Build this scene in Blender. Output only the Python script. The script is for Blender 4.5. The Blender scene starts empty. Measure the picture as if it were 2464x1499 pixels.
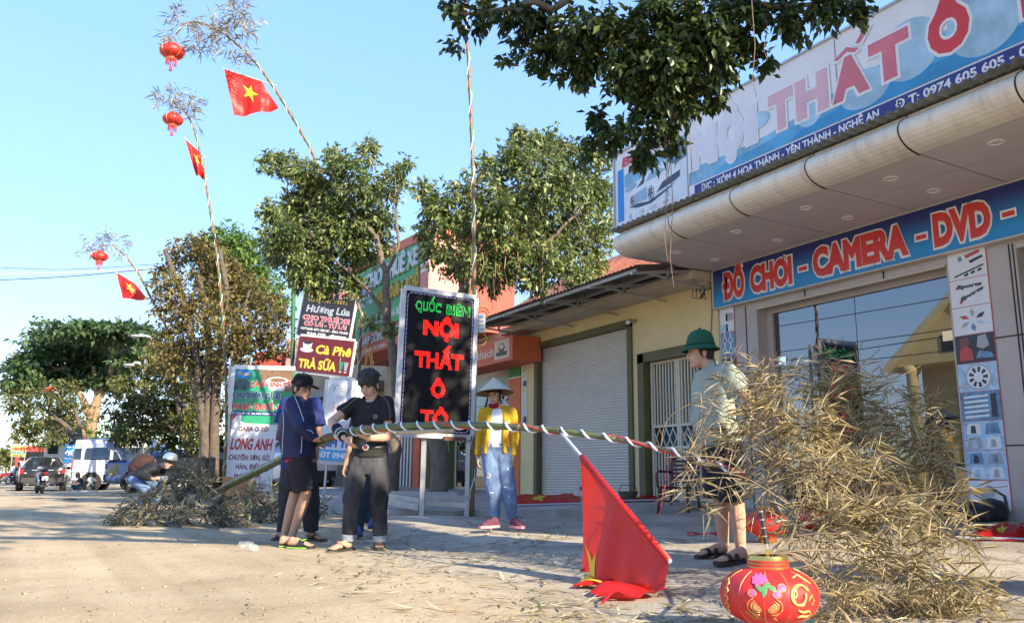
import bpy, bmesh, math, random
import numpy as np
from mathutils import Vector as V, Matrix, noise
from mathutils.bvhtree import BVHTree
from mathutils.geometry import tessellate_polygon
random.seed(7); rng = np.random.default_rng(7)
sc = bpy.context.scene
R_ = math.radians
# ---------------- camera, sky, sun, exposure ----------------
CAM_H = .65; YAW = R_(31.85); PITCH = math.atan(164/832)
cd = bpy.data.cameras.new('camera'); cam = bpy.data.objects.new('camera', cd)
sc.collection.objects.link(cam); sc.camera = cam
cam.location = (0, 0, CAM_H); cam.rotation_euler = (math.pi/2+PITCH, 0, -YAW)
cd.sensor_width = 36; cd.lens = 36*832/1024; cd.shift_x = -.041; cd.clip_end = 3000; cd.clip_start = .05
SUN_EL = R_(27); SUN_AZ = R_(166)      # azimuth from +Y towards +X
SUN = V((math.sin(SUN_AZ)*math.cos(SUN_EL), math.cos(SUN_AZ)*math.cos(SUN_EL), math.sin(SUN_EL)))
w = bpy.data.worlds.new('World'); sc.world = w; w.use_nodes = True
wn = w.node_tree; sky = wn.nodes.new('ShaderNodeTexSky'); sky.sky_type = 'NISHITA'; sky.sun_disc = False
sky.sun_elevation = SUN_EL; sky.sun_rotation = SUN_AZ; sky.air_density = 1.0; sky.dust_density = 0; sky.ozone_density = 6
bg = wn.nodes['Background']; bg.inputs[1].default_value = .15
hs = wn.nodes.new('ShaderNodeHueSaturation'); hs.inputs['Hue'].default_value = .52; hs.inputs['Saturation'].default_value = 1.85; hs.inputs['Value'].default_value = 1.64; gm_ = wn.nodes.new('ShaderNodeGamma'); gm_.inputs[1].default_value = .33; wn.links.new(sky.outputs[0], gm_.inputs[0]); wn.links.new(gm_.outputs[0], hs.inputs['Color']); wn.links.new(hs.outputs[0], bg.inputs[0])
sd = bpy.data.lights.new('sun', 'SUN'); sd.energy = 2.9; sd.angle = R_(.55); sd.color = (1, .87, .66)
so = bpy.data.objects.new('sun', sd); sc.collection.objects.link(so); so.location = SUN*80
so.rotation_euler = SUN.to_track_quat('Z', 'Y').to_euler()
sc.view_settings.view_transform = 'Standard'; sc.view_settings.look = 'None'
sc.view_settings.gamma = 1; sc.view_settings.use_curve_mapping = False; sc.view_settings.exposure = 2.08
# ---------------- where a point of the photograph (2464 wide) lies in the place ----------------
FP, CX, CY = 2002., 1333., 749.
_cp, _sp = math.cos(PITCH), math.sin(PITCH)
RIGHT = V((math.cos(YAW), -math.sin(YAW), 0)); FWD = V((math.sin(YAW), math.cos(YAW), 0)); UP = V((0, 0, 1))
def at(u, v, D=None, X=None, Y=None, z=None):
    x = (u-CX)/FP; y = (CY-v)/FP
    f = _cp-y*_sp; d = FWD*f+RIGHT*x+UP*(y*_cp+_sp)
    if X is not None: t = X/d.x
    elif Y is not None: t = Y/d.y
    elif z is not None: t = (z-CAM_H)/d.z
    else: t = D/f
    return V((d.x*t, d.y*t, d.z*t+CAM_H))
def zoomer(ox, oy, s):
    return lambda x, y: ((ox+x/s)*.66094, (oy+y/s)*.66094)
def dirv(r, f, u=0): return (RIGHT*r+FWD*f+UP*u).normalized()
# ---------------- objects ----------------
COL = sc.collection; WL = {}
def _link(o, parent):
    COL.objects.link(o)
    if parent is not None: o.parent = parent
def thing(name, label, cat, loc=(0, 0, 0), rotz=0, group=None):
    o = bpy.data.objects.new(name, None); COL.objects.link(o); o.empty_display_size = .1
    o.location = loc; o.rotation_euler = (0, 0, rotz); WL[o] = V(loc)
    o['label'] = label; o['category'] = cat
    if group: o['group'] = group
    return o
def tag(o, label=None, cat=None, group=None, kind=None):
    if label: o['label'] = label
    if cat: o['category'] = cat
    if group: o['group'] = group
    if kind: o['kind'] = kind
    return o
def mkobj(name, me, parent=None, world=True):
    o = bpy.data.objects.new(name, me); _link(o, parent)
    if parent is not None and world:
        me.transform(Matrix.Translation(-WL[parent]))
    WL[o] = WL[parent].copy() if (parent is not None and world) else V((0, 0, 0))
    return o
def copy_tree(o, parent=None):
    c = o.copy(); _link(c, parent); WL[c] = WL.get(o, V((0, 0, 0)))
    for ch in list(o.children): copy_tree(ch, c)
    return c
class MB:
    def __init__(s): s.v = []; s.f = []; s.m = []; s.cur = 0
    def mi(s, i): s.cur = i; return s
    def _f(s, *idx): s.f.append(idx); s.m.append(s.cur)
    def quad(s, a, b, c, d):
        n = len(s.v); s.v += [V(a), V(b), V(c), V(d)]; s._f(n, n+1, n+2, n+3); return s
    def poly(s, pts):
        n = len(s.v); s.v += [V(p) for p in pts]; s._f(*range(n, n+len(pts))); return s
    def box(s, c, size, ax=None):
        c = V(c); hx, hy, hz = [q/2 for q in size]
        ex, ey, ez = ax if ax else (V((1, 0, 0)), V((0, 1, 0)), V((0, 0, 1)))
        n = len(s.v)
        for sx, sy, sz in ((-1,-1,-1),(1,-1,-1),(1,1,-1),(-1,1,-1),(-1,-1,1),(1,-1,1),(1,1,1),(-1,1,1)):
            s.v.append(c+ex*(hx*sx)+ey*(hy*sy)+ez*(hz*sz))
        for q in ((0,3,2,1),(4,5,6,7),(0,1,5,4),(1,2,6,5),(2,3,7,6),(3,0,4,7)): s._f(*[n+k for k in q])
        return s
    def bb(s, a, b):
        a, b = V(a), V(b); return s.box((a+b)/2, [abs(b[i]-a[i]) for i in range(3)])
    def beam(s, a, b, w, h=None, up=UP):
        a, b = V(a), V(b); d = b-a; L = d.length; d.normalize(); h = h or w
        sx = d.cross(up)
        if sx.length < 1e-3: sx = d.cross(V((1, 0, 0)))
        sx.normalize(); uz = sx.cross(d)
        return s.box((a+b)/2, (w, L, h), (sx, d, uz))
    def tube(s, pts, rad, n=8, caps=True):
        pts = [V(p) for p in pts]; k = len(pts)
        if not hasattr(rad, '__len__'): rad = [rad]*k
        base = len(s.v); up = V((.13, .31, .94))
        for i, p in enumerate(pts):
            d = (pts[min(i+1, k-1)]-pts[max(i-1, 0)]).normalized()
            a = d.cross(up)
            if a.length < .05: a = d.cross(V((1, 0, 0)))
            a.normalize(); b = d.cross(a); up = -b if b.dot(up) < 0 else b
            a = d.cross(up).normalized(); b = a.cross(d)
            for j in range(n):
                t = 2*math.pi*j/n; s.v.append(p+a*(math.cos(t)*rad[i])+b*(math.sin(t)*rad[i]))
        for i in range(k-1):
            for j in range(n):
                q = (j+1) % n; s._f(base+i*n+j, base+i*n+q, base+(i+1)*n+q, base+(i+1)*n+j)
        if caps:
            s._f(*[base+j for j in range(n-1, -1, -1)]); s._f(*[base+(k-1)*n+j for j in range(n)])
        return s
    def loft(s, rings, n=14, caps=True, pw=2.0):
        """rings: (centre, axis a, axis b) - an ellipse (superellipse) per ring"""
        base = len(s.v); k = len(rings)
        for c, a, b in rings:
            c, a, b = V(c), V(a), V(b)
            for j in range(n):
                t = 2*math.pi*j/n; x, y = math.cos(t), math.sin(t)
                if pw != 2:
                    x = math.copysign(abs(x)**(2/pw), x); y = math.copysign(abs(y)**(2/pw), y)
                s.v.append(c+a*x+b*y)
        for i in range(k-1):
            for j in range(n):
                q = (j+1) % n; s._f(base+i*n+j, base+i*n+q, base+(i+1)*n+q, base+(i+1)*n+j)
        if caps:
            s._f(*[base+j for j in range(n-1, -1, -1)]); s._f(*[base+(k-1)*n+j for j in range(n)])
        return s
    def ell(s, c, rad, ax=None, n=12, m=8):
        c = V(c); ex, ey, ez = ax if ax else (V((1, 0, 0)), V((0, 1, 0)), V((0, 0, 1)))
        if not hasattr(rad, '__len__'): rad = (rad,)*3
        rings = []
        for i in range(m+1):
            t = math.pi*i/m; z = -math.cos(t); r = max(math.sin(t), .02)
            rings.append((c+ez*(z*rad[2]), ex*(rad[0]*r), ey*(rad[1]*r)))
        return s.loft(rings, n)
    def cap(s, a, b, ra, rb=None, n=10):
        """a limb piece with rounded ends"""
        a, b = V(a), V(b); rb = ra if rb is None else rb
        s.ell(a, ra, n=n, m=6); s.ell(b, rb, n=n, m=6); return s.tube([a, b], [ra, rb], n)
    def lathe(s, c, prof, ax=None, n=24, caps=False):
        ex, ey, ez = ax if ax else (V((1, 0, 0)), V((0, 1, 0)), V((0, 0, 1)))
        c = V(c)
        return s.loft([(c+ez*z, ex*max(r, 1e-4), ey*max(r, 1e-4)) for r, z in prof], n, caps)
    def prism(s, pts, off):
        """closed outline pushed out along a vector"""
        pts = [V(p) for p in pts]; off = V(off); n = len(s.v); k = len(pts)
        s.v += pts+[p+off for p in pts]
        for t in tessellate_polygon([pts]):
            s._f(n+t[0], n+t[1], n+t[2]); s._f(n+k+t[2], n+k+t[1], n+k+t[0])
        for i in range(k): j = (i+1) % k; s._f(n+i, n+j, n+k+j, n+k+i)
        return s
    def mesh(s, mats=None, smooth=False):
        me = bpy.data.meshes.new('m'); me.from_pydata([tuple(p) for p in s.v], [], s.f)
        if mats:
            for q in (mats if isinstance(mats, (list, tuple)) else [mats]): me.materials.append(q)
            if max(s.m, default=0): me.polygons.foreach_set('material_index', s.m)
        if smooth: me.polygons.foreach_set('use_smooth', [True]*len(s.f))
        me.update(); return me
    def build(s, name, mats, parent=None, smooth=False, world=True, fix=True, sharp=None):
        me = s.mesh(mats, smooth)
        if fix:
            bm = bmesh.new(); bm.from_mesh(me); bmesh.ops.recalc_face_normals(bm, faces=bm.faces); bm.to_mesh(me); bm.free()
        if sharp: me.set_sharp_from_angle(angle=R_(sharp))
        return mkobj(name, me, parent, world)
def fastmesh(name, vs, fs, mat, parent=None, tone=None, world=True):
    """many equal-sided faces from numpy arrays"""
    me = bpy.data.meshes.new(name); k = fs.shape[1]
    me.vertices.add(len(vs)); me.vertices.foreach_set('co', np.ascontiguousarray(vs, dtype=np.float32).ravel())
    me.loops.add(fs.size); me.loops.foreach_set('vertex_index', fs.ravel().astype(np.int32))
    me.polygons.add(len(fs)); me.polygons.foreach_set('loop_start', np.arange(0, fs.size, k, dtype=np.int32))
    me.polygons.foreach_set('loop_total', np.full(len(fs), k, dtype=np.int32))
    if tone is not None:
        a = me.attributes.new('tone', 'FLOAT', 'FACE'); a.data.foreach_set('value', np.ascontiguousarray(tone, dtype=np.float32))
    me.update(calc_edges=True); me.materials.append(mat)
    return mkobj(name, me, parent, world)
def remesh(mb, mats, voxel=.01, smooth=3, disp=0, dscale=9, seed=0):
    """union of all pieces as one continuous surface"""
    me = mb.mesh(None); o = bpy.data.objects.new('tmp', me); COL.objects.link(o)
    bm = bmesh.new(); bm.from_mesh(me); bmesh.ops.recalc_face_normals(bm, faces=bm.faces); bm.to_mesh(me); bm.free()
    r = o.modifiers.new('r', 'REMESH'); r.mode = 'VOXEL'; r.voxel_size = voxel; r.use_smooth_shade = True
    if smooth: q = o.modifiers.new('s', 'SMOOTH'); q.iterations = smooth; q.factor = .5
    dg = bpy.context.evaluated_depsgraph_get(); ev = o.evaluated_get(dg)
    out = bpy.data.meshes.new_from_object(ev); bpy.data.objects.remove(o); bpy.data.meshes.remove(me)
    if disp:
        n = len(out.vertices); no = np.empty(n*3, np.float32); out.vertex_normals.foreach_get('vector', no)
        co = np.empty(n*3, np.float32); out.vertices.foreach_get('co', co); co = co.reshape(-1, 3); no = no.reshape(-1, 3)
        d = np.array([noise.noise(V((float(p[0])*dscale+seed, float(p[1])*dscale, float(p[2])*dscale*.8)))
                      +.5*noise.noise(V((float(p[0])*dscale*2.3+seed+9, float(p[1])*dscale*2.3, float(p[2])*dscale*1.4))) for p in co], np.float32)
        co = co+no*(d*disp)[:, None]; out.vertices.foreach_set('co', co.ravel())
    out.materials.clear()
    for q in (mats if isinstance(mats, (list, tuple)) else [mats]): out.materials.append(q)
    out.polygons.foreach_set('use_smooth', [True]*len(out.polygons)); out.update()
    return out
# ---------------- materials ----------------
MATS = {}
def mat(name, col, rough=.6, metal=0, var=0, vs=4, bump=0, bs=60, emit=0, spec=.5, dirt=0, dcol=(.10, .085, .065), ds=1.6, stretch=None, bdist=.01):
    if name in MATS: return MATS[name]
    m = bpy.data.materials.new(name); m.use_nodes = True; nt = m.node_tree; N = nt.nodes; L = nt.links
    b = N['Principled BSDF']; b.inputs['Base Color'].default_value = (*col, 1); b.inputs['Roughness'].default_value = rough
    b.inputs['Metallic'].default_value = metal; b.inputs['Specular IOR Level'].default_value = spec
    if var or bump or dirt:
        g = N.new('ShaderNodeNewGeometry'); src = g.outputs['Position']
        if stretch:
            mp = N.new('ShaderNodeMapping'); mp.inputs['Scale'].default_value = stretch; L.new(src, mp.inputs[0]); src = mp.outputs[0]
    last = None
    if var:
        n = N.new('ShaderNodeTexNoise'); n.inputs['Scale'].default_value = vs; n.inputs['Detail'].default_value = 6; n.inputs['Roughness'].default_value = .65
        L.new(src, n.inputs['Vector']); r = N.new('ShaderNodeValToRGB'); L.new(n.outputs[0], r.inputs[0])
        r.color_ramp.elements[0].position = .3; r.color_ramp.elements[1].position = .7
        r.color_ramp.elements[0].color = (*[max(c*(1-var), 0) for c in col], 1); r.color_ramp.elements[1].color = (*[min(c*(1+var*.8), 1) for c in col], 1)
        last = r.outputs[0]; L.new(last, b.inputs['Base Color'])
    if dirt:
        n = N.new('ShaderNodeTexNoise'); n.inputs['Scale'].default_value = ds; n.inputs['Detail'].default_value = 8; n.inputs['Roughness'].default_value = .7
        L.new(src, n.inputs['Vector']); r = N.new('ShaderNodeValToRGB'); L.new(n.outputs[0], r.inputs[0])
        r.color_ramp.elements[0].position = .48; r.color_ramp.elements[1].position = .75; r.color_ramp.elements[0].color = (0, 0, 0, 1)
        r.color_ramp.elements[1].color = (dirt, dirt, dirt, 1)
        mx = N.new('ShaderNodeMix'); mx.data_type = 'RGBA'; L.new(r.outputs[0], mx.inputs[0]); mx.inputs[7].default_value = (*dcol, 1)
        if last: L.new(last, mx.inputs[6])
        else: mx.inputs[6].default_value = (*col, 1)
        L.new(mx.outputs[2], b.inputs['Base Color'])
    if bump:
        n = N.new('ShaderNodeTexNoise'); n.inputs['Scale'].default_value = bs; n.inputs['Detail'].default_value = 5
        L.new(src, n.inputs['Vector']); q = N.new('ShaderNodeBump'); q.inputs['Strength'].default_value = bump; q.inputs['Distance'].default_value = bdist
        L.new(n.outputs[0], q.inputs['Height']); L.new(q.outputs[0], b.inputs['Normal'])
    if emit:
        b.inputs['Emission Color'].default_value = (*col, 1); b.inputs['Emission Strength'].default_value = emit
    MATS[name] = m; return m
def leafmat(name, stops, trans=.35, rough=.5, spec=.4):
    """colour by the 'tone' of each leaf; light passes through the blade"""
    m = bpy.data.materials.new(name); m.use_nodes = True; nt = m.node_tree; N = nt.nodes; L = nt.links
    b = N['Principled BSDF']; b.inputs['Roughness'].default_value = rough; b.inputs['Specular IOR Level'].default_value = spec
    a = N.new('ShaderNodeAttribute'); a.attribute_name = 'tone'; r = N.new('ShaderNodeValToRGB'); L.new(a.outputs['Fac'], r.inputs[0])
    e = r.color_ramp.elements
    while len(e) < len(stops): e.new(.5)
    for q, (p, c) in zip(e, stops): q.position = p; q.color = (*c, 1)
    L.new(r.outputs[0], b.inputs['Base Color'])
    t = N.new('ShaderNodeBsdfTranslucent'); L.new(r.outputs[0], t.inputs[0]); x = N.new('ShaderNodeMixShader'); x.inputs[0].default_value = trans
    L.new(b.outputs[0], x.inputs[1]); L.new(t.outputs[0], x.inputs[2]); L.new(x.outputs[0], N['Material Output'].inputs[0])
    return m
def glassmat(name, col=(.02, .025, .03), rough=.02, alpha=None):
    m = bpy.data.materials.new(name); m.use_nodes = True; b = m.node_tree.nodes['Principled BSDF']
    b.inputs['Base Color'].default_value = (*col, 1); b.inputs['Roughness'].default_value = rough; b.inputs['Specular IOR Level'].default_value = .9
    b.inputs['IOR'].default_value = 1.6
    if alpha is not None: b.inputs['Alpha'].default_value = alpha
    MATS[name] = m; return m
# ---------------- lettering ----------------
_capc = {}
def _textmesh(s, bold, res=3):
    c = bpy.data.curves.new('t', 'FONT'); c.body = s; c.size = 1; c.resolution_u = res
    if bold: c.bevel_depth = bold; c.bevel_resolution = 0
    o = bpy.data.objects.new('t', c); COL.objects.link(o)
    dg = bpy.context.evaluated_depsgraph_get(); me = bpy.data.meshes.new_from_object(o.evaluated_get(dg))
    bpy.data.objects.remove(o); bpy.data.curves.remove(c)
    co = np.empty(len(me.vertices)*3, np.float32); me.vertices.foreach_get('co', co); return me, co.reshape(-1, 3)
class Frame:
    """a flat sign face: origin, right, up, outward normal"""
    def __init__(s, O, R, U): s.O = V(O); s.R = V(R).normalized(); s.U = V(U).normalized(); s.N = s.R.cross(s.U).normalized(); s.U = s.N.cross(s.R)
    def p(s, x, y, z=0): return s.O+s.R*x+s.U*y+s.N*z
    def text(s, txt, x0, x1, y, h, m, parent, bold=.03, z=.004, shear=0, curve=None, name='lettering', thick=.003, center=False):
        me, co = _textmesh(txt, bold)
        if len(co) == 0: return None
        cap = .73
        mnx, mxx = co[:, 0].min(), co[:, 0].max(); sy = h/cap
        sx = (x1-x0)/(mxx-mnx) if x1 is not None else sy*.85
        X = (co[:, 0]-mnx)*sx; Y = co[:, 1]*sy; Z = np.where(co[:, 2] >= -1e-4, thick, 0)*np.clip((co[:, 2]+bold)/(2*bold+1e-9), 0, 1)
        X = X+shear*Y
        if x1 is None and center: X = X-(mxx-mnx)*sx/2
        if curve: Y = Y+curve(X)
        o, r, u, n = [np.array(q) for q in (s.O, s.R, s.U, s.N)]
        P = o+(x0+X)[:, None]*r+(y+Y)[:, None]*u+(z+Z)[:, None]*n
        me.vertices.foreach_set('co', P.astype(np.float32).ravel()); me.materials.clear(); me.materials.append(m); me.polygons.foreach_set('use_smooth', [False]*len(me.polygons)); me.update()
        return mkobj(name, me, parent)
    def plate(s, pts, z, m, parent, name='print', th=.0015):
        mb = MB(); mb.prism([s.p(x, y, z) for x, y in pts], s.N*th); return mb.build(name, m, parent)
    def rect(s, x0, y0, x1, y1, z, m, parent, name='print', th=.0015): return s.plate([(x0, y0), (x1, y0), (x1, y1), (x0, y1)], z, m, parent, name, th)
    def disc(s, x, y, rx, ry, z, m, parent, name='print', th=.0015, n=24, r0=0):
        return s.plate([(x+rx*math.cos(2*math.pi*i/n), y+ry*math.sin(2*math.pi*i/n)) for i in range(n)], z, m, parent, name, th)
    def ring(s, x, y, rx, ry, w, z, m, parent, name='print', th=.0015, n=20):
        mb = MB()
        for i in range(n):
            a, b = 2*math.pi*i/n, 2*math.pi*(i+1)/n
            q = [s.p(x+k*math.cos(t), y+l*math.sin(t), z) for t, k, l in ((a, rx, ry), (b, rx, ry), (b, rx-w, ry-w), (a, rx-w, ry-w))]
            mb.prism(q, s.N*th)
        return mb.build(name, m, parent)
# ================= ground =================
def sstep(a, b, x): t = min(max((x-a)/(b-a), 0), 1); return t*t*(3-2*t)
def gz(x, y):
    z = .06*sstep(2.6, 4.4, x)+.16*sstep(5.4, 8.4, x)*(1-sstep(9, 12, y)*.4)
    z += .09*math.exp(-((x-4.4)**2+(y-10.2)**2)/1.2)
    z += .16*sstep(3.2, 6, x-.05*(y-14))*sstep(12, 20, y)
    if -9 < x < 14 and -3 < y < 40: z += .022*noise.noise(V((x*.55, y*.55, 3.1)))+.006*noise.noise(V((x*2.7, y*2.7, 8)))
    return z
def axis(lo, hi, step, far, g=1.16):
    a = list(np.arange(lo, hi+1e-6, step)); d = step; x = hi
    while x < far[1]: d *= g; x += d; a.append(x)
    d = step; x = lo; pre = []
    while x > far[0]: d *= g; x -= d; pre.append(x)
    return np.array(pre[::-1]+a)
xs = axis(-5, 9, .13, (-500, 500)); ys = axis(1.2, 15, .13, (-60, 1200))
def conc(x, y):     # how much of the swept cement apron, how much of the sandy road
    b = 2.05+.16*(y-3)+.75*sstep(8, 13, y)+.35*noise.noise(V((x*.7, y*.35, 1)))+.15*noise.noise(V((x*2.2, y*2.2, 5)))
    return sstep(-.55, .55, x-b)
vs, cn = [], []
for y in ys:
    for x in xs: vs.append((x, y, gz(x, y))); cn.append(conc(x, y))
nx = len(xs); i, j = np.meshgrid(np.arange(nx-1), np.arange(len(ys)-1)); q = (j*nx+i).ravel()
fs = np.stack([q, q+1, q+nx+1, q+nx], 1)
def ground_material():
    m = bpy.data.materials.new('ground'); m.use_nodes = True; nt = m.node_tree; N = nt.nodes; L = nt.links; b = N['Principled BSDF']
    b.inputs['Roughness'].default_value = .95; b.inputs['Specular IOR Level'].default_value = .15
    g = N.new('ShaderNodeNewGeometry'); a = N.new('ShaderNodeAttribute'); a.attribute_name = 'apron'
    def noi(s, d=8, r=.6):
        n = N.new('ShaderNodeTexNoise'); n.inputs['Scale'].default_value = s; n.inputs['Detail'].default_value = d; n.inputs['Roughness'].default_value = r
        L.new(g.outputs['Position'], n.inputs['Vector']); return n.outputs[0]
    def ramp(s, st):
        r = N.new('ShaderNodeValToRGB'); L.new(s, r.inputs[0]); e = r.color_ramp.elements
        while len(e) < len(st): e.new(.5)
        for k, (p, c) in zip(e, st): k.position = p; k.color = (*c, 1)
        return r.outputs[0]
    def mix(f, x, y, mode='MIX'):
        k = N.new('ShaderNodeMix'); k.data_type = 'RGBA'; k.blend_type = mode
        if hasattr(f, 'default_value'): L.new(f, k.inputs[0])
        else: k.inputs[0].default_value = f
        L.new(x, k.inputs[6]); L.new(y, k.inputs[7]); return k.outputs[2]
    dirt = ramp(noi(1.1), [(.28, (.43, .335, .215)), (.5, (.53, .415, .27)), (.72, (.60, .485, .33))])
    cem = ramp(noi(1.7), [(.3, (.36, .315, .25)), (.5, (.46, .405, .325)), (.7, (.53, .47, .38))])
    base = mix(a.outputs['Fac'], dirt, cem)
    fine = ramp(noi(38, 4, .7), [(.35, (.62, .6, .58)), (.6, (1, 1, 1))]); base = mix(.40, base, fine, 'MULTIPLY')
    patch = ramp(noi(.42, 4), [(.36, (.80, .79, .78)), (.62, (1, 1, 1))]); base = mix(.75, base, patch, 'MULTIPLY')
    mp = N.new('ShaderNodeMapping'); mp.inputs['Scale'].default_value = (2.4, .10, 1); mp.inputs['Rotation'].default_value = (0, 0, .05); L.new(g.outputs['Position'], mp.inputs[0])
    tn_ = N.new('ShaderNodeTexNoise'); tn_.inputs['Scale'].default_value = 1.0; tn_.inputs['Detail'].default_value = 5; L.new(mp.outputs[0], tn_.inputs['Vector'])
    base = mix(.7, base, ramp(tn_.outputs[0], [(.38, (.78, .76, .73)), (.56, (1, 1, 1))]), 'MULTIPLY')
    wp = N.new('ShaderNodeTexNoise'); wp.inputs['Scale'].default_value = 1.6; wp.inputs['Detail'].default_value = 6; L.new(g.outputs['Position'], wp.inputs['Vector']); va = N.new('ShaderNodeVectorMath'); va.operation = 'MULTIPLY_ADD'; va.inputs[1].default_value = (.7, .7, 0); L.new(wp.outputs['Color'], va.inputs[0]); L.new(g.outputs['Position'], va.inputs[2])
    vo = N.new('ShaderNodeTexVoronoi'); vo.feature = 'DISTANCE_TO_EDGE'; vo.inputs['Scale'].default_value = .42; L.new(va.outputs[0], vo.inputs['Vector'])
    cr = ramp(vo.outputs['Distance'], [(.0, (.42, .40, .37)), (.012, (1, 1, 1))]); k_ = N.new('ShaderNodeMath'); k_.operation = 'MULTIPLY'; k_.inputs[1].default_value = .75; L.new(a.outputs['Fac'], k_.inputs[0]); base = mix(k_.outputs[0], base, cr, 'MULTIPLY')
    L.new(base, b.inputs['Base Color'])
    bp = N.new('ShaderNodeBump'); bp.inputs['Strength'].default_value = .55; bp.inputs['Distance'].default_value = .02
    ad = N.new('ShaderNodeMath'); ad.operation = 'ADD'; L.new(noi(26, 6, .7), ad.inputs[0]); L.new(noi(5, 6), ad.inputs[1]); L.new(ad.outputs[0], bp.inputs['Height']); L.new(bp.outputs[0], b.inputs['Normal'])
    return m
GROUND = ground_material()
go = fastmesh('ground', np.array(vs), fs, GROUND); go['kind'] = 'structure'
at_ = go.data.attributes.new('apron', 'FLOAT', 'POINT'); at_.data.foreach_set('value', np.array(cn, np.float32))
go.data.polygons.foreach_set('use_smooth', [True]*len(fs))
# raised cement platform in front of the yellow building
CEM = mat('cement', (.36, .33, .29), .9, var=.3, vs=1.7, bump=.4, bs=30, dirt=.5, dcol=(.15, .13, .11), ds=2.3)
mb = MB(); pl = [(8.38, 8.95), (7.6, 9.0), (6.1, 9.85), (4.6, 10.85), (4.0, 11.7), (4.1, 15.2), (4.6, 24), (9.2, 24), (9.2, 8.95)]
def pz(x, y): return .185+.09*sstep(5.5, 8.3, x)+.10*sstep(13, 17, y)
n = len(pl); top = [V((x, y, pz(x, y))) for x, y in pl]
c = V((6.8, 13, pz(6.8, 13)))
for k in range(n):
    a, b_ = top[k], top[(k+1) % n]; mb.poly([c, a, b_]); mb.quad(a, b_, V((b_.x, b_.y, -.2)), V((a.x, a.y, -.2)))
tag(mb.build('platform', CEM), kind='structure')
# loose stones on the road and straw litter: nobody could count them
def stones(n, name, mt):
    base = np.array([(1, 0, 0), (-1, 0, 0), (0, 1, 0), (0, -1, 0), (0, 0, .8), (0, 0, -.8)], float)
    tri = np.array([(0, 2, 4), (2, 1, 4), (1, 3, 4), (3, 0, 4), (2, 0, 5), (1, 2, 5), (3, 1, 5), (0, 3, 5)])
    P, Fc, tn = [], [], []
    for k in range(n):
        D = 3.2+26*rng.random()**2.2; u = rng.uniform(-60, 1250) if rng.random() < .8 else rng.uniform(0, 2500)
        p = at(u, 1300, D=D); x, y = p.x, p.y
        if x > 8 or (y > 8.9 and x > 4): continue
        s = .003+.008*rng.random()**3+.008*(rng.random() < .03)
        b = base*rng.uniform(.65, 1.25, (6, 1))*s*np.array([rng.uniform(.8, 1.4), 1, .7]); t = rng.uniform(0, 6.28)
        r = np.array([[math.cos(t), -math.sin(t), 0], [math.sin(t), math.cos(t), 0], [0, 0, 1]])
        P.append(b@r.T+np.array([x, y, gz(x, y)+s*.25])); Fc.append(tri+6*(len(P)-1)); tn += [rng.random()]*8
    return fastmesh(name, np.concatenate(P), np.concatenate(Fc), mt, tone=np.array(tn))
STONE = leafmat('stone', [(0, (.17, .14, .11)), (.6, (.30, .25, .19)), (1, (.40, .34, .27))], trans=0, rough=.95, spec=.1)
tag(stones(5200, 'gravel', STONE), 'small loose stones scattered over the sandy road', 'gravel', kind='stuff')
# ================= blue car-accessory shop on the right =================
ALU = mat('grey aluminium panel', (.45, .39, .36), .42, var=.06, vs=2, dirt=.2, dcol=(.2, .17, .15), ds=1.1)
ALUD = mat('joint shadow gap', (.03, .025, .025), .9)
SOF = mat('pale soffit panel', (.62, .55, .51), .5, var=.06, vs=1.2, dirt=.16, dcol=(.3, .24, .2), ds=1.5)
CREAM = mat('cream fascia panel', (.74, .67, .56), .38, var=.07, vs=2.5, dirt=.55, dcol=(.36, .27, .18), ds=2.6, stretch=(1.2, 3.5, .9))
DARK = mat('dark interior', (.035, .033, .032), .9); TINR = mat('weathered tin sheet', (.30, .31, .29), .6, .2, var=.35, vs=6, dirt=.6, dcol=(.12, .10, .07))
WHITE = mat('white paint', (.78, .78, .76), .5, dirt=.15, dcol=(.4, .37, .32), ds=3); STEEL = mat('galvanised steel', (.47, .48, .48), .45, .55, var=.2, vs=12, dirt=.35, dcol=(.2, .13, .08), ds=6)
CHROME = mat('bright chrome', (.75, .75, .75), .12, 1); BLACK = mat('black plastic', (.02, .02, .022), .45)
SZ, XO, XF = 3.62, 6.82, 8.4
shop = thing('shop_building', 'shop building with grey panel pillars, glass front and cream rounded canopy', 'shop', (8.4, 5, .2))
mb = MB(); mb.bb((8.40, 8.17, .05), (8.58, 8.93, 3.62)); mb.bb((8.40, 4.52, .05), (8.58, 5.30, 3.62)); mb.bb((8.402, 5.30, 2.94), (8.58, 8.17, 3.62))
mb.bb((8.402, -3, 2.94), (8.58, 4.52, 3.62)); mb.bb((8.4, -3, .05), (8.58, 2.6, 2.94)); mb.build('wall', ALU, shop)
mb = MB(); mb.bb((8.60, -3, .02), (13, 8.93, .06)); mb.bb((12.9, -3, 0), (13, 8.93, 4)); mb.bb((8.6, 8.85, 0), (13, 8.94, 4)); mb.bb((8.6, -3.1, 0), (13, -3, 4)); mb.bb((8.5, -3, 3.64), (13, 8.93, 3.75)); mb.build('interior', DARK, shop)
for y in (8.38, 5.25-.66, 4.53+.02):   # shadow joints down the pillars
    mb = MB(); mb.bb((8.392, y-.006, .1), (8.402, y+.006, 3.0)); mb.build('panel_joint', ALUD, shop)
for y0, y1 in ((8.17, 8.6), (4.52, 4.84)):
    for z in (.95, 2.05): mb = MB(); mb.bb((8.39, y0, z-.006), (8.401, y1, z+.006)); mb.build('panel_joint', ALUD, shop)
for y in (7.3, 6.1): mb = MB(); mb.bb((8.39, y-.006, 2.94), (8.401, y+.006, 3.06)); mb.build('panel_joint', ALUD, shop)
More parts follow.
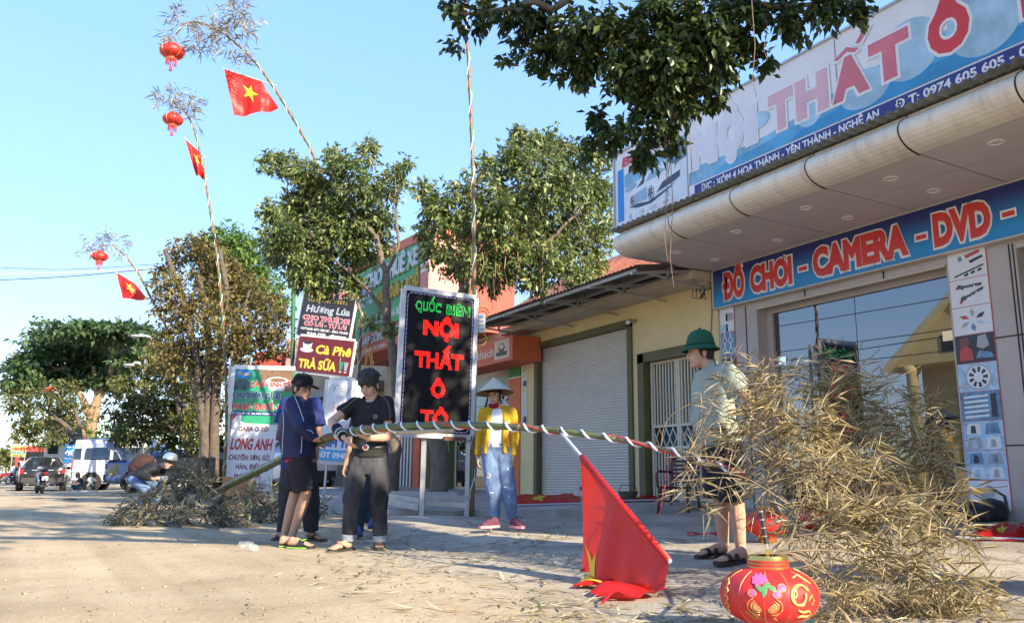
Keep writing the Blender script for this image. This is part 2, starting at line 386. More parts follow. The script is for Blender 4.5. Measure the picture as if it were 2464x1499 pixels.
# soffit panels with open joints
ysm = [9.0, 7.80, 6.70, 5.59, 4.48, 3.38, 2.28, 1.18, .08, -1.0]; xsm = [6.83, 7.52, 8.25, 8.40]
proto = {}
for i in range(len(ysm)-1):
    for k in range(3):
        mb = MB(); mb.bb((xsm[k]+.011, ysm[i+1]+.011, SZ), (xsm[k+1]-.011, ysm[i]-.011, SZ+.02)); mb.build('soffit_panel', SOF, shop)
mb = MB(); mb.bb((6.7, -1, SZ+.022), (8.5, 8.98, SZ+.3)); mb.build('canopy_core', ALUD, shop)
for i in range(len(ysm)-1):
    for x in (7.17, 7.88):
        y = (ysm[i]+ysm[i+1])/2; mb = MB(); mb.lathe((x, y, SZ), [(.075, .002), (.075, -.008), (.055, -.012), (.05, .004), (.012, .006)], n=18); mb.build('downlight', WHITE, shop, smooth=True, sharp=40)
# rounded fascia, one bullnose panel per bay
prof = [(6.83, SZ-.001)]+[(6.86-.02-.30*math.sin(t), SZ+.175-.175*math.cos(t)) for t in np.linspace(.15, math.pi-.5, 12)]+[(6.70, 3.975)]
for i in range(len(ysm)-1):
    a, b_ = ysm[i]-.009, ysm[i+1]+.009; mb = MB()
    for k in range(len(prof)-1):
        (x0, z0), (x1, z1) = prof[k], prof[k+1]; mb.quad((x0, a, z0), (x1, a, z1), (x1, b_, z1), (x0, b_, z0))
    mb.poly([(x, a, z) for x, z in prof]+[(6.85, a, 3.975)]); mb.poly([(x, b_, z) for x, z in prof]+[(6.85, b_, 3.975)])
    mb.build('fascia_panel', CREAM, shop, smooth=True, sharp=40)
for y in ysm[1:]:
    mb = MB(); k = [(x+.012, y, z) for x, z in prof]; mb.tube(k, .013, 5); mb.build('fascia_joint', ALUD, shop)
# corrugated roof sheet peeping out under the billboard
def corrugated(mb, x0, x1, y0, y1, z0, z1, pitch=.11, amp=.017, n=6):
    k = int(abs(y1-y0)/pitch*n); prev = None
    for i in range(k+1):
        y = y0+(y1-y0)*i/k; d = amp*math.sin(2*math.pi*i/n); cur = ((x0, y, z0+d), (x1, y, z1+d))
        if prev: mb.quad(prev[0], cur[0], cur[1], prev[1])
        prev = cur
mb = MB(); corrugated(mb, 6.53, 8.6, 9.1, -1, 3.995, 4.12); mb.build('roof_sheet', TINR, shop, smooth=True)
# glass front: panes, patch fittings, frame
GL = glassmat('shop glass', (.012, .016, .020), .012); 
mb = MB(); mb.bb((8.58, 8.06, .2), (8.66, 8.17, 2.94)); mb.bb((8.58, 5.30, .2), (8.66, 5.36, 2.94)); mb.bb((8.58, 5.36, 2.86), (8.66, 8.06, 2.94)); mb.build('door_frame', ALU, shop)
CRM2 = mat('cream sealant strip', (.55, .47, .34), .6)
mb = MB(); mb.bb((8.39, 5.31, 2.915), (8.42, 8.17, 2.938)); mb.build('frame_trim', CRM2, shop)
def tinted(name, col, alpha):
    return glassmat(name, col, .01, alpha)
PANE = tinted('shop pane', (.02, .03, .04), .75); PANE.node_tree.nodes['Principled BSDF'].inputs['IOR'].default_value = 2.1
for y0, y1, z0, z1 in ((5.37, 6.70, .24, 2.18), (6.71, 8.05, .24, 2.18), (5.37, 6.70, 2.19, 2.85), (6.71, 8.05, 2.19, 2.85)):
    mb = MB(); mb.bb((8.615, y0, z0), (8.625, y1, z1)); mb.build('glass_pane', PANE, shop)
for y, z in ((5.46, 2.185), (7.95, 2.185), (5.46, .28), (7.95, .28)):
    mb = MB(); mb.bb((8.595, y-.085, z-.055), (8.645, y+.085, z+.055)); mb.build('patch_fitting', CHROME, shop)
# shelves with goods inside
SH = mat('shelf board', (.3, .28, .25), .6)
for z in (.75, 1.25, 1.75): mb = MB(); mb.bb((10.2, 4.8, z), (10.7, 8.4, z+.03)); mb.build('shelf', SH, shop)
cols = [(.55, .05, .03), (.05, .2, .4), (.6, .45, .05), (.5, .5, .48), (.05, .3, .1), (.4, .04, .03)]
GD = [mat('box print %d' % i, c, .5) for i, c in enumerate(cols)]
for i, (y, z, wd, h) in enumerate(((7.3, 1.28, .4, .35), (6.7, .78, .35, .4), (7.8, 1.78, .5, .3), (6.1, 1.28, .3, .38), (5.6, 1.78, .3, .4), (6.9, .1, .6, .5))):
    mb = MB(); mb.bb((9.9, y, z+.005), (10.4, y+wd, z+h)); o = mb.build('goods_box', GD[i]); tag(o, ['red', 'blue', 'yellow', 'pale grey', 'green', 'dark red'][i]+' goods box standing behind the shop glass', 'box')
# ---- billboard on the canopy ----
bb = thing('roof_billboard', 'long faded billboard with big red letters above the shop canopy', 'billboard', (6.68, 5, 4.02))
PANEL = mat('billboard vinyl', (.74, .74, .75), .38, var=.05, vs=1.5, dirt=.22, dcol=(.45, .42, .38), ds=2.2)
mb = MB(); mb.bb((6.68, -1, 4.03), (6.80, 9.1, 5.13)); mb.build('panel', PANEL, bb)
mb = MB(); mb.bb((6.655, -1, 5.13), (6.82, 9.12, 5.155)); mb.bb((6.655, -1, 4.0), (6.82, 9.12, 4.028)); mb.bb((6.655, 9.1, 4.0), (6.82, 9.125, 5.155)); mb.build('frame', STEEL, bb)
for y in (8.5, 6.5, 4.5, 2.5): mb = MB(); mb.beam((6.85, y, 4.1), (7.6, y, 4.15), .04); mb.beam((6.83, y, 5), (7.7, y, 4.15), .04); mb.build('brace', STEEL, bb)
BF = Frame((6.68, 9.1, 4.0), (0, -1, 0), (0, 0, 1))
BLU = mat('print sky blue', (.03, .25, .50), .4, var=.25, vs=2.2); BLU2 = mat('print pale blue', (.20, .44, .62), .4, var=.35, vs=3); BLU3 = mat('print mid blue', (.08, .34, .58), .4, var=.3, vs=2.5)
NAVY = mat('print navy', (.025, .03, .19), .45); PWHITE = mat('print white', (.76, .76, .76), .4, dirt=.12, dcol=(.5, .48, .45), ds=4)
RED = mat('print red', (.62, .035, .03), .42, var=.08, vs=3)
LAV = mat('print faded lavender', (.68, .67, .72), .4); PINK = mat('print faded pink', (.66, .40, .44), .4, var=.1, vs=3); ROSE = mat('print faded rose', (.62, .15, .18), .4, var=.18, vs=2.5)
for y in (7.56, 5.22, 2.9): mb = MB(); mb.bb((6.674, y-.004, 4.03), (6.681, y+.004, 5.13)); mb.build('sheet_seam', mat('seam grey', (.3, .3, .3), .6), bb)
# blue wave along the bottom
wave = [(1.56, .20), (10, .20), (10, .60)]+[(x, .40+.06*math.sin(x*1.7)+.05*(x-1.6)) for x in np.linspace(9.4, 1.56, 24)]
BF.plate(wave, .002, BLU2, bb); wave2 = [(2.0, .20), (10, .20), (10, .50)]+[(x, .31+.05*math.sin(x*1.7+.4)+.045*(x-1.6)) for x in np.linspace(9.4, 2.2, 24)]
BF.plate(wave2, .0036, BLU3, bb); wave3 = [(3.2, .20), (10, .20), (10, .40)]+[(x, .25+.04*math.sin(x*1.7+.7)+.04*(x-2.6)) for x in np.linspace(9.4, 3.4, 20)]
BF.plate(wave3, .0052, BLU, bb)
BF.rect(1.66, .037, 10, .182, .002, NAVY, bb, 'address_band')
bt = lambda t, y0, y1: BF.text(t, 9.1-y0, 9.1-y1, .068, .085, PWHITE, bb, .035, .0045)
bt('Đ/C : XÓM 4 HOA THÀNH - YÊN THÀNH - NGHỆ AN', 7.315, 4.755); bt('Đ T: 0974 605 605 - 0974 605 605', 4.573, 2.62)
for x, y, rx, ry in ((4.72, .60, .33, .30), (3.5, .50, .2, .22), (4.2, .42, .3, .2), (5.45, .55, .35, .33), (2.75, .62, .2, .1)): BF.disc(x, y, rx, ry, .0063, mat('print soft blue', (.36, .55, .68), .4, var=.3, vs=2.5), bb, th=.0006)
def bigl(t, y0, y1, zb, h, mt, back=PWHITE, b=.05):
    x0, x1 = 9.1-y0, 9.1-y1
    BF.text(t, x0-.03, x1+.03, zb-4-.0, h, back, bb, b+.055, .0075, thick=.0025); BF.text(t, x0, x1, zb-4, h, mt, bb, b, .0105, thick=.003)
for i, (t, y0, y1, mt) in enumerate((('N', 7.5, 7.03, LAV), ('Ộ', 6.97, 6.58, LAV), ('I', 6.52, 6.36, LAV), ('T', 6.16, 5.80, PINK), ('H', 5.77, 5.33, PINK), ('A', 5.29, 4.83, ROSE), ('T', 4.82, 4.37, ROSE), ('Ô', 4.18, 3.77, RED), ('T', 3.48, 3.0, RED), ('Ô', 2.85, 2.4, RED))):
    bigl(t, y0, y1, 4.43, .40, mt, back=mat('print outline pale', (.73, .73, .75), .4), b=.07)
OUTP = MATS['print outline pale']
for g_, m_, z_ in ((.028, OUTP, .0075), (0, ROSE, .0105)):
    BF.plate([(3.86-g_, .865-g_), (4.03, .945+g_*1.3), (4.17+g_, .865-g_), (4.12, .845-g_), (4.03, .89-g_), (3.91, .845-g_)], z_, m_, bb, 'letter_accent', .0025); BF.plate([(4.14-g_, .93-g_), (4.26, 1.065+g_), (4.33+g_, 1.04), (4.19+g_, .915-g_)], z_, m_, bb, 'letter_accent', .0025)
# sports car picture at the left end
PIC = mat('picture pale sky', (.60, .68, .74), .4, var=.12, vs=3); DK = mat('picture dark blue', (.035, .055, .10), .4); CARW = mat('picture car white', (.70, .74, .78), .35, var=.06, vs=6); CARB = mat('picture car blue', (.25, .42, .55), .4, var=.15, vs=9)
BF.rect(.06, .12, .20, .88, .002, mat('print vivid blue', (.01, .22, .62), .4), bb); BF.rect(.22, .12, 1.53, .76, .002, PIC, bb)
BF.plate([(.22, .76), (.22, .58), (.55, .60), (1.0, .70), (1.53, .80), (1.53, .92), (1.1, .84)], .0036, BLU2, bb); BF.plate([(.22, .52), (.30, .60), (.45, .62), (.5, .55), (.45, .48)], .005, CARB, bb)
BF.plate([(1.15, .66), (1.25, .8), (1.4, .86), (1.53, .84), (1.53, .62), (1.3, .58)], .005, mat('picture tree blue', (.09, .2, .33), .4, var=.5, vs=30), bb)
body = [(.30, .40), (.34, .48), (.50, .53), (.66, .63), (.85, .68), (1.05, .66), (1.22, .60), (1.38, .58), (1.42, .50), (1.41, .42), (1.30, .36), (.9, .30), (.7, .26), (.5, .30), (.38, .30)]
BF.plate(body, .0052, CARW, bb); BF.plate([(.70, .53), (.78, .63), (.98, .645), (1.12, .57), (.9, .53)], .0068, CARB, bb); BF.plate([(.50, .50), (.62, .585), (.68, .59), (.66, .52)], .0068, DK, bb)
BF.plate([(.36, .30), (.45, .42), (.72, .46), (.72, .28)], .0068, CARB, bb); BF.plate([(.92, .31), (1.05, .42), (1.40, .48), (1.40, .40), (1.28, .36)], .0068, DK, bb); BF.plate([(.32, .27), (.5, .28), (.75, .24), (1.3, .34), (1.2, .30), (.8, .2), (.5, .22)], .0045, DK, bb)
for x, y, r in ((.40, .345, .085), (.80, .345, .10)):
    BF.disc(x, y, r*.72, r, .0085, DK, bb); BF.ring(x, y, r*.66, r*.9, r*.12, .0105, PWHITE, bb)
    for k in range(5):
        t = k*1.2566+.3; BF.plate([(x+math.cos(t+.15)*r*.1, y+math.sin(t+.15)*r*.1), (x+math.cos(t+.12)*r*.6, y+math.sin(t+.12)*r*.82), (x+math.cos(t-.12)*r*.6, y+math.sin(t-.12)*r*.82)], .0105, PWHITE, bb)
bigr = mat('print brick red', (.50, .05, .07), .42)
for t, x0, x1 in (('BIÊ', .17, .60), ('N', 1.05, 1.28)):
    BF.text(t, x0-.012, x1+.012, .905, .125, mat('print outline cream', (.7, .62, .5), .4), bb, .075, .006, shear=.2, thick=.002); BF.text(t, x0, x1, .905, .125, bigr, bb, .045, .0085, shear=.2, thick=.002)
GRY = mat('print emblem grey', (.30, .31, .34), .45)
for i in range(4): BF.rect(.24+.25*i, .045, .47+.25*i, .19, .0045, PANEL, bb, 'logo_plate')
BF.ring(.35, .135, .035, .045, .006, .0065, GRY, bb); BF.text('H', .33, .37, .11, .05, GRY, bb, .03, .0065); BF.text('HONDA', .29, .42, .055, .022, GRY, bb, .02, .0065)
BF.ring(.60, .135, .06, .042, .005, .0065, GRY, bb); BF.text('H', .58, .63, .115, .045, GRY, bb, .03, .0065, shear=.3); BF.text('HYUNDAI', .51, .70, .055, .028, GRY, bb, .03, .0065)
for k in range(4): BF.ring(.79+.04*k, .135, .028, .03, .005, .0065, GRY, bb)
BF.plate([(1.02, .125), (1.05, .155), (1.12, .16), (1.17, .15), (1.19, .14), (1.15, .115), (1.08, .11)], .0065, mat('print emblem pale', (.48, .48, .5), .4), bb); BF.text('CHEVROLET', 1.01, 1.21, .06, .024, GRY, bb, .03, .0065)
# ---- lower sign over the glass front ----
ls = thing('shop_sign', 'blue shop sign with red and white letters under the canopy', 'sign', (8.3, 6, 3.05))
mb = MB(); mb.bb((8.29, -1, 3.045), (8.38, 8.90, 3.60)); 
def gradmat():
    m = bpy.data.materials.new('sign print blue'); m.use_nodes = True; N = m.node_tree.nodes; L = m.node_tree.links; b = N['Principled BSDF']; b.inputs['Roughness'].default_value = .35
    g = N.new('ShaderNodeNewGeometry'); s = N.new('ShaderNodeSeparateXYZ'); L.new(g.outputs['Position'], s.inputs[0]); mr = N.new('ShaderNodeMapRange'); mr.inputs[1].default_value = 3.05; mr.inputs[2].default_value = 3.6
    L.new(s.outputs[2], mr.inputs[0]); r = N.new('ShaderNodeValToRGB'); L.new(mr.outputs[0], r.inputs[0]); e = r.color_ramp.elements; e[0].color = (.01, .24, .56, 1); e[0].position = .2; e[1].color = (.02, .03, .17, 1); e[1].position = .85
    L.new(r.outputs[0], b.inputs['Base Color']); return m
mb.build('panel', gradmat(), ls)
mb = MB(); mb.bb((8.275, -1, 3.03), (8.385, 8.92, 3.044)); mb.bb((8.275, -1, 3.601), (8.385, 8.92, 3.615)); mb.bb((8.275, 8.901, 3.03), (8.385, 8.92, 3.615)); mb.build('frame', mat('cream trim', (.62, .55, .45), .5), ls)
LF = Frame((8.29, 8.9, 3.05), (0, -1, 0), (0, 0, 1))
def lowtxt(t, y0, y1, dash=False):
    x0, x1 = 8.9-y0, 8.9-y1
    if dash:
        LF.rect(x0-.02, .19, x1+.02, .285, .003, PWHITE, ls); LF.rect(x0, .21, x1, .262, .0055, RED, ls, 'lettering')
    else:
        LF.text(t, x0-.02, x1+.02, .105, .335, PWHITE, ls, .13, .003, thick=.004); LF.text(t, x0, x1, .10, .35, RED, ls, .06, .0085, thick=.006)
lowtxt('ĐỒ', 8.70, 8.27); lowtxt('CHOI', 8.15, 7.39)
LF.plate([(1.345, .40), (1.40, .42), (1.425, .475), (1.385, .50), (1.36, .46)], .0082, PWHITE, ls, 'letter_horn', .003); LF.plate([(1.355, .405), (1.39, .43), (1.405, .47), (1.385, .485), (1.372, .455)], .0118, RED, ls, 'letter_horn', .003); lowtxt('', 7.28, 7.14, 1); lowtxt('CAMERA', 7.04, 5.66); lowtxt('', 5.56, 5.43, 1); lowtxt('DVD', 5.34, 4.68); lowtxt('', 4.56, 4.43, 1); lowtxt('ĐÈN', 4.28, 3.5)
# ---- columns of printed pictures beside the glass ----
PB = mat('poster pale', (.70, .71, .73), .4, var=.04, vs=6); PBL = mat('poster ice blue', (.38, .55, .70), .4, var=.35, vs=9); PDK = mat('poster ink', (.03, .035, .05), .4); PGR = mat('poster grey', (.35, .36, .38), .4); PRD = mat('poster red', (.5, .06, .06), .4); PMB = mat('poster steel blue', (.12, .25, .40), .4, var=.5, vs=14)
REDL = mat('poster border red', (.55, .12, .1), .5)
def column(name, label, y0, y1, z0, z1, n):
    t = thing(name, label, 'poster', (8.39, (y0+y1)/2, z0)); W = y0-y1; H = (z1-z0)/n
    mb = MB(); mb.bb((8.389, y1, z0), (8.3995, y0, z1)); mb.build('backing', REDL, t); fr = []
    for i in range(n):
        zz = z1-(i+1)*H; mb = MB(); mb.bb((8.384, y1+.006, zz+.004), (8.3885, y0-.006, zz+H-.004)); fr.append((Frame((8.384, y0, zz), (0, -1, 0), (0, 0, 1)), mb))
    return t, fr, W, H
pc, fr, W, H = column('poster_column', 'tall column of car accessory pictures between glass front and grey pillar', 5.275, 4.83, .30, 3.035, 9)
base = [PB, PB, PB, PDK, PBL, PMB, PBL, PBL, PB]
for i, (f, mb) in enumerate(fr):
    o = mb.build('poster', base[i], pc)
    def pl(pts, m, z=.001): return f.plate([(x*W, y*H) for x, y in pts], z, m, pc, 'print', .0008)
    if i == 0:
        pl([(.55, .62), (.9, .74), (.92, .66), (.6, .52)], PDK); pl([(.16, .16), (.92, .42), (.92, .36), (.16, .1)], PDK); pl([(.28, .82), (.36, .86), (.4, .68), (.3, .64)], PMB); pl([(.45, .85), (.85, .95), (.85, .85), (.5, .72)], PRD)
        for k in range(3): pl([(.4+.17*k, .08+.05*k), (.52+.17*k, .1+.05*k), (.52+.17*k, .2+.05*k), (.42+.17*k, .16+.05*k)], PDK)
    elif i == 1:
        f.text('Sports', .2*W, .82*W, .68*H, .12*H, PDK, pc, .06, .001, shear=.3); f.text('Sports', .25*W, .85*W, .22*H, .13*H, PDK, pc, .06, .001, shear=.3, curve=lambda X: X*.35); pl([(.14, .66), (.22, .82), (.27, .82), (.22, .66)], PRD); pl([(.22, .14), (.3, .34), (.36, .34), (.3, .14)], PRD)
    elif i == 2:
        for k, m in enumerate((PDK, PGR, PRD, PGR, PMB, PBL)):
            t = k*1.047+.5; d = lambda r, a: (.52+math.cos(t+a)*r*.9, .5+math.sin(t+a)*r); pl([d(.1, 0), d(.26, .3), d(.42, .1), d(.28, -.25)], m)
    elif i == 3:
        pl([(.1, .1), (.12, .5), (.3, .62), (.42, .45), (.45, .1)], PRD); pl([(.12, .55), (.14, .9), (.34, .92), (.38, .66)], mat('poster brown', (.18, .07, .05), .5)); pl([(.55, .55), (.6, .92), (.8, .95), (.86, .55), (.7, .45)], PGR); pl([(.5, .15), (.6, .42), (.9, .3), (.95, .12)], PMB)
    elif i == 4:
        f.disc(.52*W, .5*H, .32*W, .44*H, .001, PGR, pc); f.disc(.52*W, .5*H, .29*W, .40*H, .0024, PB, pc)
        for k in range(9):
            t = k*.698; d = lambda r, a: ((.52+math.cos(t+a)*r*.66)*W, (.5+math.sin(t+a)*r)*H); f.plate([d(.18, .22), d(.36, .18), d(.36, -.18), d(.18, -.22)], .0038, PDK, pc, 'print', .0008)
    elif i == 5:
        for k in range(5): pl([(.1, .1+.17*k), (.7, .13+.17*k), (.7, .21+.17*k), (.1, .18+.17*k)], PB)
        pl([(.76, .1), (.9, .1), (.9, .9), (.76, .9)], PDK, .0012)
    elif i in (6, 7):
        for a in (0, 1):
            for b_ in (0, 1): pl([(.08+.46*a, .06+.48*b_), (.46+.46*a, .06+.48*b_), (.42+.46*a, .44+.48*b_), (.14+.46*a, .42+.48*b_)], [PB, PMB, PGR, PB][(a+2*b_+i) % 4]); pl([(.2+.46*a, .1+.48*b_), (.34+.46*a, .1+.48*b_), (.32+.46*a, .36+.48*b_), (.22+.46*a, .36+.48*b_)], [PBL, PGR, PDK, PMB][(a+b_*2) % 4], .0026)
    elif i == 8: pl([(.2, .6), (.5, .85), (.7, .7), (.6, .45), (.35, .4)], PGR); pl([(.55, .8), (.9, .5), (.92, .2), (.85, .2), (.82, .48), (.5, .72)], PDK, .0026)
pc2, fr, W, H = column('poster_strip', 'narrow strip of small accessory pictures beside the yellow wall', 8.89, 8.60, 1.62, 3.035, 4)
for i, (f, mb) in enumerate(fr):
    mb.build('poster', [PB, PMB, PDK, PBL][i], pc2)
    for k in range(4):
        x, y = (.3, .7)[k % 2]*W, (.28, .72)[k//2]*H
        if i in (1, 2): f.ring(x, y-.02, .045, .045, .012, .001, PB, pc2); f.rect(x-.012, y+.02, x+.012, y+.09, .001, PB, pc2)
        else: f.rect(x-.08, y-.09, x+.07, y+.02, .001, [PBL, PB, PB, PGR][(i+k) % 4], pc2)
    if i == 3: f.ring(.5*W, .45*H, .1, .12, .02, .003, PDK, pc2)
# ================= yellow building with roller shutter =================
YEL = mat('yellow plaster', (.72, .58, .30), .85, var=.10, vs=1.3, bump=.15, bs=40, dirt=.25, dcol=(.33, .26, .15), ds=1.4)
OLI = mat('olive painted frame', (.115, .10, .04), .6, var=.15, vs=3); SLAT = mat('shutter slat', (.66, .60, .51), .42, .0, var=.06, vs=2, dirt=.25, dcol=(.36, .31, .26), ds=2.5)
IVO = mat('ivory gate paint', (.66, .57, .42), .5, var=.06, vs=6); BLUD = mat('blue door paint', (.03, .12, .20), .5)
yb = thing('yellow_building', 'yellow plastered building with white roller shutter and barred gate', 'building', (8.4, 11.5, .2))
mb = MB(); X0 = 8.40; X1 = 8.75
for y0, y1, z0, z1 in ((8.94, 9.30, .0, 3.8), (9.30, 10.86, 2.60, 3.8), (10.86, 11.02, 0, 3.8), (11.02, 14.22, 3.22, 3.8), (14.22, 14.80, 0, 3.8)): mb.bb((X0, y0, z0), (X1, y1, z1))
mb.bb((8.76, 8.94, 3.7), (14, 14.8, 3.8)); mb.bb((8.75, 14.70, 0), (14, 14.8, 3.8)); mb.build('wall', YEL, yb)
mb = MB(); mb.bb((7.95, 8.96, 3.47), (8.399, 14.95, 3.60)); mb.build('sunshade_slab', mat('pale plaster slab', (.56, .49, .36), .85, var=.15, vs=1.6, dirt=.4), yb)
mb = MB(); mb.bb((8.36, 11.02, .2), (8.60, 11.14, 3.22)); mb.bb((8.36, 14.10, .2), (8.60, 14.22, 3.22)); mb.bb((8.36, 11.02, 3.12), (8.60, 14.22, 3.24)); mb.build('shutter_frame', OLI, yb)
sl = MB()
pf = [(0, 0), (-.012, .008), (-.018, .022), (-.012, .038), (0, .046)]
for k in range(4): sl.quad((pf[k][0], 11.14, pf[k][1]), (pf[k+1][0], 11.14, pf[k+1][1]), (pf[k+1][0], 14.10, pf[k+1][1]), (pf[k][0], 14.10, pf[k][1]))
sme = sl.mesh(SLAT, True); sme.transform(Matrix.Translation(V((8.5, 0, 0))))
z = .24; first = True
while z < 3.12:
    o = bpy.data.objects.new('slat', sme); _link(o, yb); o.location = V((0, 0, z))-WL[yb]; z += .049
mb = MB(); mb.bb((8.47, 11.14, .2), (8.51, 14.10, .245)); mb.build('bottom_rail', SLAT, yb)
mb = MB(); mb.bb((8.49, 11.14, .2), (8.495, 14.1, 3.12)); mb.build('shutter_backing', mat('slat shade', (.4, .38, .33), .6), yb)
for y in (12.2, 13.1): mb = MB(); mb.bb((8.455, y-.06, .30), (8.48, y+.06, .34)); mb.build('shutter_handle', STEEL, yb)
mb = MB(); mb.bb((8.445, 12.6, .40), (8.482, 12.72, .46)); mb.build('shutter_lock', BLACK, yb)
# gate opening
mb = MB(); mb.bb((8.36, 10.70, .2), (8.62, 10.86, 2.60)); mb.bb((8.36, 9.30, 2.46), (8.62, 10.86, 2.62)); mb.build('gate_frame', OLI, yb)
mb = MB(); mb.bb((8.70, 9.3, .2), (8.74, 10.7, 2.46)); mb.build('inner_door', BLUD, yb)
def gate_bar(a, b_, w=.02): mb = MB(); mb.beam(a, b_, w, w); mb.build('bar', IVO, yb)
GX = 8.50
for y0, y1 in ((9.32, 9.98), (10.0, 10.66)):
    for z in (.3, 1.08, 1.42, 2.44): mb = MB(); mb.beam((GX, y0, z), (GX, y1, z), .035, .035); mb.build('gate_rail', IVO, yb)
    for y in (y0+.015, y1-.015): mb = MB(); mb.beam((GX, y, .24), (GX, y, 2.46), .04, .04, V((1, 0, 0))); mb.build('gate_stile', IVO, yb)
    for k in range(1, 9):
        y = y0+(y1-y0)*k/9
        gate_bar((GX, y, 1.43), (GX, y, 2.43), .022); gate_bar((GX, y, .31), (GX, y, 1.07), .022)
    n = 4
    for k in range(n):
        a = y0+(y1-y0)*k/n; b_ = y0+(y1-y0)*(k+1)/n
        gate_bar((GX, a, 1.1), (GX, b_, 1.4), .016); gate_bar((GX+.017, a, 1.4), (GX+.017, b_, 1.1), .016)
BR = mat('brass knob', (.45, .3, .1), .35, .8)
for k in range(12): mb = MB(); y = 9.5+.075*k*1.4 % 1.0; mb.ell((GX-.02, 9.42+(k % 6)*.073*1.0+(.0 if k < 6 else .68), 1.75+.12*abs((k % 6)-2.5)), .016, n=8, m=5); mb.build('stud', BR, yb)
# tin awning on steel brackets
DTIN = mat('rusty dark tin', (.13, .11, .10), .7, .2, var=.4, vs=5, dirt=.5, dcol=(.25, .13, .06), ds=3)
aw = thing('tin_awning', 'rusty corrugated tin awning on steel brackets above the roller shutter', 'awning', (7.6, 11.7, 3.5))
mb = MB(); corrugated(mb, 6.85, 8.30, 14.75, 8.9, 3.50, 3.74, .10, .014); mb.build('sheet', DTIN, aw, smooth=True)
for x, z in ((6.95, 3.47), (7.6, 3.58), (8.15, 3.67)): mb = MB(); mb.beam((x, 14.6, z), (x, 9.0, z), .035, .05); mb.build('purlin', STEEL, aw)
for y in (14.2, 12.8, 11.4, 10.1, 9.05):
    mb = MB(); mb.beam((6.9, y, 3.43), (8.39, y, 3.66), .04); mb.beam((7.2, y, 3.46), (8.38, y, 3.38), .03); mb.beam((7.55, y, 3.55), (7.55, y, 3.42), .03); mb.build('bracket', STEEL, aw)
# bits on the wall
el = thing('meter_box', 'weathered electric box with loose wires at the corner of the yellow wall', 'box', at(1690, 668, X=8.3)); p = WL[el]
mb = MB(); mb.box(p, (.16, .30, .36)); mb.build('case', mat('dirty grey plastic', (.42, .38, .30), .7, var=.25, vs=12), el)
mb = MB(); mb.ell(p+V((-.09, -.1, .02)), .035); mb.build('dial', BLACK, el)
for k in range(4): mb = MB(); q = [p+V((-.09, .12-.08*k, -.16)), p+V((-.13, .1-.1*k, -.3-.03*k)), p+V((-.08, .0-.03*k, -.33)), p+V((-.06, -.13, -.2))]; mb.tube(q, .006, 5); mb.build('cable', BLACK, el)
mb = MB(); mb.tube([(8.39, 9.05, 3.4), (8.388, 9.06, 3.0), (8.388, 9.1, 2.7), (8.388, 9.07, 2.3)], .006, 5); tag(mb.build('wall_cable', BLACK), 'thin black cable running down the yellow wall beside the poster strip', 'cable')
lm = thing('wall_bulb', 'small bulb holder above the right corner of the roller shutter', 'lamp', at(1525, 770, X=8.35)); p = WL[lm]
mb = MB(); mb.tube([p+V((.05, 0, 0)), p+V((-.06, .02, -.02))], .03, 10); mb.build('holder', mat('old bakelite', (.33, .27, .2), .5), lm); mb = MB(); mb.ell(p+V((-.1, .03, -.04)), .04); mb.build('bulb', WHITE, lm, True)
PAP = mat('paper notice', (.62, .62, .58), .8, var=.1, vs=14); INK = mat('notice print', (.08, .08, .09), .7, var=.8, vs=30); YELP = mat('notice yellow', (.6, .48, .08), .7)
for i, (v0, v1, m2) in enumerate(((868, 902, YELP), (905, 935, INK), (940, 975, PAP), (980, 1040, INK))):
    a = at(1256, v1, X=8.385); b_ = at(1268, v0, X=8.385); t = thing('paper_notice', ['yellow and white notice, topmost on the pillar left of the shutter', 'small dark printed notice below the yellow one on the pillar', 'blank torn paper notice in the middle of the pillar', 'lowest notice with a dark picture on the pillar by the shutter'][i], 'notice', a)
    mb = MB(); mb.bb((8.392, b_.y, a.z), (8.397, a.y, b_.z)); mb.build('sheet', PAP, t); h = b_.z-a.z; mb = MB(); mb.bb((8.389, b_.y+.03, a.z+h*.2), (8.3915, a.y-.04, a.z+h*.65)); mb.build('print', m2, t)
# tiled roof showing behind the awning
TILE = mat('clay roof tile', (.30, .10, .055), .8, var=.35, vs=7, dirt=.4, dcol=(.08, .06, .05), ds=3)
tr = thing('tiled_roof_house', 'house with weathered orange clay tile roof behind the tin awning', 'house', (11, 15, 0))
mb = MB(); mb.bb((10.2, 11.5, 0), (16, 19.5, 4.6)); mb.build('wall', YEL, tr)
ra, rb, rc, rd = V((9.7, 10.6, 4.35)), V((9.7, 20, 4.35)), V((13.2, 20, 6.6)), V((13.2, 10.6, 6.6))
mb = MB(); mb.quad(ra, rb, rc, rd); mb.quad(rd, rc, V((16.7, 20, 4.35)), V((16.7, 10.6, 4.35))); mb.poly([ra, rd, V((16.7, 10.6, 4.35))]); mb.build('roof', mat('roof underlay', (.12, .07, .05), .9), tr)
tl = MB(); tl.box((0, 0, .012), (.30, .205, .02)); tl.box((0, .09, .028), (.3, .03, .018)); tme = tl.mesh(TILE)
sl_ = (rd-ra).normalized(); nn = V((0, -1, 0)).cross(sl_).normalized(); nn = nn if nn.z > 0 else -nn; rest = MB()
cnt = 0
for i in range(13):
    for k in range(44):
        pos = ra+sl_*(.14+.30*i+random.uniform(-.008, .008))+V((0, .12+.212*k, 0))+nn*(.012+random.uniform(0, .012))
        if i < 10 and k < 30:
            o = bpy.data.objects.new('roof_tile', tme); _link(o, tr); o.matrix_local = Matrix.Translation(pos-WL[tr])@Matrix(((sl_.x, 0, nn.x, 0), (0, 1, 0, 0), (sl_.z, 0, nn.z, 0), (0, 0, 0, 1))); cnt += 1
        else: rest.box(pos, (.30, .205, .03), (sl_, V((0, 1, 0)), nn))
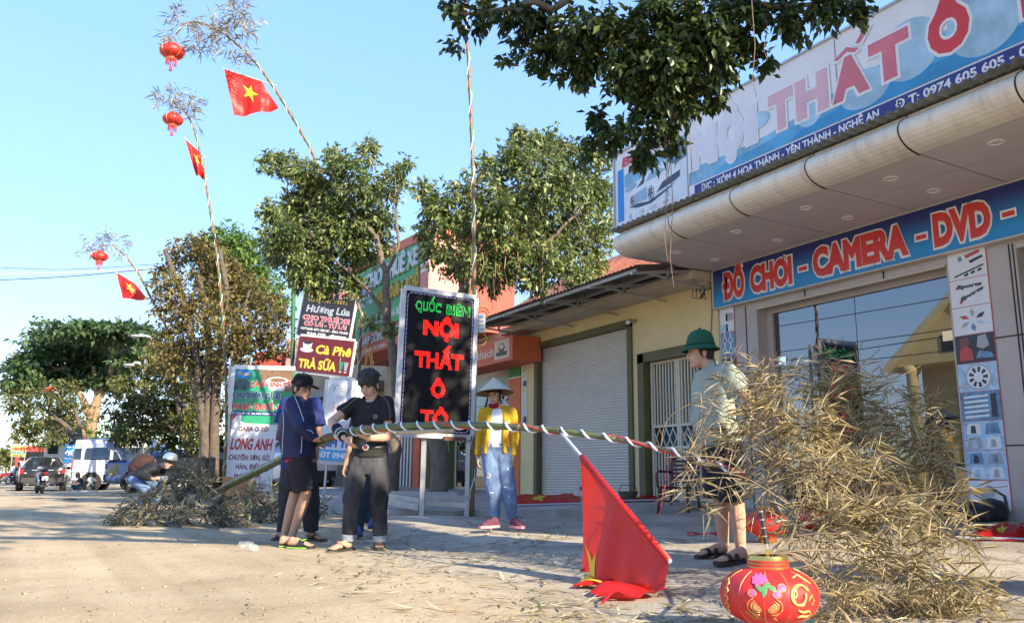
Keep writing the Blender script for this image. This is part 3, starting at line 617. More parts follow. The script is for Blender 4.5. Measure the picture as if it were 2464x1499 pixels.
tag(rest.build('roof_tiles', TILE, tr), kind='stuff')
# ================= orange cafe =================
ORA = mat('orange paint', (.62, .13, .045), .55, var=.08, vs=2, dirt=.15); GRE = mat('green paint', (.04, .20, .05), .55, var=.08, vs=2); PINKP = mat('pink paint', (.66, .26, .22), .6, var=.08, vs=2); BRICK = mat('brick red paint', (.36, .06, .035), .6, var=.12, vs=2)
PGREEN = mat('pale green paint', (.42, .52, .42), .6); OG = mat('olive green paint', (.09, .13, .05), .6)
cf = thing('orange_cafe', 'orange and green cafe building beyond the yellow shop', 'cafe', (8.6, 18, .3))
mb = MB(); mb.bb((8.95, 14.82, .1), (14, 24.2, 3.9)); mb.build('wall', mat('beige plaster', (.50, .42, .29), .8, var=.15), cf)
mb = MB(); mb.bb((8.40, 14.83, .2), (8.95, 15.32, 2.64)); mb.build('pillar', ORA, cf); mb = MB(); mb.bb((8.398, 14.828, 2.66), (8.95, 15.322, 3.10)); mb.build('pillar_block', GRE, cf); mb = MB(); mb.bb((8.40, 14.83, 2.64), (8.95, 15.32, 2.66)); mb.build('pillar_band', WHITE, cf)
mb = MB(); mb.bb((7.75, 14.0, 2.86), (8.394, 16.9, 3.34)); mb.bb((8.40, 14.81, 3.1), (8.96, 16.9, 3.34)); mb.build('fascia', ORA, cf)
KF = Frame((7.75, 16.9, 2.86), (0, -1, 0), (0, 0, 1)); KF.text('khách', 1.35, 2.1, .16, .17, mat('pale lettering', (.7, .5, .4), .5), cf, .03, .003, shear=.25)
KF.rect(2.15, .06, 2.78, .44, .003, mat('cream logo plate', (.62, .48, .33), .5), cf, 'logo_plate'); KB = mat('coffee brown', (.07, .03, .02), .5)
KF.disc(2.46, .28, .13, .09, .005, KB, cf); KF.disc(2.46, .30, .085, .05, .0068, mat('cup cream', (.7, .6, .48), .5), cf); KF.plate([(2.26, .12), (2.66, .12), (2.70, .2), (2.22, .2)], .005, KB, cf)
mb = MB(); mb.bb((8.93, 15.33, 2.5), (8.97, 18.9, 2.85)); mb.build('transom', PGREEN, cf)
mb = MB(); mb.bb((8.92, 15.33, .4), (8.945, 18.9, 2.49)); mb.build('window', GL, cf)
GF = Frame((8.92, 18.9, .4), (0, -1, 0), (0, 0, 1)); GF.text('trà sữa', 1.6, 3.3, 1.55, .2, RED, cf, .04, .003); GF.text('cà phê', 1.6, 3.2, 1.15, .2, RED, cf, .04, .003)
for k in range(7): GF.rect(1.5+.3*k, .5+.2*(k % 3), 1.72+.3*k, .75+.2*(k % 3), .003, [YELP, PWHITE, PGREEN, RED][k % 4], cf)
for y0, y1, m2 in ((20.95, 21.4, ORA), (19.42, 19.83, ORA), (19.08, 19.41, OG)): mb = MB(); mb.bb((8.80, y0, .15), (9.0, y1, 2.9)); mb.build('pillar', m2, cf)
for k in range(24):    # striped metal sheet door
    y = 21.42+k*.115; mb = MB(); mb.bb((8.86, y, .15), (8.90 if k % 2 else 8.88, y+.112, 2.75)); mb.build('door_strip', mat('maroon strip', (.10, .03, .025), .5) if k % 2 else mat('white strip', (.7, .68, .64), .5), cf)
GAT = mat('brass gate', (.32, .24, .12), .45, .3)
for k in range(13): mb = MB(); y = 19.86+k*.088; mb.beam((8.85, y, .3), (8.85, y, 1.55), .022); mb.build('gate_bar', GAT, cf)
for k in range(6):
    a = 19.86+k*.176; mb = MB(); mb.beam((8.85, a, 1.55), (8.85, a+.176, 1.85), .02); mb.beam((8.87, a+.176, 1.55), (8.87, a, 1.85), .02); mb.build('gate_lattice', GAT, cf)
for z in (.3, 1.55, 1.86, 2.3): mb = MB(); mb.beam((8.86, 19.84, z), (8.86, 20.94, z), .035); mb.build('gate_rail', GAT, cf)
mb = MB(); mb.bb((8.9, 19.84, .2), (8.94, 20.94, 2.9)); mb.build('doorway', DARK, cf)
mb = MB(); mb.bb((8.0, 16.9, 3.9), (9.4, 24, 6.3)); mb.build('upper_storey', BRICK, cf)
# the big green board on the cafe front
gb = thing('rental_board', 'big green car rental board with white and yellow raised letters in orange frame', 'sign', (7.2, 19.8, 3.75))
mb = MB(); mb.bb((7.2, 16.95, 3.72), (7.95, 22.75, 4.29)); mb.build('lower_band', ORA, gb)
mb = MB(); mb.bb((7.198, 22.0, 4.29), (7.95, 22.752, 6.25)); mb.build('side_panel', ORA, gb); mb = MB(); mb.bb((7.198, 16.92, 4.29), (7.95, 17.40, 6.0)); mb.build('end_panel', PINKP, gb)
mb = MB(); mb.bb((7.22, 17.40, 4.292), (7.9, 22.0, 6.1)); mb.build('board', mat('board green', (.06, .33, .12), .5, var=.1, vs=1.5), gb)
mb = MB(); mb.prism([(7.19, 16.9, 5.98), (7.19, 16.9, 6.2), (7.19, 22.76, 6.48), (7.19, 22.76, 6.26)], (.8, 0, 0)); mb.build('top_beam', ORA, gb)
for z in (4.85, 4.7): mb = MB(); mb.bb((7.193, 22.0, z), (7.1975, 22.75, z+.07)); mb.build('stripe', WHITE, gb)
for z in (5.2, 5.35): mb = MB(); mb.bb((7.193, 16.92, z), (7.1975, 17.4, z+.07)); mb.build('stripe', WHITE, gb)
QF = Frame((7.22, 22.0, 4.29), (0, -1, 0), (0, 0, 1)); LW = mat('raised white letter', (.62, .66, .64), .5); LY = mat('raised yellow letter', (.62, .40, .06), .45)
QF.text('CHO THUÊ XE', .9, 4.5, 1.18, .44, LW, gb, .045, .002, thick=.07); QF.text('TỰ LÁI CÓ LÁI -5 - 8 CHỖ', 1.75, 4.56, .66, .30, LY, gb, .045, .002, thick=.06)
QF.rect(.04, 1.0, 1.1, 1.35, .002, mat('print pale lilac', (.6, .6, .68), .5), gb); QF.text('PHỤC VỤ 24/24', .1, 1.05, 1.1, .15, NAVY, gb, .04, .004); QF.text('HOTLINE:0963 170 868', .1, 1.35, .80, .12, LW, gb, .04, .003)
CG = mat('print lime', (.38, .48, .04), .45, var=.2, vs=5)
QF.plate([(.15, .25), (.2, .4), (.45, .62), (.85, .66), (1.1, .5), (1.12, .3), (.9, .16), (.4, .14)], .003, CG, gb); QF.plate([(.42, .45), (.55, .6), (.8, .62), (.85, .45)], .005, PDK, gb)
for x in (.35, .9): QF.disc(x, .2, .1, .13, .006, PDK, gb)
QF.text('NỘI ĐỊA', 1.5, 2.3, .2, .18, LW, gb, .04, .003); QF.text('GIÁ RẺ', 2.6, 3.4, .2, .18, LW, gb, .04, .003)
QB = Frame((7.2, 22.75, 3.72), (0, -1, 0), (0, 0, 1)); QB.text('NHẬN HỢP ĐỒNG THAM QUAN', .45, 5.3, .27, .22, LW, gb, .05, .002, thick=.03); QB.text('ĐC: XÓM 4 HOA THÀNH - YÊN THÀNH - N.A', .55, 3.6, .07, .1, LW, gb, .04, .002)
sr = thing('beige_shop_row', 'row of beige shops with dark shutters beyond the orange cafe', 'shop', (9.6, 31, 0)); BEI = mat('beige shop plaster', (.42, .35, .24), .85, var=.2, vs=1.2, dirt=.4, ds=1.0)
mb = MB(); mb.bb((9.4, 24.3, 0), (15, 40, 5.6)); mb.build('wall', BEI, sr); mb = MB(); mb.bb((8.3, 24.3, 3.3), (9.39, 40, 3.5)); mb.build('eaves', TINR, sr)
for k in range(4):
    y = 25.1+3.7*k; mb = MB(); mb.bb((9.33, y, .2), (9.395, y+2.7, 2.8)); mb.build('shutter', mat('dark shutter %d' % (k % 2), [(.07, .06, .06), (.20, .17, .13)][k % 2], .6, var=.2, vs=3), sr); mb = MB(); mb.bb((9.25, y-.35, .1), (9.398, y-.1, 3.3)); mb.build('pier', BEI, sr)
# red pylon building far left of the cafe signs
rb_ = thing('red_shopfront', 'pink and red shopfront with dark lettering behind the rental signs', 'building', at(655, 870, D=34))
p = at(655, 900, D=34); FA = Frame(p+RIGHT*-.8-UP*3, RIGHT, UP); 
mb = MB(); mb.box(p+FWD*1.5-UP*1.6, (1.9, 2, 5.2), (RIGHT, FWD, UP)); mb.build('wall', BRICK, rb_); mb = MB(); mb.box(p+RIGHT*.75+FWD*.4+UP*.2, (.62, .3, 2.6), (RIGHT, FWD, UP)); mb.build('sign_edge', PINKP, rb_)
f2 = Frame(p+RIGHT*-.9+FWD*.48-UP*.4, RIGHT, UP); f2.text('PHỤ', .05, .8, .3, .4, PGR, rb_, .05, .01, shear=.2); f2.text('TÙNG', .1, 1.2, -.4, .35, PGR, rb_, .05, .01)
# grey buildings glimpsed behind the left trees
HOUSES = [(152, 1068, 62, 2.2, 4.2, 'grey concrete house glimpsed behind the left tree trunk', (.42, .42, .42)), (345, 1080, 60, 3.2, 4.0, 'teal and grey house half hidden behind the silver van', (.30, .42, .38))]
for u, v, D, wd, h, lab, c_ in HOUSES:
    p = at(u, v, D=D); p.z = 0; t = thing('far_house', lab, 'house', p); m2 = mat(lab[:14], c_, .8, var=.15)
    mb = MB(); mb.box(p+UP*(h/2), (wd, 6, h)); mb.build('wall', m2, t); mb = MB(); mb.box(p+UP*(h+.15), (wd+.6, 6.6, .3)); mb.build('roof', TINR, t)
    for k in (-.3, .25):
        mb = MB(); mb.box(p+UP*(h*.62)+V((wd*k, -3.02, 0)), (.6, .08, .9)); mb.build('window', GL, t)
# the yellow house across the street, mirrored in the shop glass
oh = thing('gabled_house', 'pale yellow gabled house across the street mirrored in the shop glass', 'house', (-8.8, 15.5, 0))
PY = mat('pale yellow plaster', (.66, .55, .27), .8, var=.08)
mb = MB(); mb.prism([(-12, 12.9, 0), (-12, 18.1, 0), (-12, 18.1, 4.5), (-12, 15.5, 6.6), (-12, 12.9, 4.5)], (2.6, 0, 0)); mb.build('wall', PY, oh)
mb = MB(); mb.prism([(-9.6, 12.5, 4.4), (-9.6, 18.5, 4.4), (-9.6, 15.5, 6.9)], (1.1, 0, 0)); mb.build('gable', PY, oh)
for s in (-1, 1):
    mb = MB(); mb.beam((-9.0, 15.5, 7.0), (-9.0, 15.5+s*3.3, 4.3), 1.6, .18, V((1, 0, 0)).cross(V((0, s*3.3, -2.7))).normalized()); mb.build('roof_edge', mat('cream plaster', (.72, .64, .42), .8), oh)
    mb = MB(); mb.lathe((-8.7, 15.5+s*2.5, 0), [(.22, 0), (.2, 4.1), (.3, 4.2), (.3, 4.4)], n=16, caps=True); mb.build('column', PY, oh, True)
    mb = MB(); mb.bb((-8.52, 15.5+s*.9-.25, 4.75), (-8.46, 15.5+s*.9+.25, 5.3)); mb.build('vent', DARK, oh)
mb = MB(); mb.bb((-9.42, 14.2, 1.0), (-9.36, 16.8, 3.4)); mb.build('window', GL, oh)
# ================= free-standing signs =================
LEDB = mat('LED board black', (.006, .006, .008), .55, spec=.2); FRW = mat('sign frame white', (.56, .56, .57), .4, dirt=.2, ds=5)
def emat(name, col, s): 
    m = mat(name, col, .5, emit=s); return m
LR = emat('lit red LED', (.9, .02, .01), .5); LG = emat('lit green LED', (.03, .62, .10), .35); LBL = emat('lit blue LED', (.12, .10, .75), .4); LWH = emat('lit white LED', (.6, .55, .7), .2)
LD = 11.1
def corner(u, v, D=LD): return at(u, v, D=D)
tl_, tr_, br_, bl_ = corner(964, 692, 10.85), corner(1138, 716, 11.38), corner(1131, 1049, 11.38), corner(956, 1041, 10.85)
led = thing('led_sign', 'tall black LED sign board with red and green dotted letters on steel legs', 'sign', (bl_+br_)/2*1.0-UP*1.0)
Ru = (tr_-tl_+br_-bl_); Uu = (tl_-bl_+tr_-br_); LW_ = ((tr_-tl_).length+(br_-bl_).length)/2; LH = ((tl_-bl_).length+(tr_-br_).length)/2
E_ = Frame(bl_, Ru, Uu); N_ = E_.N
mb = MB(); mb.box(E_.p(LW_/2, LH/2, -.06), (LW_, LH, .115), (E_.R, E_.U, N_)); mb.build('cabinet', FRW, led)
mb = MB(); mb.box(E_.p(LW_/2, LH/2, .003), (LW_-.05, LH-.05, .01), (E_.R, E_.U, N_)); mb.build('face', LEDB, led)
mb = MB()
for a, b_ in (((0, 0), (LW_, 0)), ((LW_, 0), (LW_, LH)), ((LW_, LH), (0, LH)), ((0, LH), (0, 0))): mb.beam(E_.p(*a, -.02), E_.p(*b_, -.02), .03, .09, E_.R if a[0] == b_[0] else E_.U)
mb.build('frame', FRW, led)
def dots(txt, x0, x1, y, h, m, step, bold=.06, r=.40, name='led_letters', outline=False):
    me, co = _textmesh(txt, bold, 3); mnx, mxx = co[:, 0].min(), co[:, 0].max(); X = (co[:, 0]-mnx)*(x1-x0)/(mxx-mnx); Y = co[:, 1]*h/.73
    bv = BVHTree.FromPolygons([(float(a), float(b_), 0) for a, b_ in zip(X, Y)], [tuple(p.vertices) for p in me.polygons]); bpy.data.meshes.remove(me)
    ins = lambda a, b_: bv.ray_cast(V((a, b_, 1)), V((0, 0, -1)))[0] is not None
    mb = MB(); yy = Y.min()+step*.3
    while yy < Y.max():
        xx = step*.2
        while xx < x1-x0:
            if ins(xx, yy) and (not outline or not all(ins(xx+dx, yy+dy) for dx, dy in ((step, 0), (-step, 0), (0, step), (0, -step)))):
                c = E_.p(x0+xx, y+yy, .0085); n0 = len(mb.v)
                for k in range(6): t = k*1.0472; mb.v.append(c+E_.R*(step*r*math.cos(t))+E_.U*(step*r*math.sin(t)))
                mb.v.append(c+N_*.006)
                for k in range(6): mb._f(n0+k, n0+(k+1) % 6, n0+6)
            xx += step
        yy += step
    o = mb.build(name, m, led, fix=False); o['kind'] = 'stuff'; return o
s = LW_/174; 
dots('QUỐC', 26*s, 88*s, LH*.858, .13, LG, .0165, .045, outline=True); dots('BIÊN', 101*s, 160*s, LH*.855, .13, LG, .0165, .045, outline=True)
dots('NỘI', 47*s, 134*s, LH*.69, .205, LR, .0175, .06); dots('THẤT', 30*s, 147*s, LH*.465, .20, LR, .0175, .06); dots('Ô', 71*s, 107*s, LH*.262, .20, LR, .0175, .065); dots('TÔ', 50*s, 117*s, LH*.062, .20, LR, .0175, .06)
mb, mb2 = MB(), MB(); k = 0; i0 = .045; per = []
for t in np.arange(i0+.06, LW_-i0-.06, .021): per += [(t, i0), (t, LH-i0)]
for t in np.arange(i0+.06, LH-i0-.06, .021): per += [(i0, t), (LW_-i0, t)]
for (cx_, cy_, a0) in ((i0+.06, i0+.06, math.pi), (LW_-i0-.06, i0+.06, 1.5*math.pi), (LW_-i0-.06, LH-i0-.06, 0), (i0+.06, LH-i0-.06, .5*math.pi)):
    for t in np.linspace(0, math.pi/2, 5): per.append((cx_+.06*math.cos(a0+t), cy_+.06*math.sin(a0+t)))
for q, (x, y) in enumerate(per): (mb if q % 3 else mb2).ell(E_.p(x, y, .009), .0055, n=5, m=3)
tag(mb.build('border_leds', LWH, led), kind='stuff'); tag(mb2.build('border_leds', LBL, led), kind='stuff')
# steel legs
def legs(u, v0, v1, D, w=.06, name='leg'):
    a = at(u, v0, D=D); b_ = V((a.x, a.y, gz(a.x, a.y)-.02)); mb = MB(); mb.beam(b_, V((a.x, a.y, a.z)), w, w, RIGHT); return mb.build(name, STEEL, led)
legs(1021, 1040, 0, 11.15); legs(1127, 1040, 0, 11.45); legs(1146, 735, 0, 11.6, .05, 'rear_post')
for v in (1051, 1195): 
    mb = MB(); mb.beam(at(1016, v, D=11.15), at(1130, v+2, D=11.45), .07 if v < 1100 else .05, .05); mb.build('cross_bar', STEEL, led)
mb = MB(); mb.beam(E_.p(.64, -.045, .03), E_.p(.95, -.04, .03), .05, .05); mb.build('rusty_bracket', mat('rusty iron', (.16, .06, .04), .8, var=.3, vs=20), led)
jb = thing('junction_box', 'white junction box with looped yellow wires on the post right of the LED sign', 'box', at(1158, 778, D=11.5)); p = WL[jb]
mb = MB(); mb.box(p, (.11, .08, .26), (RIGHT, FWD, UP)); mb.build('case', WHITE, jb)
for k in range(4): mb = MB(); mb.box(p+UP*(.09-.06*k)-FWD*.045, (.085, .02, .035), (RIGHT, FWD, UP)); mb.build('terminal', PGR, jb)
YW = mat('yellow wire', (.5, .3, .05), .5)
for k in range(4):
    q = [p+UP*(.13+.01*k)+RIGHT*(.03*math.cos(t)*(2+k*.5)+.01)+UP*(.05*math.sin(t)*(1+.3*k)) for t in np.linspace(0, 6, 12)]; mb = MB(); mb.tube(q, .006, 5); mb.build('wire', YW if k % 2 else BLACK, jb)
    q = [p-UP*(.16+.02*k)+RIGHT*(.03*math.cos(t)*(1.5+k*.5)-.01)+UP*(.05*math.sin(t)*(1+.3*k)) for t in np.linspace(0, 6, 12)]; mb = MB(); mb.tube(q, .006, 5); mb.build('wire', YW if k % 2 else BLACK, jb)
# steel frame lying by the sign
fr_ = thing('steel_frame', 'loose galvanised steel frame lying beside the LED sign legs', 'frame', at(970, 1205, D=11.6)); 
for a, b_ in (((935, 1192, 12.2), (1012, 1204, 11.5)), ((935, 1206, 12.0), (1010, 1221, 11.3)), ((935, 1192, 12.2), (1120, 1200, 12.3)), ((1010, 1207, 11.4), (1125, 1215, 11.4)), ((940, 1186, 12.6), (1100, 1189, 12.8))):
    mb = MB(); mb.beam(at(a[0], a[1], D=a[2]), at(b_[0], b_[1], D=b_[2]), .05, .07); mb.build('tube', STEEL, fr_)
# ---- rental and garage signs on the grey post ----
DS = 20
def signframe(tl, tr, bl, D, dt=0): 
    a, b_, c_ = at(*tl, D=D), at(*tr, D=D+dt), at(*bl, D=D); return Frame(c_, b_-a, a-c_), (b_-a).length, (a-c_).length
z4 = zoomer(800, 1300, 2.727)
F1, W1, H1 = signframe(z4(108, 95), z4(712, 112), z4(95, 568), DS)
t1 = thing('car_rental_sign', 'green car rental and coffee sign on the grey post', 'sign', F1.p(W1/2, 0))
SG = mat('sign print green', (.03, .30, .15), .45, var=.15, vs=3); BRN = mat('print coffee brown', (.20, .12, .07), .5, var=.4, vs=6)
mb = MB(); mb.box(F1.p(W1/2, H1/2, -.04), (W1, H1, .08), (F1.R, F1.U, F1.N)); mb.build('panel', SG, t1)
mb = MB(); mb.beam(F1.p(0, 0), F1.p(0, H1), .05, .1, F1.R); mb.beam(F1.p(0, H1), F1.p(W1, H1), .04, .1); mb.build('frame', WHITE, t1)
F1.plate([(W1*.42, H1*.98), (W1*.98, H1*.98), (W1*.98, H1*.52), (W1*.75, H1*.5), (W1*.5, H1*.65)], .003, BRN, t1)
F1.disc(W1*.17, H1*.86, W1*.145, H1*.1, .003, mat('oval blue', (.02, .22, .6), .45), t1); F1.text('TẤN TÂM', W1*.06, W1*.28, H1*.83, H1*.055, LY, t1, .05, .006)
F1.disc(W1*.73, H1*.72, W1*.19, H1*.09, .005, PWHITE, t1); F1.plate([(W1*.55, H1*.72), (W1*.91, H1*.72), (W1*.84, H1*.52), (W1*.62, H1*.52)], .0045, PWHITE, t1); F1.disc(W1*.74, H1*.745, W1*.13, H1*.05, .007, BRN, t1)
F1.plate([(W1*.02, H1*.58), (W1*.05, H1*.72), (W1*.12, H1*.755), (W1*.22, H1*.74), (W1*.33, H1*.62), (W1*.34, H1*.56), (W1*.2, H1*.53), (W1*.05, H1*.54)], .003, mat('print car teal', (.05, .10, .12), .4, var=.3, vs=10), t1)
for x in (.06, .2): F1.disc(W1*x, H1*.56, W1*.025, H1*.045, .006, PDK, t1)
def otext(f, t, x0, x1, y, h, m, par, b=.04, mo=PWHITE, grow=.032): f.text(t, x0-.01, x1+.01, y, h, mo, par, b+grow, .0085, thick=.002); f.text(t, x0, x1, y, h, m, par, b, .012, thick=.002)
otext(F1, 'CÀ FÊ - SINH TỐ', W1*.31, W1*.95, H1*.605, H1*.10, RED, t1); otext(F1, 'CHO THUÊ XE TỰ LÁI', W1*.03, W1*.80, H1*.355, H1*.12, NAVY, t1); otext(F1, 'MUA BÁN - TRAO ĐỔI - KÝ GỬI', W1*.03, W1*.99, H1*.125, H1*.12, RED, t1)
F1.rect(0, 0, W1, H1*.075, .004, NAVY, t1); F1.text('ĐT: 0963 170 868   ĐC: HOA THÀNH - YÊN THÀNH', W1*.04, W1*.92, H1*.02, H1*.035, PWHITE, t1, .035, .007)
F2, W2, H2 = signframe(z4(75, 572), z4(525, 582), z4(52, 1325), DS-.05)
t2 = thing('garage_banner', 'white car garage banner below the green rental sign', 'banner', F2.p(W2/2, 0)); BAN = mat('banner vinyl', (.64, .65, .68), .5, var=.05, vs=2)
mb = MB(); mb.box(F2.p(W2/2, H2/2, -.01), (W2, H2, .015), (F2.R, F2.U, F2.N)); mb.build('sheet', BAN, t2)
F2.plate([(W2*.2, H2), (W2*.99, H2), (W2*.99, H2*.885), (W2*.28, H2*.9), (W2*.2, H2*.93)], .002, SG, t2); F2.plate([(.01, H2), (W2*.1, H2), (.01, H2*.92)], .002, RED, t2)
MAR = mat('print maroon', (.20, .03, .04), .5)
F2.text('GARA Ô TÔ', W2*.17, W2*.82, H2*.79, H2*.06, MAR, t2, .02, .003); F2.text('LONG ANH', W2*.02, W2*.92, H2*.55, H2*.145, mat('print crimson', (.45, .02, .03), .45), t2, .035, .003, shear=.12); F2.text('CHUYÊN: SƠN, GÒ,', W2*.01, W2*.92, H2*.41, H2*.07, MAR, t2, .018, .003); F2.text('HÀN, ĐIỆN', W2*.18, W2*.74, H2*.29, H2*.065, MAR, t2, .018, .003); F2.text('MÁY, GẦM', W2*.17, W2*.72, H2*.165, H2*.065, MAR, t2, .018, .003)
F2.text('Yên Thành, Nghệ An', W2*.35, W2*.9, H2*.08, H2*.026, MAR, t2, .02, .003); F2.text('031 456 70', W2*.45, W2*.85, H2*.035, H2*.026, MAR, t2, .02, .003)
ps = thing('sign_post', 'grey steel post carrying the rental sign and garage banner', 'post', at(553, 1185, D=20.1)); 
mb = MB(); a = at(556, 880, D=20.1); b_ = at(549, 1178, D=20.1); mb.beam(V((b_.x, b_.y, .05)), a, .11, .08, RIGHT); mb.build('shaft', STEEL, ps); mb = MB(); mb.lathe(V((b_.x, b_.y, .3)), [(.1, -.2), (.1, .15), (.06, .2)], n=12, caps=True); mb.build('footing', mat('rust footing', (.14, .08, .06), .8), ps)
# ---- coffee signs on the green pole ----
zc = zoomer(1000, 900, 1.874); DC = 20.6
F3, W3, H3 = signframe(zc(158, 230), zc(502, 264), zc(150, 592), DC, -.5)
t3 = thing('cafe_sign', 'black coffee and car hire sign, upper one on the green pole', 'sign', F3.p(W3/2, 0)); SBK = mat('sign print black', (.025, .022, .03), .4)
mb = MB(); mb.box(F3.p(W3/2, H3/2, -.05), (W3, H3, .1), (F3.R, F3.U, F3.N)); mb.build('panel', SBK, t3)
def rim(f, W, H, par, m=WHITE, w=.03):
    mb = MB()
    for a, b_ in (((0, 0), (W, 0)), ((W, 0), (W, H)), ((W, H), (0, H)), ((0, H), (0, 0))): mb.beam(f.p(*a, -.04), f.p(*b_, -.04), w, .11, f.R if a[0] == b_[0] else f.U)
    mb.build('frame', m, par)
rim(F3, W3, H3, t3); CPK = mat('print rose', (.55, .12, .15), .4)
otext(F3, 'Cà Fê', W3*.28, W3*.97, H3*.74, H3*.16, CPK, t3, .03, grow=.03); F3.plate([(W3*.06, H3*.84), (W3*.24, H3*.82), (W3*.2, H3*.74), (W3*.1, H3*.75)], .003, CPK, t3)
for k in range(3): F3.plate([(W3*(.1+.03*k), H3*.86), (W3*(.12+.03*k), H3*.9), (W3*(.1+.03*k), H3*.95), (W3*(.085+.03*k), H3*.9)], .003, PWHITE, t3)
for k in range(15):
    x = .1+.052*k; F3.plate([(W3*x, H3*.665), (W3*(x+.045), H3*.69), (W3*(x+.02), H3*.70)], .003, LY, t3); F3.plate([(W3*x, H3*.665), (W3*(x+.045), H3*.65), (W3*(x+.02), H3*.635)], .003, LY, t3)
SIL = mat('print silver', (.42, .46, .52), .4)
F3.text('Hương Lúa', W3*.1, W3*.95, H3*.44, H3*.13, SIL, t3, .035, .004, shear=.1); otext(F3, 'CHO THUÊ XE', W3*.06, W3*.97, H3*.29, H3*.085, CPK, t3, .05, grow=.04); otext(F3, 'CÓ LÁI - TỰ LÁI', W3*.11, W3*.93, H3*.185, H3*.075, CPK, t3, .045, grow=.04); F3.text('HOTLINE: 0971.388.767 - 0963.170.868', W3*.06, W3*.98, H3*.105, H3*.045, PWHITE, t3, .03, .004); F3.text('Kính Mời', W3*.2, W3*.56, H3*.03, H3*.045, PWHITE, t3, .03, .004, shear=.2)
F3.plate([(W3*.63, H3*.045), (W3*.72, H3*.08), (W3*.72, H3*.06), (W3*.96, H3*.06), (W3*.96, H3*.03), (W3*.72, H3*.03), (W3*.72, H3*.01)], .004, PWHITE, t3)
F4, W4, H4 = signframe(zc(140, 603), zc(508, 640), zc(132, 835), DC-.05, -.55)
t4 = thing('milk_tea_sign', 'dark red coffee and milk tea sign, lower one on the green pole', 'sign', F4.p(W4/2, 0)); mb = MB(); mb.box(F4.p(W4/2, H4/2, -.05), (W4, H4, .1), (F4.R, F4.U, F4.N)); mb.build('panel', mat('sign print dark red', (.14, .015, .02), .4, var=.15, vs=4), t4); rim(F4, W4, H4, t4)
LY2 = mat('print yellow', (.72, .55, .07), .45)
F4.text('Cà Phê', W4*.33, W4*.98, H4*.55, H4*.25, LY2, t4, .04, .004, shear=.15); F4.text('TRÀ SỮA', W4*.06, W4*.76, H4*.1, H4*.25, LY2, t4, .045, .004)
F4.disc(W4*.17, H4*.62, W4*.12, H4*.07, .003, PWHITE, t4); F4.plate([(W4*.08, H4*.83), (W4*.26, H4*.83), (W4*.24, H4*.62), (W4*.11, H4*.62)], .0045, PWHITE, t4); F4.disc(W4*.17, H4*.83, W4*.08, H4*.05, .006, PDK, t4)
for k in range(2): F4.plate([(W4*(.80+.09*k), H4*.38), (W4*(.88+.09*k), H4*.38), (W4*(.86+.09*k), H4*.14), (W4*(.82+.09*k), H4*.14)], .004, [SG, PGR][k], t4); F4.rect(W4*(.82+.09*k), H4*.08, W4*(.86+.09*k), H4*.11, .004, PWHITE, t4)
F4.rect(W4*.81, H4*.38, W4*.815, H4*.5, .004, PWHITE, t4)
gp = thing('green_pole', 'tall green pole carrying the two coffee signs', 'pole', at(706, 1150, D=20.8)); a = at(707, 640, D=20.75); b_ = at(703, 1150, D=20.75); mb = MB(); mb.tube([V((b_.x, b_.y, .1)), a], .055, 12); mb.build('shaft', mat('dark green paint', (.03, .13, .06), .5), gp)
for v in (690, 800, 815, 880): mb = MB(); q = at(706, v, D=20.7); mb.beam(q, q+RIGHT*.2, .04, .03); mb.build('clamp', STEEL, gp)
# ---- leaning white phone-card sign behind the men ----
zb = zoomer(900, 1280, 1.9467)
F5, W5, H5 = signframe(zb(557, 195), zb(815, 213), zb(507, 765), 13.6)
t5 = thing('phone_card_sign', 'white phone card sign standing behind the two young men', 'sign', F5.p(W5/2, 0)); mb = MB(); mb.box(F5.p(W5/2, H5/2, -.03), (W5, H5, .06), (F5.R, F5.U, F5.N)); mb.build('panel', BAN, t5); rim(F5, W5, H5, t5, STEEL, .02)
F5.text('Thúy Hà', W5*.1, W5*1.0, H5*.86, H5*.085, SIL, t5, .035, .004, shear=.15); F5.text('HÀNG', W5*.2, W5*.98, H5*.60, H5*.12, PINK, t5, .04, .004); F5.text('P HỢP', W5*.3, W5*.98, H5*.36, H5*.11, PINK, t5, .04, .004); F5.text('SIM THẺ', W5*.06, W5*1.0, H5*.175, H5*.09, mat('print royal', (.02, .09, .33), .45), t5, .05, .004)
F5.rect(0, 0, W5, H5*.135, .003, mat('print cyan', (.04, .33, .60), .45), t5); F5.text('ĐT 0948', W5*.02, W5*.75, H5*.035, H5*.07, PWHITE, t5, .045, .006)
for x in (.15, .85): mb = MB(); a = F5.p(W5*x, 0, -.06); mb.beam(V((a.x, a.y, .05)), F5.p(W5*x, H5*.5, -.06), .04, .03, RIGHT); mb.build('leg', STEEL, t5)
# ---- blue temple sign by the van ----
z2 = zoomer(0, 1550, 4.928)
F6, W6, H6 = signframe(z2(1160, 330), z2(1470, 330), z2(1142, 655), 46)
t6 = thing('blue_notice_sign', 'blue sign with white capital letters beside the silver van', 'sign', F6.p(W6/2, 0)); mb = MB(); mb.box(F6.p(W6/2, H6/2, -.05), (W6, H6, .08), (F6.R, F6.U, F6.N)); mb.build('panel', mat('print azure', (.01, .25, .58), .45), t6)
F6.text('GIÁO HỘI', W6*.12, W6*.8, H6*.83, H6*.08, PWHITE, t6, .04, .006); F6.text('CHÙA GÁM', W6*.05, W6*1.3, H6*.38, H6*.28, PWHITE, t6, .06, .006); F6.text('ĐC: XÓM 5', W6*.05, W6*.7, H6*.2, H6*.07, PWHITE, t6, .03, .006)
for x in (.1, .8): mb = MB(); a = F6.p(W6*x, 0, -.06); mb.beam(V((a.x, a.y, .0)), F6.p(W6*x, H6, -.1), .07, .07, RIGHT); mb.build('post', STEEL, t6)
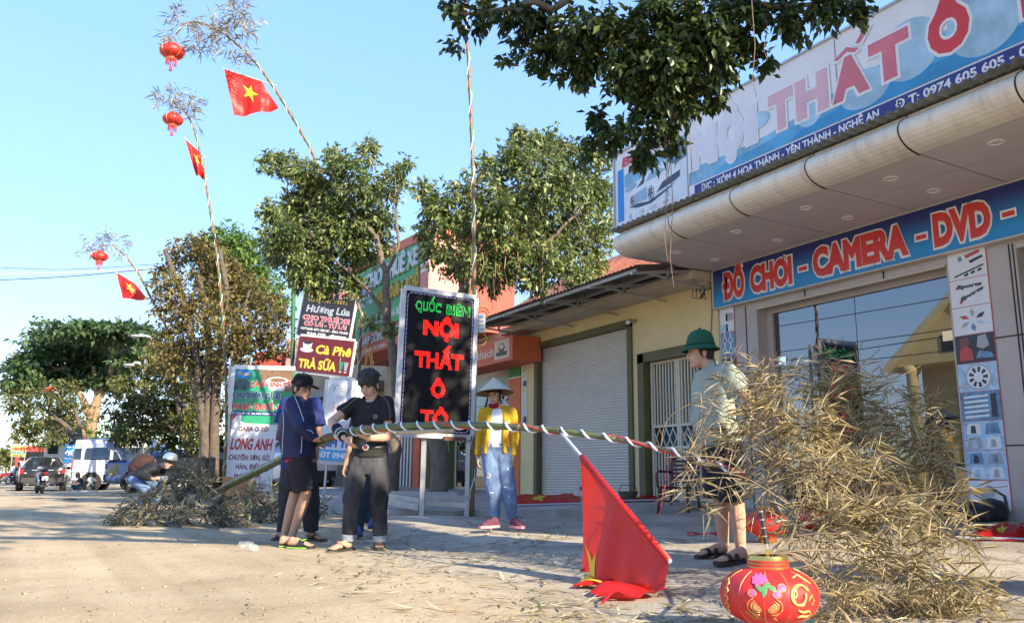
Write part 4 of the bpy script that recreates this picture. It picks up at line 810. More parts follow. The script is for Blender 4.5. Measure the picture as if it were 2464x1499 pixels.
# ================= foliage =================
def nrm(a): return a/np.maximum(np.linalg.norm(a, axis=1, keepdims=True), 1e-9)
def leaf_sprays(clumps, per_twig, twigs_unit, L, Wd, droop=.5, seed=1, fold=.25, spread=.9, flat=1.0, jitter=.25, curl=0, bias=0, outw=.55, reach=(.3, .78)):
    """clumps (centre, radius or 3 radii) -> arrays of leaf quads on twigs growing out of each clump; returns verts, faces, tone, twig segments"""
    rg = np.random.default_rng(seed); VV, TT, SEG = [], [], []
    for c, r in clumps:
        r3 = np.array(r if hasattr(r, '__len__') else (r, r, r*flat)); rm = r3.mean()
        nT = max(3, int(twigs_unit*(rm**2)*rg.uniform(.8, 1.2)))
        d = nrm(rg.normal(size=(nT, 3))); d[:, 2] += bias; d = nrm(d)
        p0 = np.array(c)+d*r3*rg.uniform(.05, .55, (nT, 1)); ln = rm*rg.uniform(*reach, (nT, 1))
        d2 = nrm(d+rg.normal(size=(nT, 3))*.45+np.array([0, 0, -.25*droop])); p1 = p0+d2*ln*(r3/rm)
        for a, b_ in zip(p0, p1): SEG.append((a, b_))
        t = rg.uniform(.1, 1.05, (nT, per_twig, 1)); base = p0[:, None]+(p1-p0)[:, None]*t-np.array([0, 0, 1.])*(t**2)*ln[:, None]*.25*droop
        base = (base+rg.normal(size=base.shape)*L*jitter).reshape(-1, 3); m = len(base)
        dr = nrm(np.repeat(d2, per_twig, 0)*outw+rg.normal(size=(m, 3))*spread*.6+np.array([0, 0, -droop]))
        nn = nrm(rg.normal(size=(m, 3))*.55+np.array([0, 0, .8])); sd_ = nrm(np.cross(dr, nn)); nn = np.cross(sd_, dr)
        ll = L*rg.uniform(.6, 1.25, (m, 1)); ww = Wd*rg.uniform(.7, 1.2, (m, 1))
        q0 = base; q1 = base+dr*ll*.42+sd_*ww*.5+nn*ww*fold; q2 = base+dr*ll-np.array([0, 0, 1.])*ll*curl; q3 = base+dr*ll*.42-sd_*ww*.5+nn*ww*fold
        VV.append(np.stack([q0, q1, q2, q3], 1).reshape(-1, 3)); TT.append(np.clip(rg.normal(.5, .22, m)+rg.normal(0, .08), 0, 1))
    vs = np.concatenate(VV); tn = np.concatenate(TT); m = len(tn); b = np.arange(m)*4
    fs = np.empty((m*2, 3), np.int64); fs[0::2] = np.stack([b, b+1, b+2], 1); fs[1::2] = np.stack([b, b+2, b+3], 1)
    return vs, fs, np.repeat(tn, 2), SEG
def px_clumps(lst, D, jit=.5, flat=None):
    out = []
    for q in lst:
        u, v, r = q[:3]; d = q[3] if len(q) > 3 else D+random.uniform(-jit, jit); k = d/FP
        if hasattr(r, '__len__'): out.append((at(u, v, D=d), (r[0]*k, r[0]*k, r[1]*k)))
        else: out.append((at(u, v, D=d), r*k))
    return out
def twig_mesh(SEG, rad, every=3):
    mb = MB()
    for a, b_ in SEG[::every]: mb.tube([a, (np.array(a)+b_)/2+rng.normal(size=3)*rad*2, b_], [rad, rad*.7, rad*.35], 3, False)
    return mb
BARK = mat('ficus bark', (.16, .125, .095), .9, var=.4, vs=9, bump=.8, bs=25, bdist=.03); TANB = mat('tan bark', (.30, .20, .11), .85, var=.35, vs=8, bump=.6, bs=20, bdist=.03); DBARK = mat('dark stem bark', (.11, .085, .065), .9, var=.4, vs=9, bump=.7, bs=22, bdist=.03)
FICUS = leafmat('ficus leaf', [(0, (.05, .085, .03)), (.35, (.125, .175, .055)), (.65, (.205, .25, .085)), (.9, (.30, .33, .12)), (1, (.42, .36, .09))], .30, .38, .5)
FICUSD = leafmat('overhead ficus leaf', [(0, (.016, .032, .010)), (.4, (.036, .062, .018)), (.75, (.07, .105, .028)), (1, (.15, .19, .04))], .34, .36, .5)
BROWNL = leafmat('dry olive leaf', [(0, (.06, .045, .02)), (.35, (.15, .11, .04)), (.65, (.20, .175, .055)), (1, (.30, .25, .08))], .32, .5)
LIME = leafmat('bright green leaf', [(0, (.05, .10, .02)), (.5, (.11, .20, .04)), (1, (.20, .30, .06))], .4, .5)
OLIVE = leafmat('olive yellow leaf', [(0, (.035, .05, .014)), (.45, (.10, .115, .03)), (1, (.22, .21, .06))], .35, .5)
DEEP = leafmat('deep green leaf', [(0, (.028, .062, .025)), (.5, (.068, .125, .045)), (1, (.12, .185, .07))], .3, .45)
def limb(mb, pts, r0, r1, n=8, wob=.03):
    P = [V(p) for p in pts]; out = []
    for i in range(len(P)-1):
        for k in range(4): out.append(P[i].lerp(P[i+1], k/4)+V(rng.normal(size=3)*wob))
    out.append(P[-1]); m = len(out); mb.tube(out, [r0+(r1-r0)*(i/(m-1)) for i in range(m)], n)
def tree(name, label, D, blobs, trunks, leaf, bark, L, Wd, per=7, dens=30, droop=.5, seed=1, jit=.5, base=None, reach=True, r1=.04, group=None, bias=0, spread=.9, twigs=True):
    b0 = at(*trunks[0][0][0][:2], D=trunks[0][0][0][2] if len(trunks[0][0][0]) > 2 else D); b0.z = gz(b0.x, b0.y) if b0.y < 30 else 0
    t = thing(name, label, 'tree', b0, group=group); cl = [(c, (tuple(x*1.1 for x in r) if hasattr(r, '__len__') else r*1.1)) for c, r in px_clumps(blobs, D, jit)]
    mb = MB(); ends = []
    for pts, ra, rb2 in trunks:
        P = [at(q[0], q[1], D=q[2] if len(q) > 2 else D) for q in pts]; P[0].z = min(P[0].z, b0.z)-.05 if pts is trunks[0][0] else P[0].z
        limb(mb, P, ra, rb2, 10, ra*.12); ends += P[len(P)//2:]
    mb.build('trunk', bark, t, smooth=True)
    mb = MB()
    for c, r in cl:
        e = min(ends, key=lambda p: (p-c).length); m_ = e.lerp(c, .5)+V((0, 0, .12*(c-e).length)); limb(mb, [e, m_, c], r1, r1*.3, 5, .03)
    o = mb.build('branches', bark, t, smooth=True); o['kind'] = 'stuff'
    vs, fs, tn, SEG = leaf_sprays(cl, per, dens, L, Wd, droop, seed, bias=bias, spread=spread)
    o = fastmesh('crown', vs, fs, leaf, t, tn); o['kind'] = 'stuff'
    if twigs: o = twig_mesh(SEG, .006, 4).build('twigs', bark, t); o['kind'] = 'stuff'
    return t
f1 = [(660, 385, 32), (640, 400, 22), (700, 400, 40), (740, 420, 45), (820, 400, 48), (800, 370, 28), (885, 370, 34), (893, 350, 20), (955, 415, 36), (975, 395, 22), (650, 505, 32), (635, 515, 20), (700, 500, 50), (740, 470, 50), (790, 470, 70), (870, 450, 60), (930, 460, 40), (650, 570, 36), (690, 560, 55), (750, 560, 80), (830, 550, 90), (905, 530, 55), (690, 620, 45), (660, 600, 36), (740, 640, 60), (800, 650, 60), (870, 610, 45), (930, 590, 24), (720, 670, 35), (780, 690, 38), (850, 690, 35), (900, 775, 22), (945, 795, 24)]
tree('ficus_tree', 'bushy ficus with twisted trunk left of the LED sign', 15.6, f1, [([(945, 1187), (950, 1080), (955, 980), (948, 870), (930, 760), (928, 650), (905, 570)], .13, .05), ([(930, 760), (880, 690), (800, 620)], .045, .02), ([(928, 660), (960, 590), (950, 500)], .04, .02), ([(905, 570), (840, 500), (820, 430)], .04, .02)], FICUS, BARK, .115, .050, 11, 430, .45, 11, .75, r1=.016)
f2 = [(1015, 455, 30), (1045, 490, 42), (1030, 560, 38), (1060, 600, 45), (1075, 520, 55), (1120, 455, 50), (1130, 540, 70), (1160, 390, 26), (1190, 420, 45), (1200, 500, 85), (1235, 380, 48), (1262, 335, 36), (1250, 315, 18), (1300, 350, 45), (1330, 345, 40), (1310, 430, 95), (1370, 370, 42), (1430, 370, 36), (1455, 385, 22), (1400, 450, 85), (1450, 470, 40), (1455, 530, 38), (1260, 530, 95), (1350, 550, 90), (1430, 580, 55), (1150, 620, 65), (1230, 620, 75), (1320, 630, 70), (1390, 660, 45), (1430, 640, 36), (1100, 640, 40), (1180, 680, 36), (1290, 680, 34)]
FT2 = tree('ficus_tree', 'broad ficus with hanging roots right of the tall ribboned pole', 14.0, f2, [([(1062, 1187), (1055, 1050), (1060, 900), (1075, 780), (1120, 700), (1190, 640), (1270, 560)], .17, .05), ([(1120, 700), (1090, 620), (1060, 540)], .05, .02), ([(1190, 640), (1300, 600), (1380, 520)], .06, .02), ([(1270, 560), (1290, 460), (1280, 380)], .045, .02)], FICUS, BARK, .115, .050, 11, 430, .45, 12, .9, r1=.016)
rt = MB()
for k in range(46):
    u = random.choice([random.uniform(1200, 1310), random.uniform(1215, 1270), random.uniform(1120, 1200)]); v = random.uniform(590, 640); D = 13.4+random.uniform(-.4, .5); a = at(u, v, D=D); ln = random.uniform(.3, .85)
    rt.tube([a, a+V((random.uniform(-.04, .04), random.uniform(-.04, .04), -ln*.5)), a+V((random.uniform(-.06, .06), random.uniform(-.05, .05), -ln))], [.006, .008, .003], 4)
tag(rt.build('aerial_roots', mat('dry root', (.36, .22, .11), .9, var=.3, vs=20), FT2), kind='stuff')
bt_ = [(440, 610, 42), (405, 640, 34), (470, 585, 36), (420, 690, 50), (500, 630, 55), (545, 650, 50), (380, 680, 30), (500, 710, 75), (570, 690, 60), (610, 720, 55), (650, 740, 48), (680, 775, 38), (440, 770, 55), (400, 740, 38), (530, 780, 80), (610, 810, 70), (480, 850, 70), (560, 870, 70), (650, 830, 45), (420, 860, 55), (390, 820, 36), (680, 830, 30)]
tree('pruned_street_tree', 'brownish green pruned street tree with several stems above the rental sign', 23, bt_, [([(493, 1175), (492, 1040), (478, 880), (440, 720), (398, 602)], .16, .06), ([(512, 1170), (517, 1000), (530, 860), (545, 700), (530, 600)], .15, .06), ([(480, 1170), (502, 960), (500, 800), (478, 660)], .13, .06), ([(520, 900), (590, 790), (640, 740)], .08, .04), ([(498, 900), (560, 820), (600, 700)], .07, .03)], BROWNL, DBARK, .15, .075, 8, 150, .25, 13, 1.2, r1=.025)
tree('green_tree', 'tall bright green tree rising behind the pruned tree', 33, [(540, 575, 45), (575, 600, 50), (510, 620, 50), (600, 595, 36), (615, 640, 45), (560, 660, 60), (500, 580, 34), (640, 680, 42), (590, 700, 50), (530, 690, 60), (665, 720, 36)], [([(570, 1150), (568, 900), (562, 700), (550, 600)], .25, .08)], LIME, DBARK, .24, .10, 9, 105, .5, 14, 1.5)
tree('olive_tree', 'olive leaved tree hanging over the blue car', 29, [(430, 890, 58), (370, 910, 55), (440, 965, 68), (330, 970, 50), (390, 1000, 60), (470, 1010, 50), (300, 920, 40), (285, 985, 45), (430, 1045, 50), (340, 1040, 48), (380, 860, 45), (470, 930, 50), (300, 1040, 40), (480, 1060, 40), (520, 980, 45), (530, 1050, 40)], [([(460, 1165), (455, 1060), (430, 960), (410, 900)], .2, .08), ([(455, 1060), (380, 1000), (330, 970)], .1, .04)], OLIVE, DBARK, .2, .10, 9, 90, .5, 15, 1.3)
um = [(200, 797, (105, 18)), (285, 797, (85, 20)), (135, 822, (70, 18)), (345, 800, (38, 18)), (95, 865, (62, 16)), (190, 845, (95, 20)), (300, 838, (75, 22)), (50, 885, (45, 14)), (115, 900, (75, 18)), (40, 930, (34, 15)), (70, 925, (50, 14)), (220, 890, (85, 20)), (330, 870, (55, 22)), (260, 920, (60, 18)), (170, 920, (60, 14)), (360, 830, (30, 20))]
tree('umbrella_tree', 'flat topped umbrella shaped tree at the far left', 50, um, [([(218, 1130), (222, 1050), (215, 1000), (195, 950), (150, 890)], .38, .1), ([(215, 1000), (245, 940), (280, 860)], .3, .12), ([(222, 1050), (235, 980), (225, 880)], .25, .1), ([(218, 1060), (180, 1010), (150, 1000)], .2, .08)], DEEP, TANB, .42, .21, 9, 55, .35, 16, 2.5, r1=.06, bias=.2)
tree('roadside_tree', 'loose light green tree under the umbrella tree at left', 42, [(60, 965, 40), (110, 955, 45), (160, 945, 45), (75, 1015, 45), (130, 1005, 50), (180, 990, 45), (60, 1045, 30), (125, 1055, 28), (30, 965, 28), (95, 1060, 24), (160, 1040, 30)], [([(205, 1150), (196, 1080), (165, 1030), (130, 1000)], .22, .09), ([(196, 1080), (190, 1020), (170, 960)], .14, .06)], OLIVE, DBARK, .26, .12, 8, 45, .4, 17, 1.5)
for i, (u, v, r, D, lab) in enumerate(((250, 1040, 42, 47, 'yellow green bush behind the rear of the silver van'), (310, 1048, 40, 46, 'yellow green bush behind the roof of the silver van'), (395, 1075, 44, 36, 'shady bush behind the blue car roof'), (455, 1090, 44, 35, 'dark bush behind the black car'), (590, 1060, 46, 34, 'dark bush behind the garage banner post'), (20, 1095, 30, 95, 'dull yellow bush at the left edge beside the red bus'))):
    p = at(u, v, D=D); t = thing('roadside_bush', lab, 'bush', V((p.x, p.y, 0))); k = D/FP
    vs, fs, tn, SEG = leaf_sprays([(p, r*k), (p+RIGHT*r*k*.7-UP*r*k*.4, r*k*.8), (p-RIGHT*r*k*.7-UP*r*k*.4, r*k*.8)], 7, 30, .25*D/45, .12*D/45, .4, 30+i)
    o = fastmesh('leaves', vs, fs, [LIME, LIME, OLIVE, DEEP, DEEP, OLIVE][i], t, tn); o['kind'] = 'stuff'; mb = MB(); limb(mb, [V((p.x, p.y, 0)), p], .1, .04); mb.build('stem', DBARK, t)
# ---- the big ficus over the street, its boughs hanging into view ----
oh_ = [(1095, 20, 34, 5.2), (1115, 62, 22, 5.2), (1092, 110, 16, 5.2), (1170, 25, 42, 5.2), (1150, 62, 22, 5.2), (1235, 30, 45, 5.1), (1300, 45, 48, 5.2), (1250, 105, 30, 5.3), (1225, 150, 18, 5.3), (1335, 115, 55, 5.2), (1400, 60, 66, 5), (1300, 160, 26, 5.3), (1415, 140, 62, 5.1), (1340, 190, 20, 5.2), (1500, 80, 90, 5), (1520, 165, 80, 5), (1600, 60, 95, 4.9), (1620, 150, 100, 4.9), (1700, 65, 95, 4.8), (1725, 150, 75, 4.9), (1560, 235, 66, 5), (1640, 235, 75, 5), (1715, 220, 42, 5), (1495, 205, 42, 5.1), (1445, 290, 36, 5.2), (1520, 300, 46, 5.1), (1595, 305, 46, 5), (1560, 350, 28, 5), (1790, 40, 72, 4.8), (1785, 105, 42, 4.9), (1838, 140, 26, 4.9), (1850, 165, 16, 4.9), (1885, 35, 58, 4.7), (1930, 80, 24, 4.7), (1985, 15, 48, 4.6), (2050, 15, 36, 4.6), (2072, 45, 15, 4.6), (1425, 335, 22, 5.2), (1385, 170, 34, 5.2), (1540, 385, 16, 5), (1480, 330, 30, 5.1), (1570, 375, 20, 5), (1620, 345, 26, 5), (1410, 365, 14, 5.2)]
obig = thing('overhanging_ficus', 'large dark ficus whose boughs hang over the shop billboard', 'tree', (5.7, -1.6, 0))
cl = px_clumps(oh_, 5); cl = [(c, r*1.05) for c, r in cl]
vs, fs, tn, SEG = leaf_sprays(cl, 12, 1250, .070, .038, .62, 21, spread=.8, jitter=.3)
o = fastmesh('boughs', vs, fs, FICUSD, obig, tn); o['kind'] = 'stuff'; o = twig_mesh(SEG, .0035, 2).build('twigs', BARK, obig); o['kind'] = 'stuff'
mb = MB(); hub = V((5.7, -1.4, 4.0)); limb(mb, [V((5.7, -1.6, -.1)), V((5.6, -1.5, 2)), hub], .42, .33, 12, .04)
knots = []
for tip in (at(1660, -60, D=5.0), V((3.2, .5, 6.3)), V((1.6, -.2, 6.4)), V((5.6, 2.6, 7.2)), V((3.9, 3.2, 8.2)), V((6.8, .6, 6.6))):
    m_ = hub.lerp(tip, .5)+V((0, 0, .5)); limb(mb, [hub, m_, tip], .2, .08, 8, .05); knots += [m_, tip]
b0 = at(1660, -60, D=5.0)
for pts in (((1660, -60, 5), (1680, 40, 4.95), (1630, 110, 4.95), (1570, 200, 5)), ((1660, -60, 5), (1540, 30, 5), (1420, 110, 5.1), (1340, 130, 5.2)), ((1660, -60, 5), (1400, -20, 5.1), (1240, 25, 5.1), (1100, 30, 5.2)), ((1660, -60, 5), (1790, 10, 4.8), (1980, 5, 4.6)), ((1630, 110, 4.95), (1660, 190, 4.98), (1600, 300, 5))): limb(mb, [at(a, b_, D=d) for a, b_, d in pts], .045, .012, 6, .02)
mb.build('trunk', BARK, obig, smooth=True)
cl2 = []; r2 = np.random.default_rng(5)
while len(cl2) < 76:
    p = V((r2.uniform(.6, 8.2), r2.uniform(-2.4, 5.2), r2.uniform(5.0, 10.2))); r = r2.uniform(.55, .9)
    e = ((p.x-4.3)/4.2)**2+((p.y-1.2)/3.8)**2+((p.z-7.4)/2.9)**2
    f = p.dot(FWD)
    if e > 1 or (p.z-r-.2-CAM_H) < .66*(f+r): continue
    cl2.append((p, r))
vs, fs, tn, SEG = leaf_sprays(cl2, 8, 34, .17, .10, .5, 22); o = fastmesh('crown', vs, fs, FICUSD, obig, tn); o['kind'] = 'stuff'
mb = MB()
for c, r in cl2: e = min(knots, key=lambda p: (p-c).length); limb(mb, [e, e.lerp(c, .5)+V((0, 0, .2)), c], .05, .015, 5, .03)
o = mb.build('branches', BARK, obig, smooth=True); o['kind'] = 'stuff'
rt = MB()
for u, v, ln, D in ((1600, 355, .75, 5), (1603, 350, .5, 5), (1612, 360, .9, 5.02), (1608, 330, .4, 5), (1660, 355, .35, 4.95), (1446, -5, .12, 4.9), (1810, 30, .55, 4.6), (1840, 20, .35, 4.7)):
    a = at(u, v, D=D); rt.tube([a+UP*.1, a+V((.01, 0, -ln*.4)), a+V((-.015, .01, -ln*.8)), a-UP*ln], [.0028, .0025, .002, .0015], 5)
tag(rt.build('aerial_roots', mat('grey root', (.20, .15, .11), .9), obig), kind='stuff')
# a neighbour further back along the shop side shades the near road in streaks
nb = thing('street_ficus', 'ficus street tree outside the picture that shades the near road', 'tree', (-1.6, -9.5, 0))
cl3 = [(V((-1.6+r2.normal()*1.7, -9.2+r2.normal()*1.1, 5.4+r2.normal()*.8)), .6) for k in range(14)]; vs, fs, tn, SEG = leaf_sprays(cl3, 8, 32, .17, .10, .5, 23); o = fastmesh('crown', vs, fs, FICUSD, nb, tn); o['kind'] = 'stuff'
mb = MB(); limb(mb, [V((-1.6, -9.5, 0)), V((-1.5, -9.4, 2.5)), V((-1.6, -9.3, 4.6))], .25, .15, 9)
for c, r in cl3: limb(mb, [V((-1.6, -9.3, 4.3)), c], .05, .02, 5)
mb.build('trunk', BARK, nb, True)
# ================= vehicles =================
TYRE = mat('tyre rubber', (.018, .017, .016), .8, dirt=.5, dcol=(.2, .16, .11), ds=9); RIM = mat('alloy rim', (.6, .6, .6), .3, .8); CGL = glassmat('car glass', (.015, .018, .022), .05); TAIL = mat('tail lamp red', (.55, .015, .02), .2); CLEAR = mat('lamp clear', (.6, .6, .6), .15)
def paint(name, c, rough=.22, metal=.3, dust=.25):
    m = mat('car paint '+name, c, rough, metal, dirt=dust, dcol=(.33, .27, .2), ds=2.2); m.node_tree.nodes['Principled BSDF'].inputs['Coat Weight'].default_value = .15 if max(c) < .02 else .5; return m
def wheel(root, x, y, r, w=.2):
    mb = MB(); ax = (V((1, 0, 0)), V((0, 0, 1)), V((0, 1, 0)))
    mb.lathe((x, y, r), [(r*.62, -w*.4), (r*.9, -w*.5), (r, -w*.35), (r, w*.35), (r*.9, w*.5), (r*.62, w*.4), (r*.62, -w*.4)], ax, 26); t = mb.build('wheel', TYRE, root, True, world=False, sharp=50)
    s = 1 if y > 0 else -1; mb = MB(); mb.lathe((x, y, r), [(r*.64, -w*.38), (r*.60, w*.0), (r*.64, w*.38)], ax, 22)
    mb.lathe((x, y+s*w*.3, r), [(0, s*.03), (r*.16, s*.025), (r*.16, 0)], ax, 14)
    for k in range(5):
        a = k*1.2566+.3; d = V((math.cos(a), 0, math.sin(a))); mb.beam(V((x, y+s*w*.32, r))+d*r*.1, V((x, y+s*w*.36, r))+d*r*.62, r*.17, .03, V((0, 1, 0)))
    mb.build('rim', RIM, t, world=False); mb = MB(); mb.lathe((x, y+s*w*.05, r), [(0, 0), (r*.6, 0)], ax, 18); mb.build('brake_disc', BLACK, t, world=False); return t
def car(name, label, cat, loc, fwd, st, pm, wheels, glass_from=None, zs=1.0):
    """st: stations (x, half width, z bottom, z middle, half width at belt, belt z, half width at top, top z, glass flag)"""
    root = thing(name, label, cat, loc, math.atan2(fwd.y, fwd.x)); mb = MB(); n = 8; rows = []
    for q in st:
        x, w_, z0, zm, wb, zb, wr, zt = q[:8]
        half = [(0, z0), (w_*.82, z0), (w_*.98, z0+.09), (w_*1.0, zm), (wb, zb), (wr+(wb-wr)*(.42 if len(q) > 8 else 0), (zt-(q[8] if len(q) > 8 else .07)) if zt-zb > .2 else zt-.01), (wr*.86, zt), (0, zt+.02)]
        rows.append([V((x, y, z*zs)) for y, z in half]+[V((x, -y, z*zs)) for y, z in half[-2:0:-1]])
    m = len(rows[0]); base = len(mb.v)
    for r in rows: mb.v += r
    for i in range(len(rows)-1):
        a, b_ = st[i], st[i+1]
        for k in range(m):
            k2 = (k+1) % m; kk = min(k, m-1-k)
            tall = a[7]-a[5] > .2 and b_[7]-b_[5] > .2; slope = abs(a[7]-b_[7]) > .17
            g = (kk == 4 and tall and not slope) or (kk in (5, 6) and slope and (a[7]-a[5] > .2 or b_[7]-b_[5] > .2))
            if kk == 4 and slope and (tall): g = True
            mb.mi(1 if g else 0); mb._f(base+i*m+k, base+i*m+k2, base+(i+1)*m+k2, base+(i+1)*m+k)
    mb.mi(0); mb._f(*[base+k for k in range(m)]); mb._f(*[base+(len(rows)-1)*m+k for k in range(m-1, -1, -1)])
    o = mb.build('body', [pm, CGL], root, True, world=False, sharp=28)
    for x, y, r in wheels:
        for s in (-1, 1):
            wheel(root, x, s*y, r); a_ = MB(); a_.lathe((x, s*(y+.104), r), [(r*1.0, 0), (r*1.16, s*.012), (r*1.2, 0)], (V((1, 0, 0)), V((0, 0, 1)), V((0, 1, 0))), 26); a_.build('wheel_arch', BLACK, root, True, world=False)
    return root
def lbox(root, name, c, size, m, rz=0): mb = MB(); mb.box(c, size, (V((math.cos(rz), math.sin(rz), 0)), V((-math.sin(rz), math.cos(rz), 0)), UP)); return mb.build(name, m, root, world=False)
SED = [(-2.30, .66, .42, .62, .70, .86, .60, .93), (-2.24, .82, .30, .62, .83, .96, .72, 1.03), (-1.80, .90, .24, .6, .88, .98, .78, 1.06), (-1.30, .91, .21, .6, .89, .98, .74, 1.08), (-.72, .91, .2, .6, .90, .97, .60, 1.40), (0, .91, .2, .6, .90, .96, .62, 1.47), (.5, .91, .2, .6, .90, .95, .62, 1.43), (1.22, .90, .2, .6, .88, .93, .74, 1.02), (1.9, .88, .22, .56, .84, .82, .72, .88), (2.2, .80, .3, .5, .74, .70, .62, .76), (2.28, .62, .36, .5, .6, .62, .5, .66)]
def rear_kit(r, tail=True, bar=CHROME):
    if tail:
        for s in (-1, 1):
            t = lbox(r, 'tail_lamp', (-2.235, s*.62, .83), (.1, .40, .17), TAIL, s*.12); lbox(t, 'reverse_lamp', (-2.29, s*.55, .76), (.012, .2, .04), CLEAR, s*.12)
        lbox(r, 'chrome_bar', (-2.312, 0, .885), (.02, .8, .035), bar)
    lbox(r, 'number_plate', (-2.318, 0, .74), (.015, .36, .17), WHITE); lbox(r, 'bumper', (-2.26, 0, .47), (.14, 1.5, .2), r['bp'] if 'bp' in r else BLACK); lbox(r, 'lower_bumper', (-2.25, 0, .33), (.1, 1.3, .1), BLACK)
    for s in (-1, 1): mb = MB(); mb.tube([(-2.2, s*.5, .28), (-2.36, s*.5, .27)], .035, 10); mb.build('exhaust', CHROME, r, world=False); mb = MB(); mb.ell((.95, s*1.0, 1.0), (.07, .1, .07)); mb.build('mirror', BLACK, r, True, world=False)
# black sedan seen from behind
p = at(100, 1181, z=0); bs = car('parked_car', 'black sedan parked at the far left seen from behind', 'car', V((p.x, p.y+2.3, 0)), V((.02, 1, 0)), SED, paint('black', (.012, .012, .014), .12, .1, .2), ((-1.38, .825, .33), (1.4, .825, .33))); rear_kit(bs)
# blue saloon under repair: boot lid up, tail lamps out, filler on the wing
BP = paint('blue', (.07, .14, .34), .28, .25, .2); d = (RIGHT*.88+FWD*.47).normalized(); p = at(262, 1176, D=31)
bc = car('repair_car', 'blue sedan under repair with open boot, missing tail lamps and filler patches', 'car', V((p.x, p.y, .12))+d*2.1, d, SED, BP, ((-1.38, .825, .33), (1.4, .825, .33))); rear_kit(bc, False)
FIL = mat('body filler', (.42, .38, .20), .8, var=.2, vs=9)
for s in (-1, 1): lbox(bc, 'lamp_opening', (-2.245, s*.64, .86), (.06, .36, .2), BLACK, s*.12)
mb = MB(); mb.ell((-2.02, -.872, .70), (.19, .03, .18)); mb.ell((-1.95, -.868, .84), (.12, .03, .12)); mb.build('filler_patch', FIL, bc, True, world=False)
mb = MB(); mb.prism([(-1.62, -.72, 1.08), (-1.75, -.72, 1.5), (-2.2, -.68, 1.72), (-2.35, -.66, 1.66), (-2.28, -.66, 1.52), (-1.95, -.70, 1.40), (-1.78, -.72, 1.08)], (0, 1.44, 0)); mb.build('boot_lid', BP, bc, world=False)
mb = MB(); mb.bb((-2.2, -.66, 1.066), (-1.6, .66, 1.09)); mb.build('boot_cavity', BLACK, bc, world=False)
# black car further right behind the tree
p = at(425, 1172, D=28); d2 = (RIGHT*.93+FWD*.36).normalized(); bk = car('black_hatch', 'black car half hidden by the tree trunk behind the photographer', 'car', V((p.x, p.y, .15))+d2*1.6, d2, SED, paint('jet', (.01, .01, .012), .3, 0, .08), ((-1.38, .825, .33), (1.4, .825, .33)), zs=1.08); rear_kit(bk)
# white car behind the phone-card sign
p = at(735, 1166, D=24); d3 = (FWD*.80-RIGHT*.60).normalized(); wc = car('white_car', 'white sedan parked behind the phone card sign', 'car', V((p.x, p.y, .22))+d3*2.0, d3, SED, paint('white', (.68, .69, .70), .25, 0, .15), ((-1.38, .825, .33), (1.4, .825, .33))); rear_kit(wc)
# silver minibus
VAN = [(-2.46, .86, .5, .9, .88, 1.30, .78, 2.10, .4), (-2.40, .95, .36, .9, .95, 1.32, .84, 2.22, .4), (-1.2, .97, .32, .9, .97, 1.32, .86, 2.28, .4), (.6, .97, .32, .9, .97, 1.30, .86, 2.26, .38), (1.45, .97, .32, .9, .96, 1.28, .82, 2.12, .3), (2.15, .95, .34, .85, .92, 1.2, .84, 1.36), (2.62, .86, .4, .75, .84, 1.0, .72, 1.08), (2.7, .7, .45, .7, .7, .9, .6, .98)]
p = at(228, 1177, D=38.5); d4 = (RIGHT*.955+FWD*.30).normalized(); VP = paint('silver', (.60, .61, .64), .3, .25, .25)
vn = car('silver_van', 'silver minibus parked sideways behind the blue car', 'van', V((p.x, p.y, .02))+d4*1.62, d4, VAN, VP, ((-1.62, .89, .36), (1.7, .89, .36)))
for x in (-2.05, -.9, .35): lbox(vn, 'window_pillar', (x, -.935, 1.7), (.12, .09, .8), VP); lbox(vn, 'window_pillar', (x, .935, 1.7), (.12, .09, .8), VP)
lbox(vn, 'rub_strip', (-.2, -.985, .82), (4.6, .03, .06), VP); lbox(vn, 'roof_rail', (-.6, -.86, 2.3), (3.8, .04, .04), BLACK)
for s in (-1, 1): lbox(vn, 'tail_lamp', (-2.44, s*.86, 1.05), (.08, .1, .6), TAIL)
lbox(vn, 'rear_window', (-2.48, 0, 1.75), (.03, 1.3, .6), CGL)
# red coach with a tyre-service banner
p = at(70, 1161, D=74); bus = thing('red_bus', 'red coach at the far left edge with a tyre service banner before it', 'bus', V((p.x, p.y+4.5, 0)), math.pi/2); RB = paint('red', (.50, .03, .03), .3, 0, .2)
mb = MB(); mb.loft([(V((-4.5, 0, 1.75)), V((0, 1.15, 0)), V((0, 0, 1.35))), (V((-4.4, 0, 1.75)), V((0, 1.25, 0)), V((0, 0, 1.48))), (V((4.4, 0, 1.75)), V((0, 1.25, 0)), V((0, 0, 1.48))), (V((4.5, 0, 1.75)), V((0, 1.15, 0)), V((0, 0, 1.35)))], 24, pw=7); mb.build('body', RB, bus, world=False)
lbox(bus, 'rear_window', (-4.5, 0, 2.35), (.06, 1.9, .75), CGL); mb = MB(); mb.prism([(-4.53, .9, 1.9), (-4.53, .5, 1.0), (-4.53, .1, .7), (-4.53, -.3, .6), (-4.53, .2, 1.4), (-4.53, .5, 1.8)], (.02, 0, 0)); mb.build('white_swoosh', PWHITE, bus, world=False)
for x in (-2.6, 2.8):
    for s in (-1, 1): wheel(bus, x, s*1.05, .48, .28)
for s in (-1, 1): lbox(bus, 'tail_lamp', (-4.48, s*.95, 1.0), (.06, .2, .4), TAIL)
F7, W7, H7 = signframe(z2(205, 345), z2(472, 358), z2(185, 545), 70); t7 = thing('tyre_banner', 'yellow tyre service banner with red letters before the red coach', 'banner', F7.p(W7/2, 0)); mb = MB(); mb.box(F7.p(W7/2, H7/2, -.01), (W7, H7, .02), (F7.R, F7.U, F7.N)); mb.build('sheet', mat('banner yellow', (.45, .40, .14), .6, var=.15, vs=2), t7)
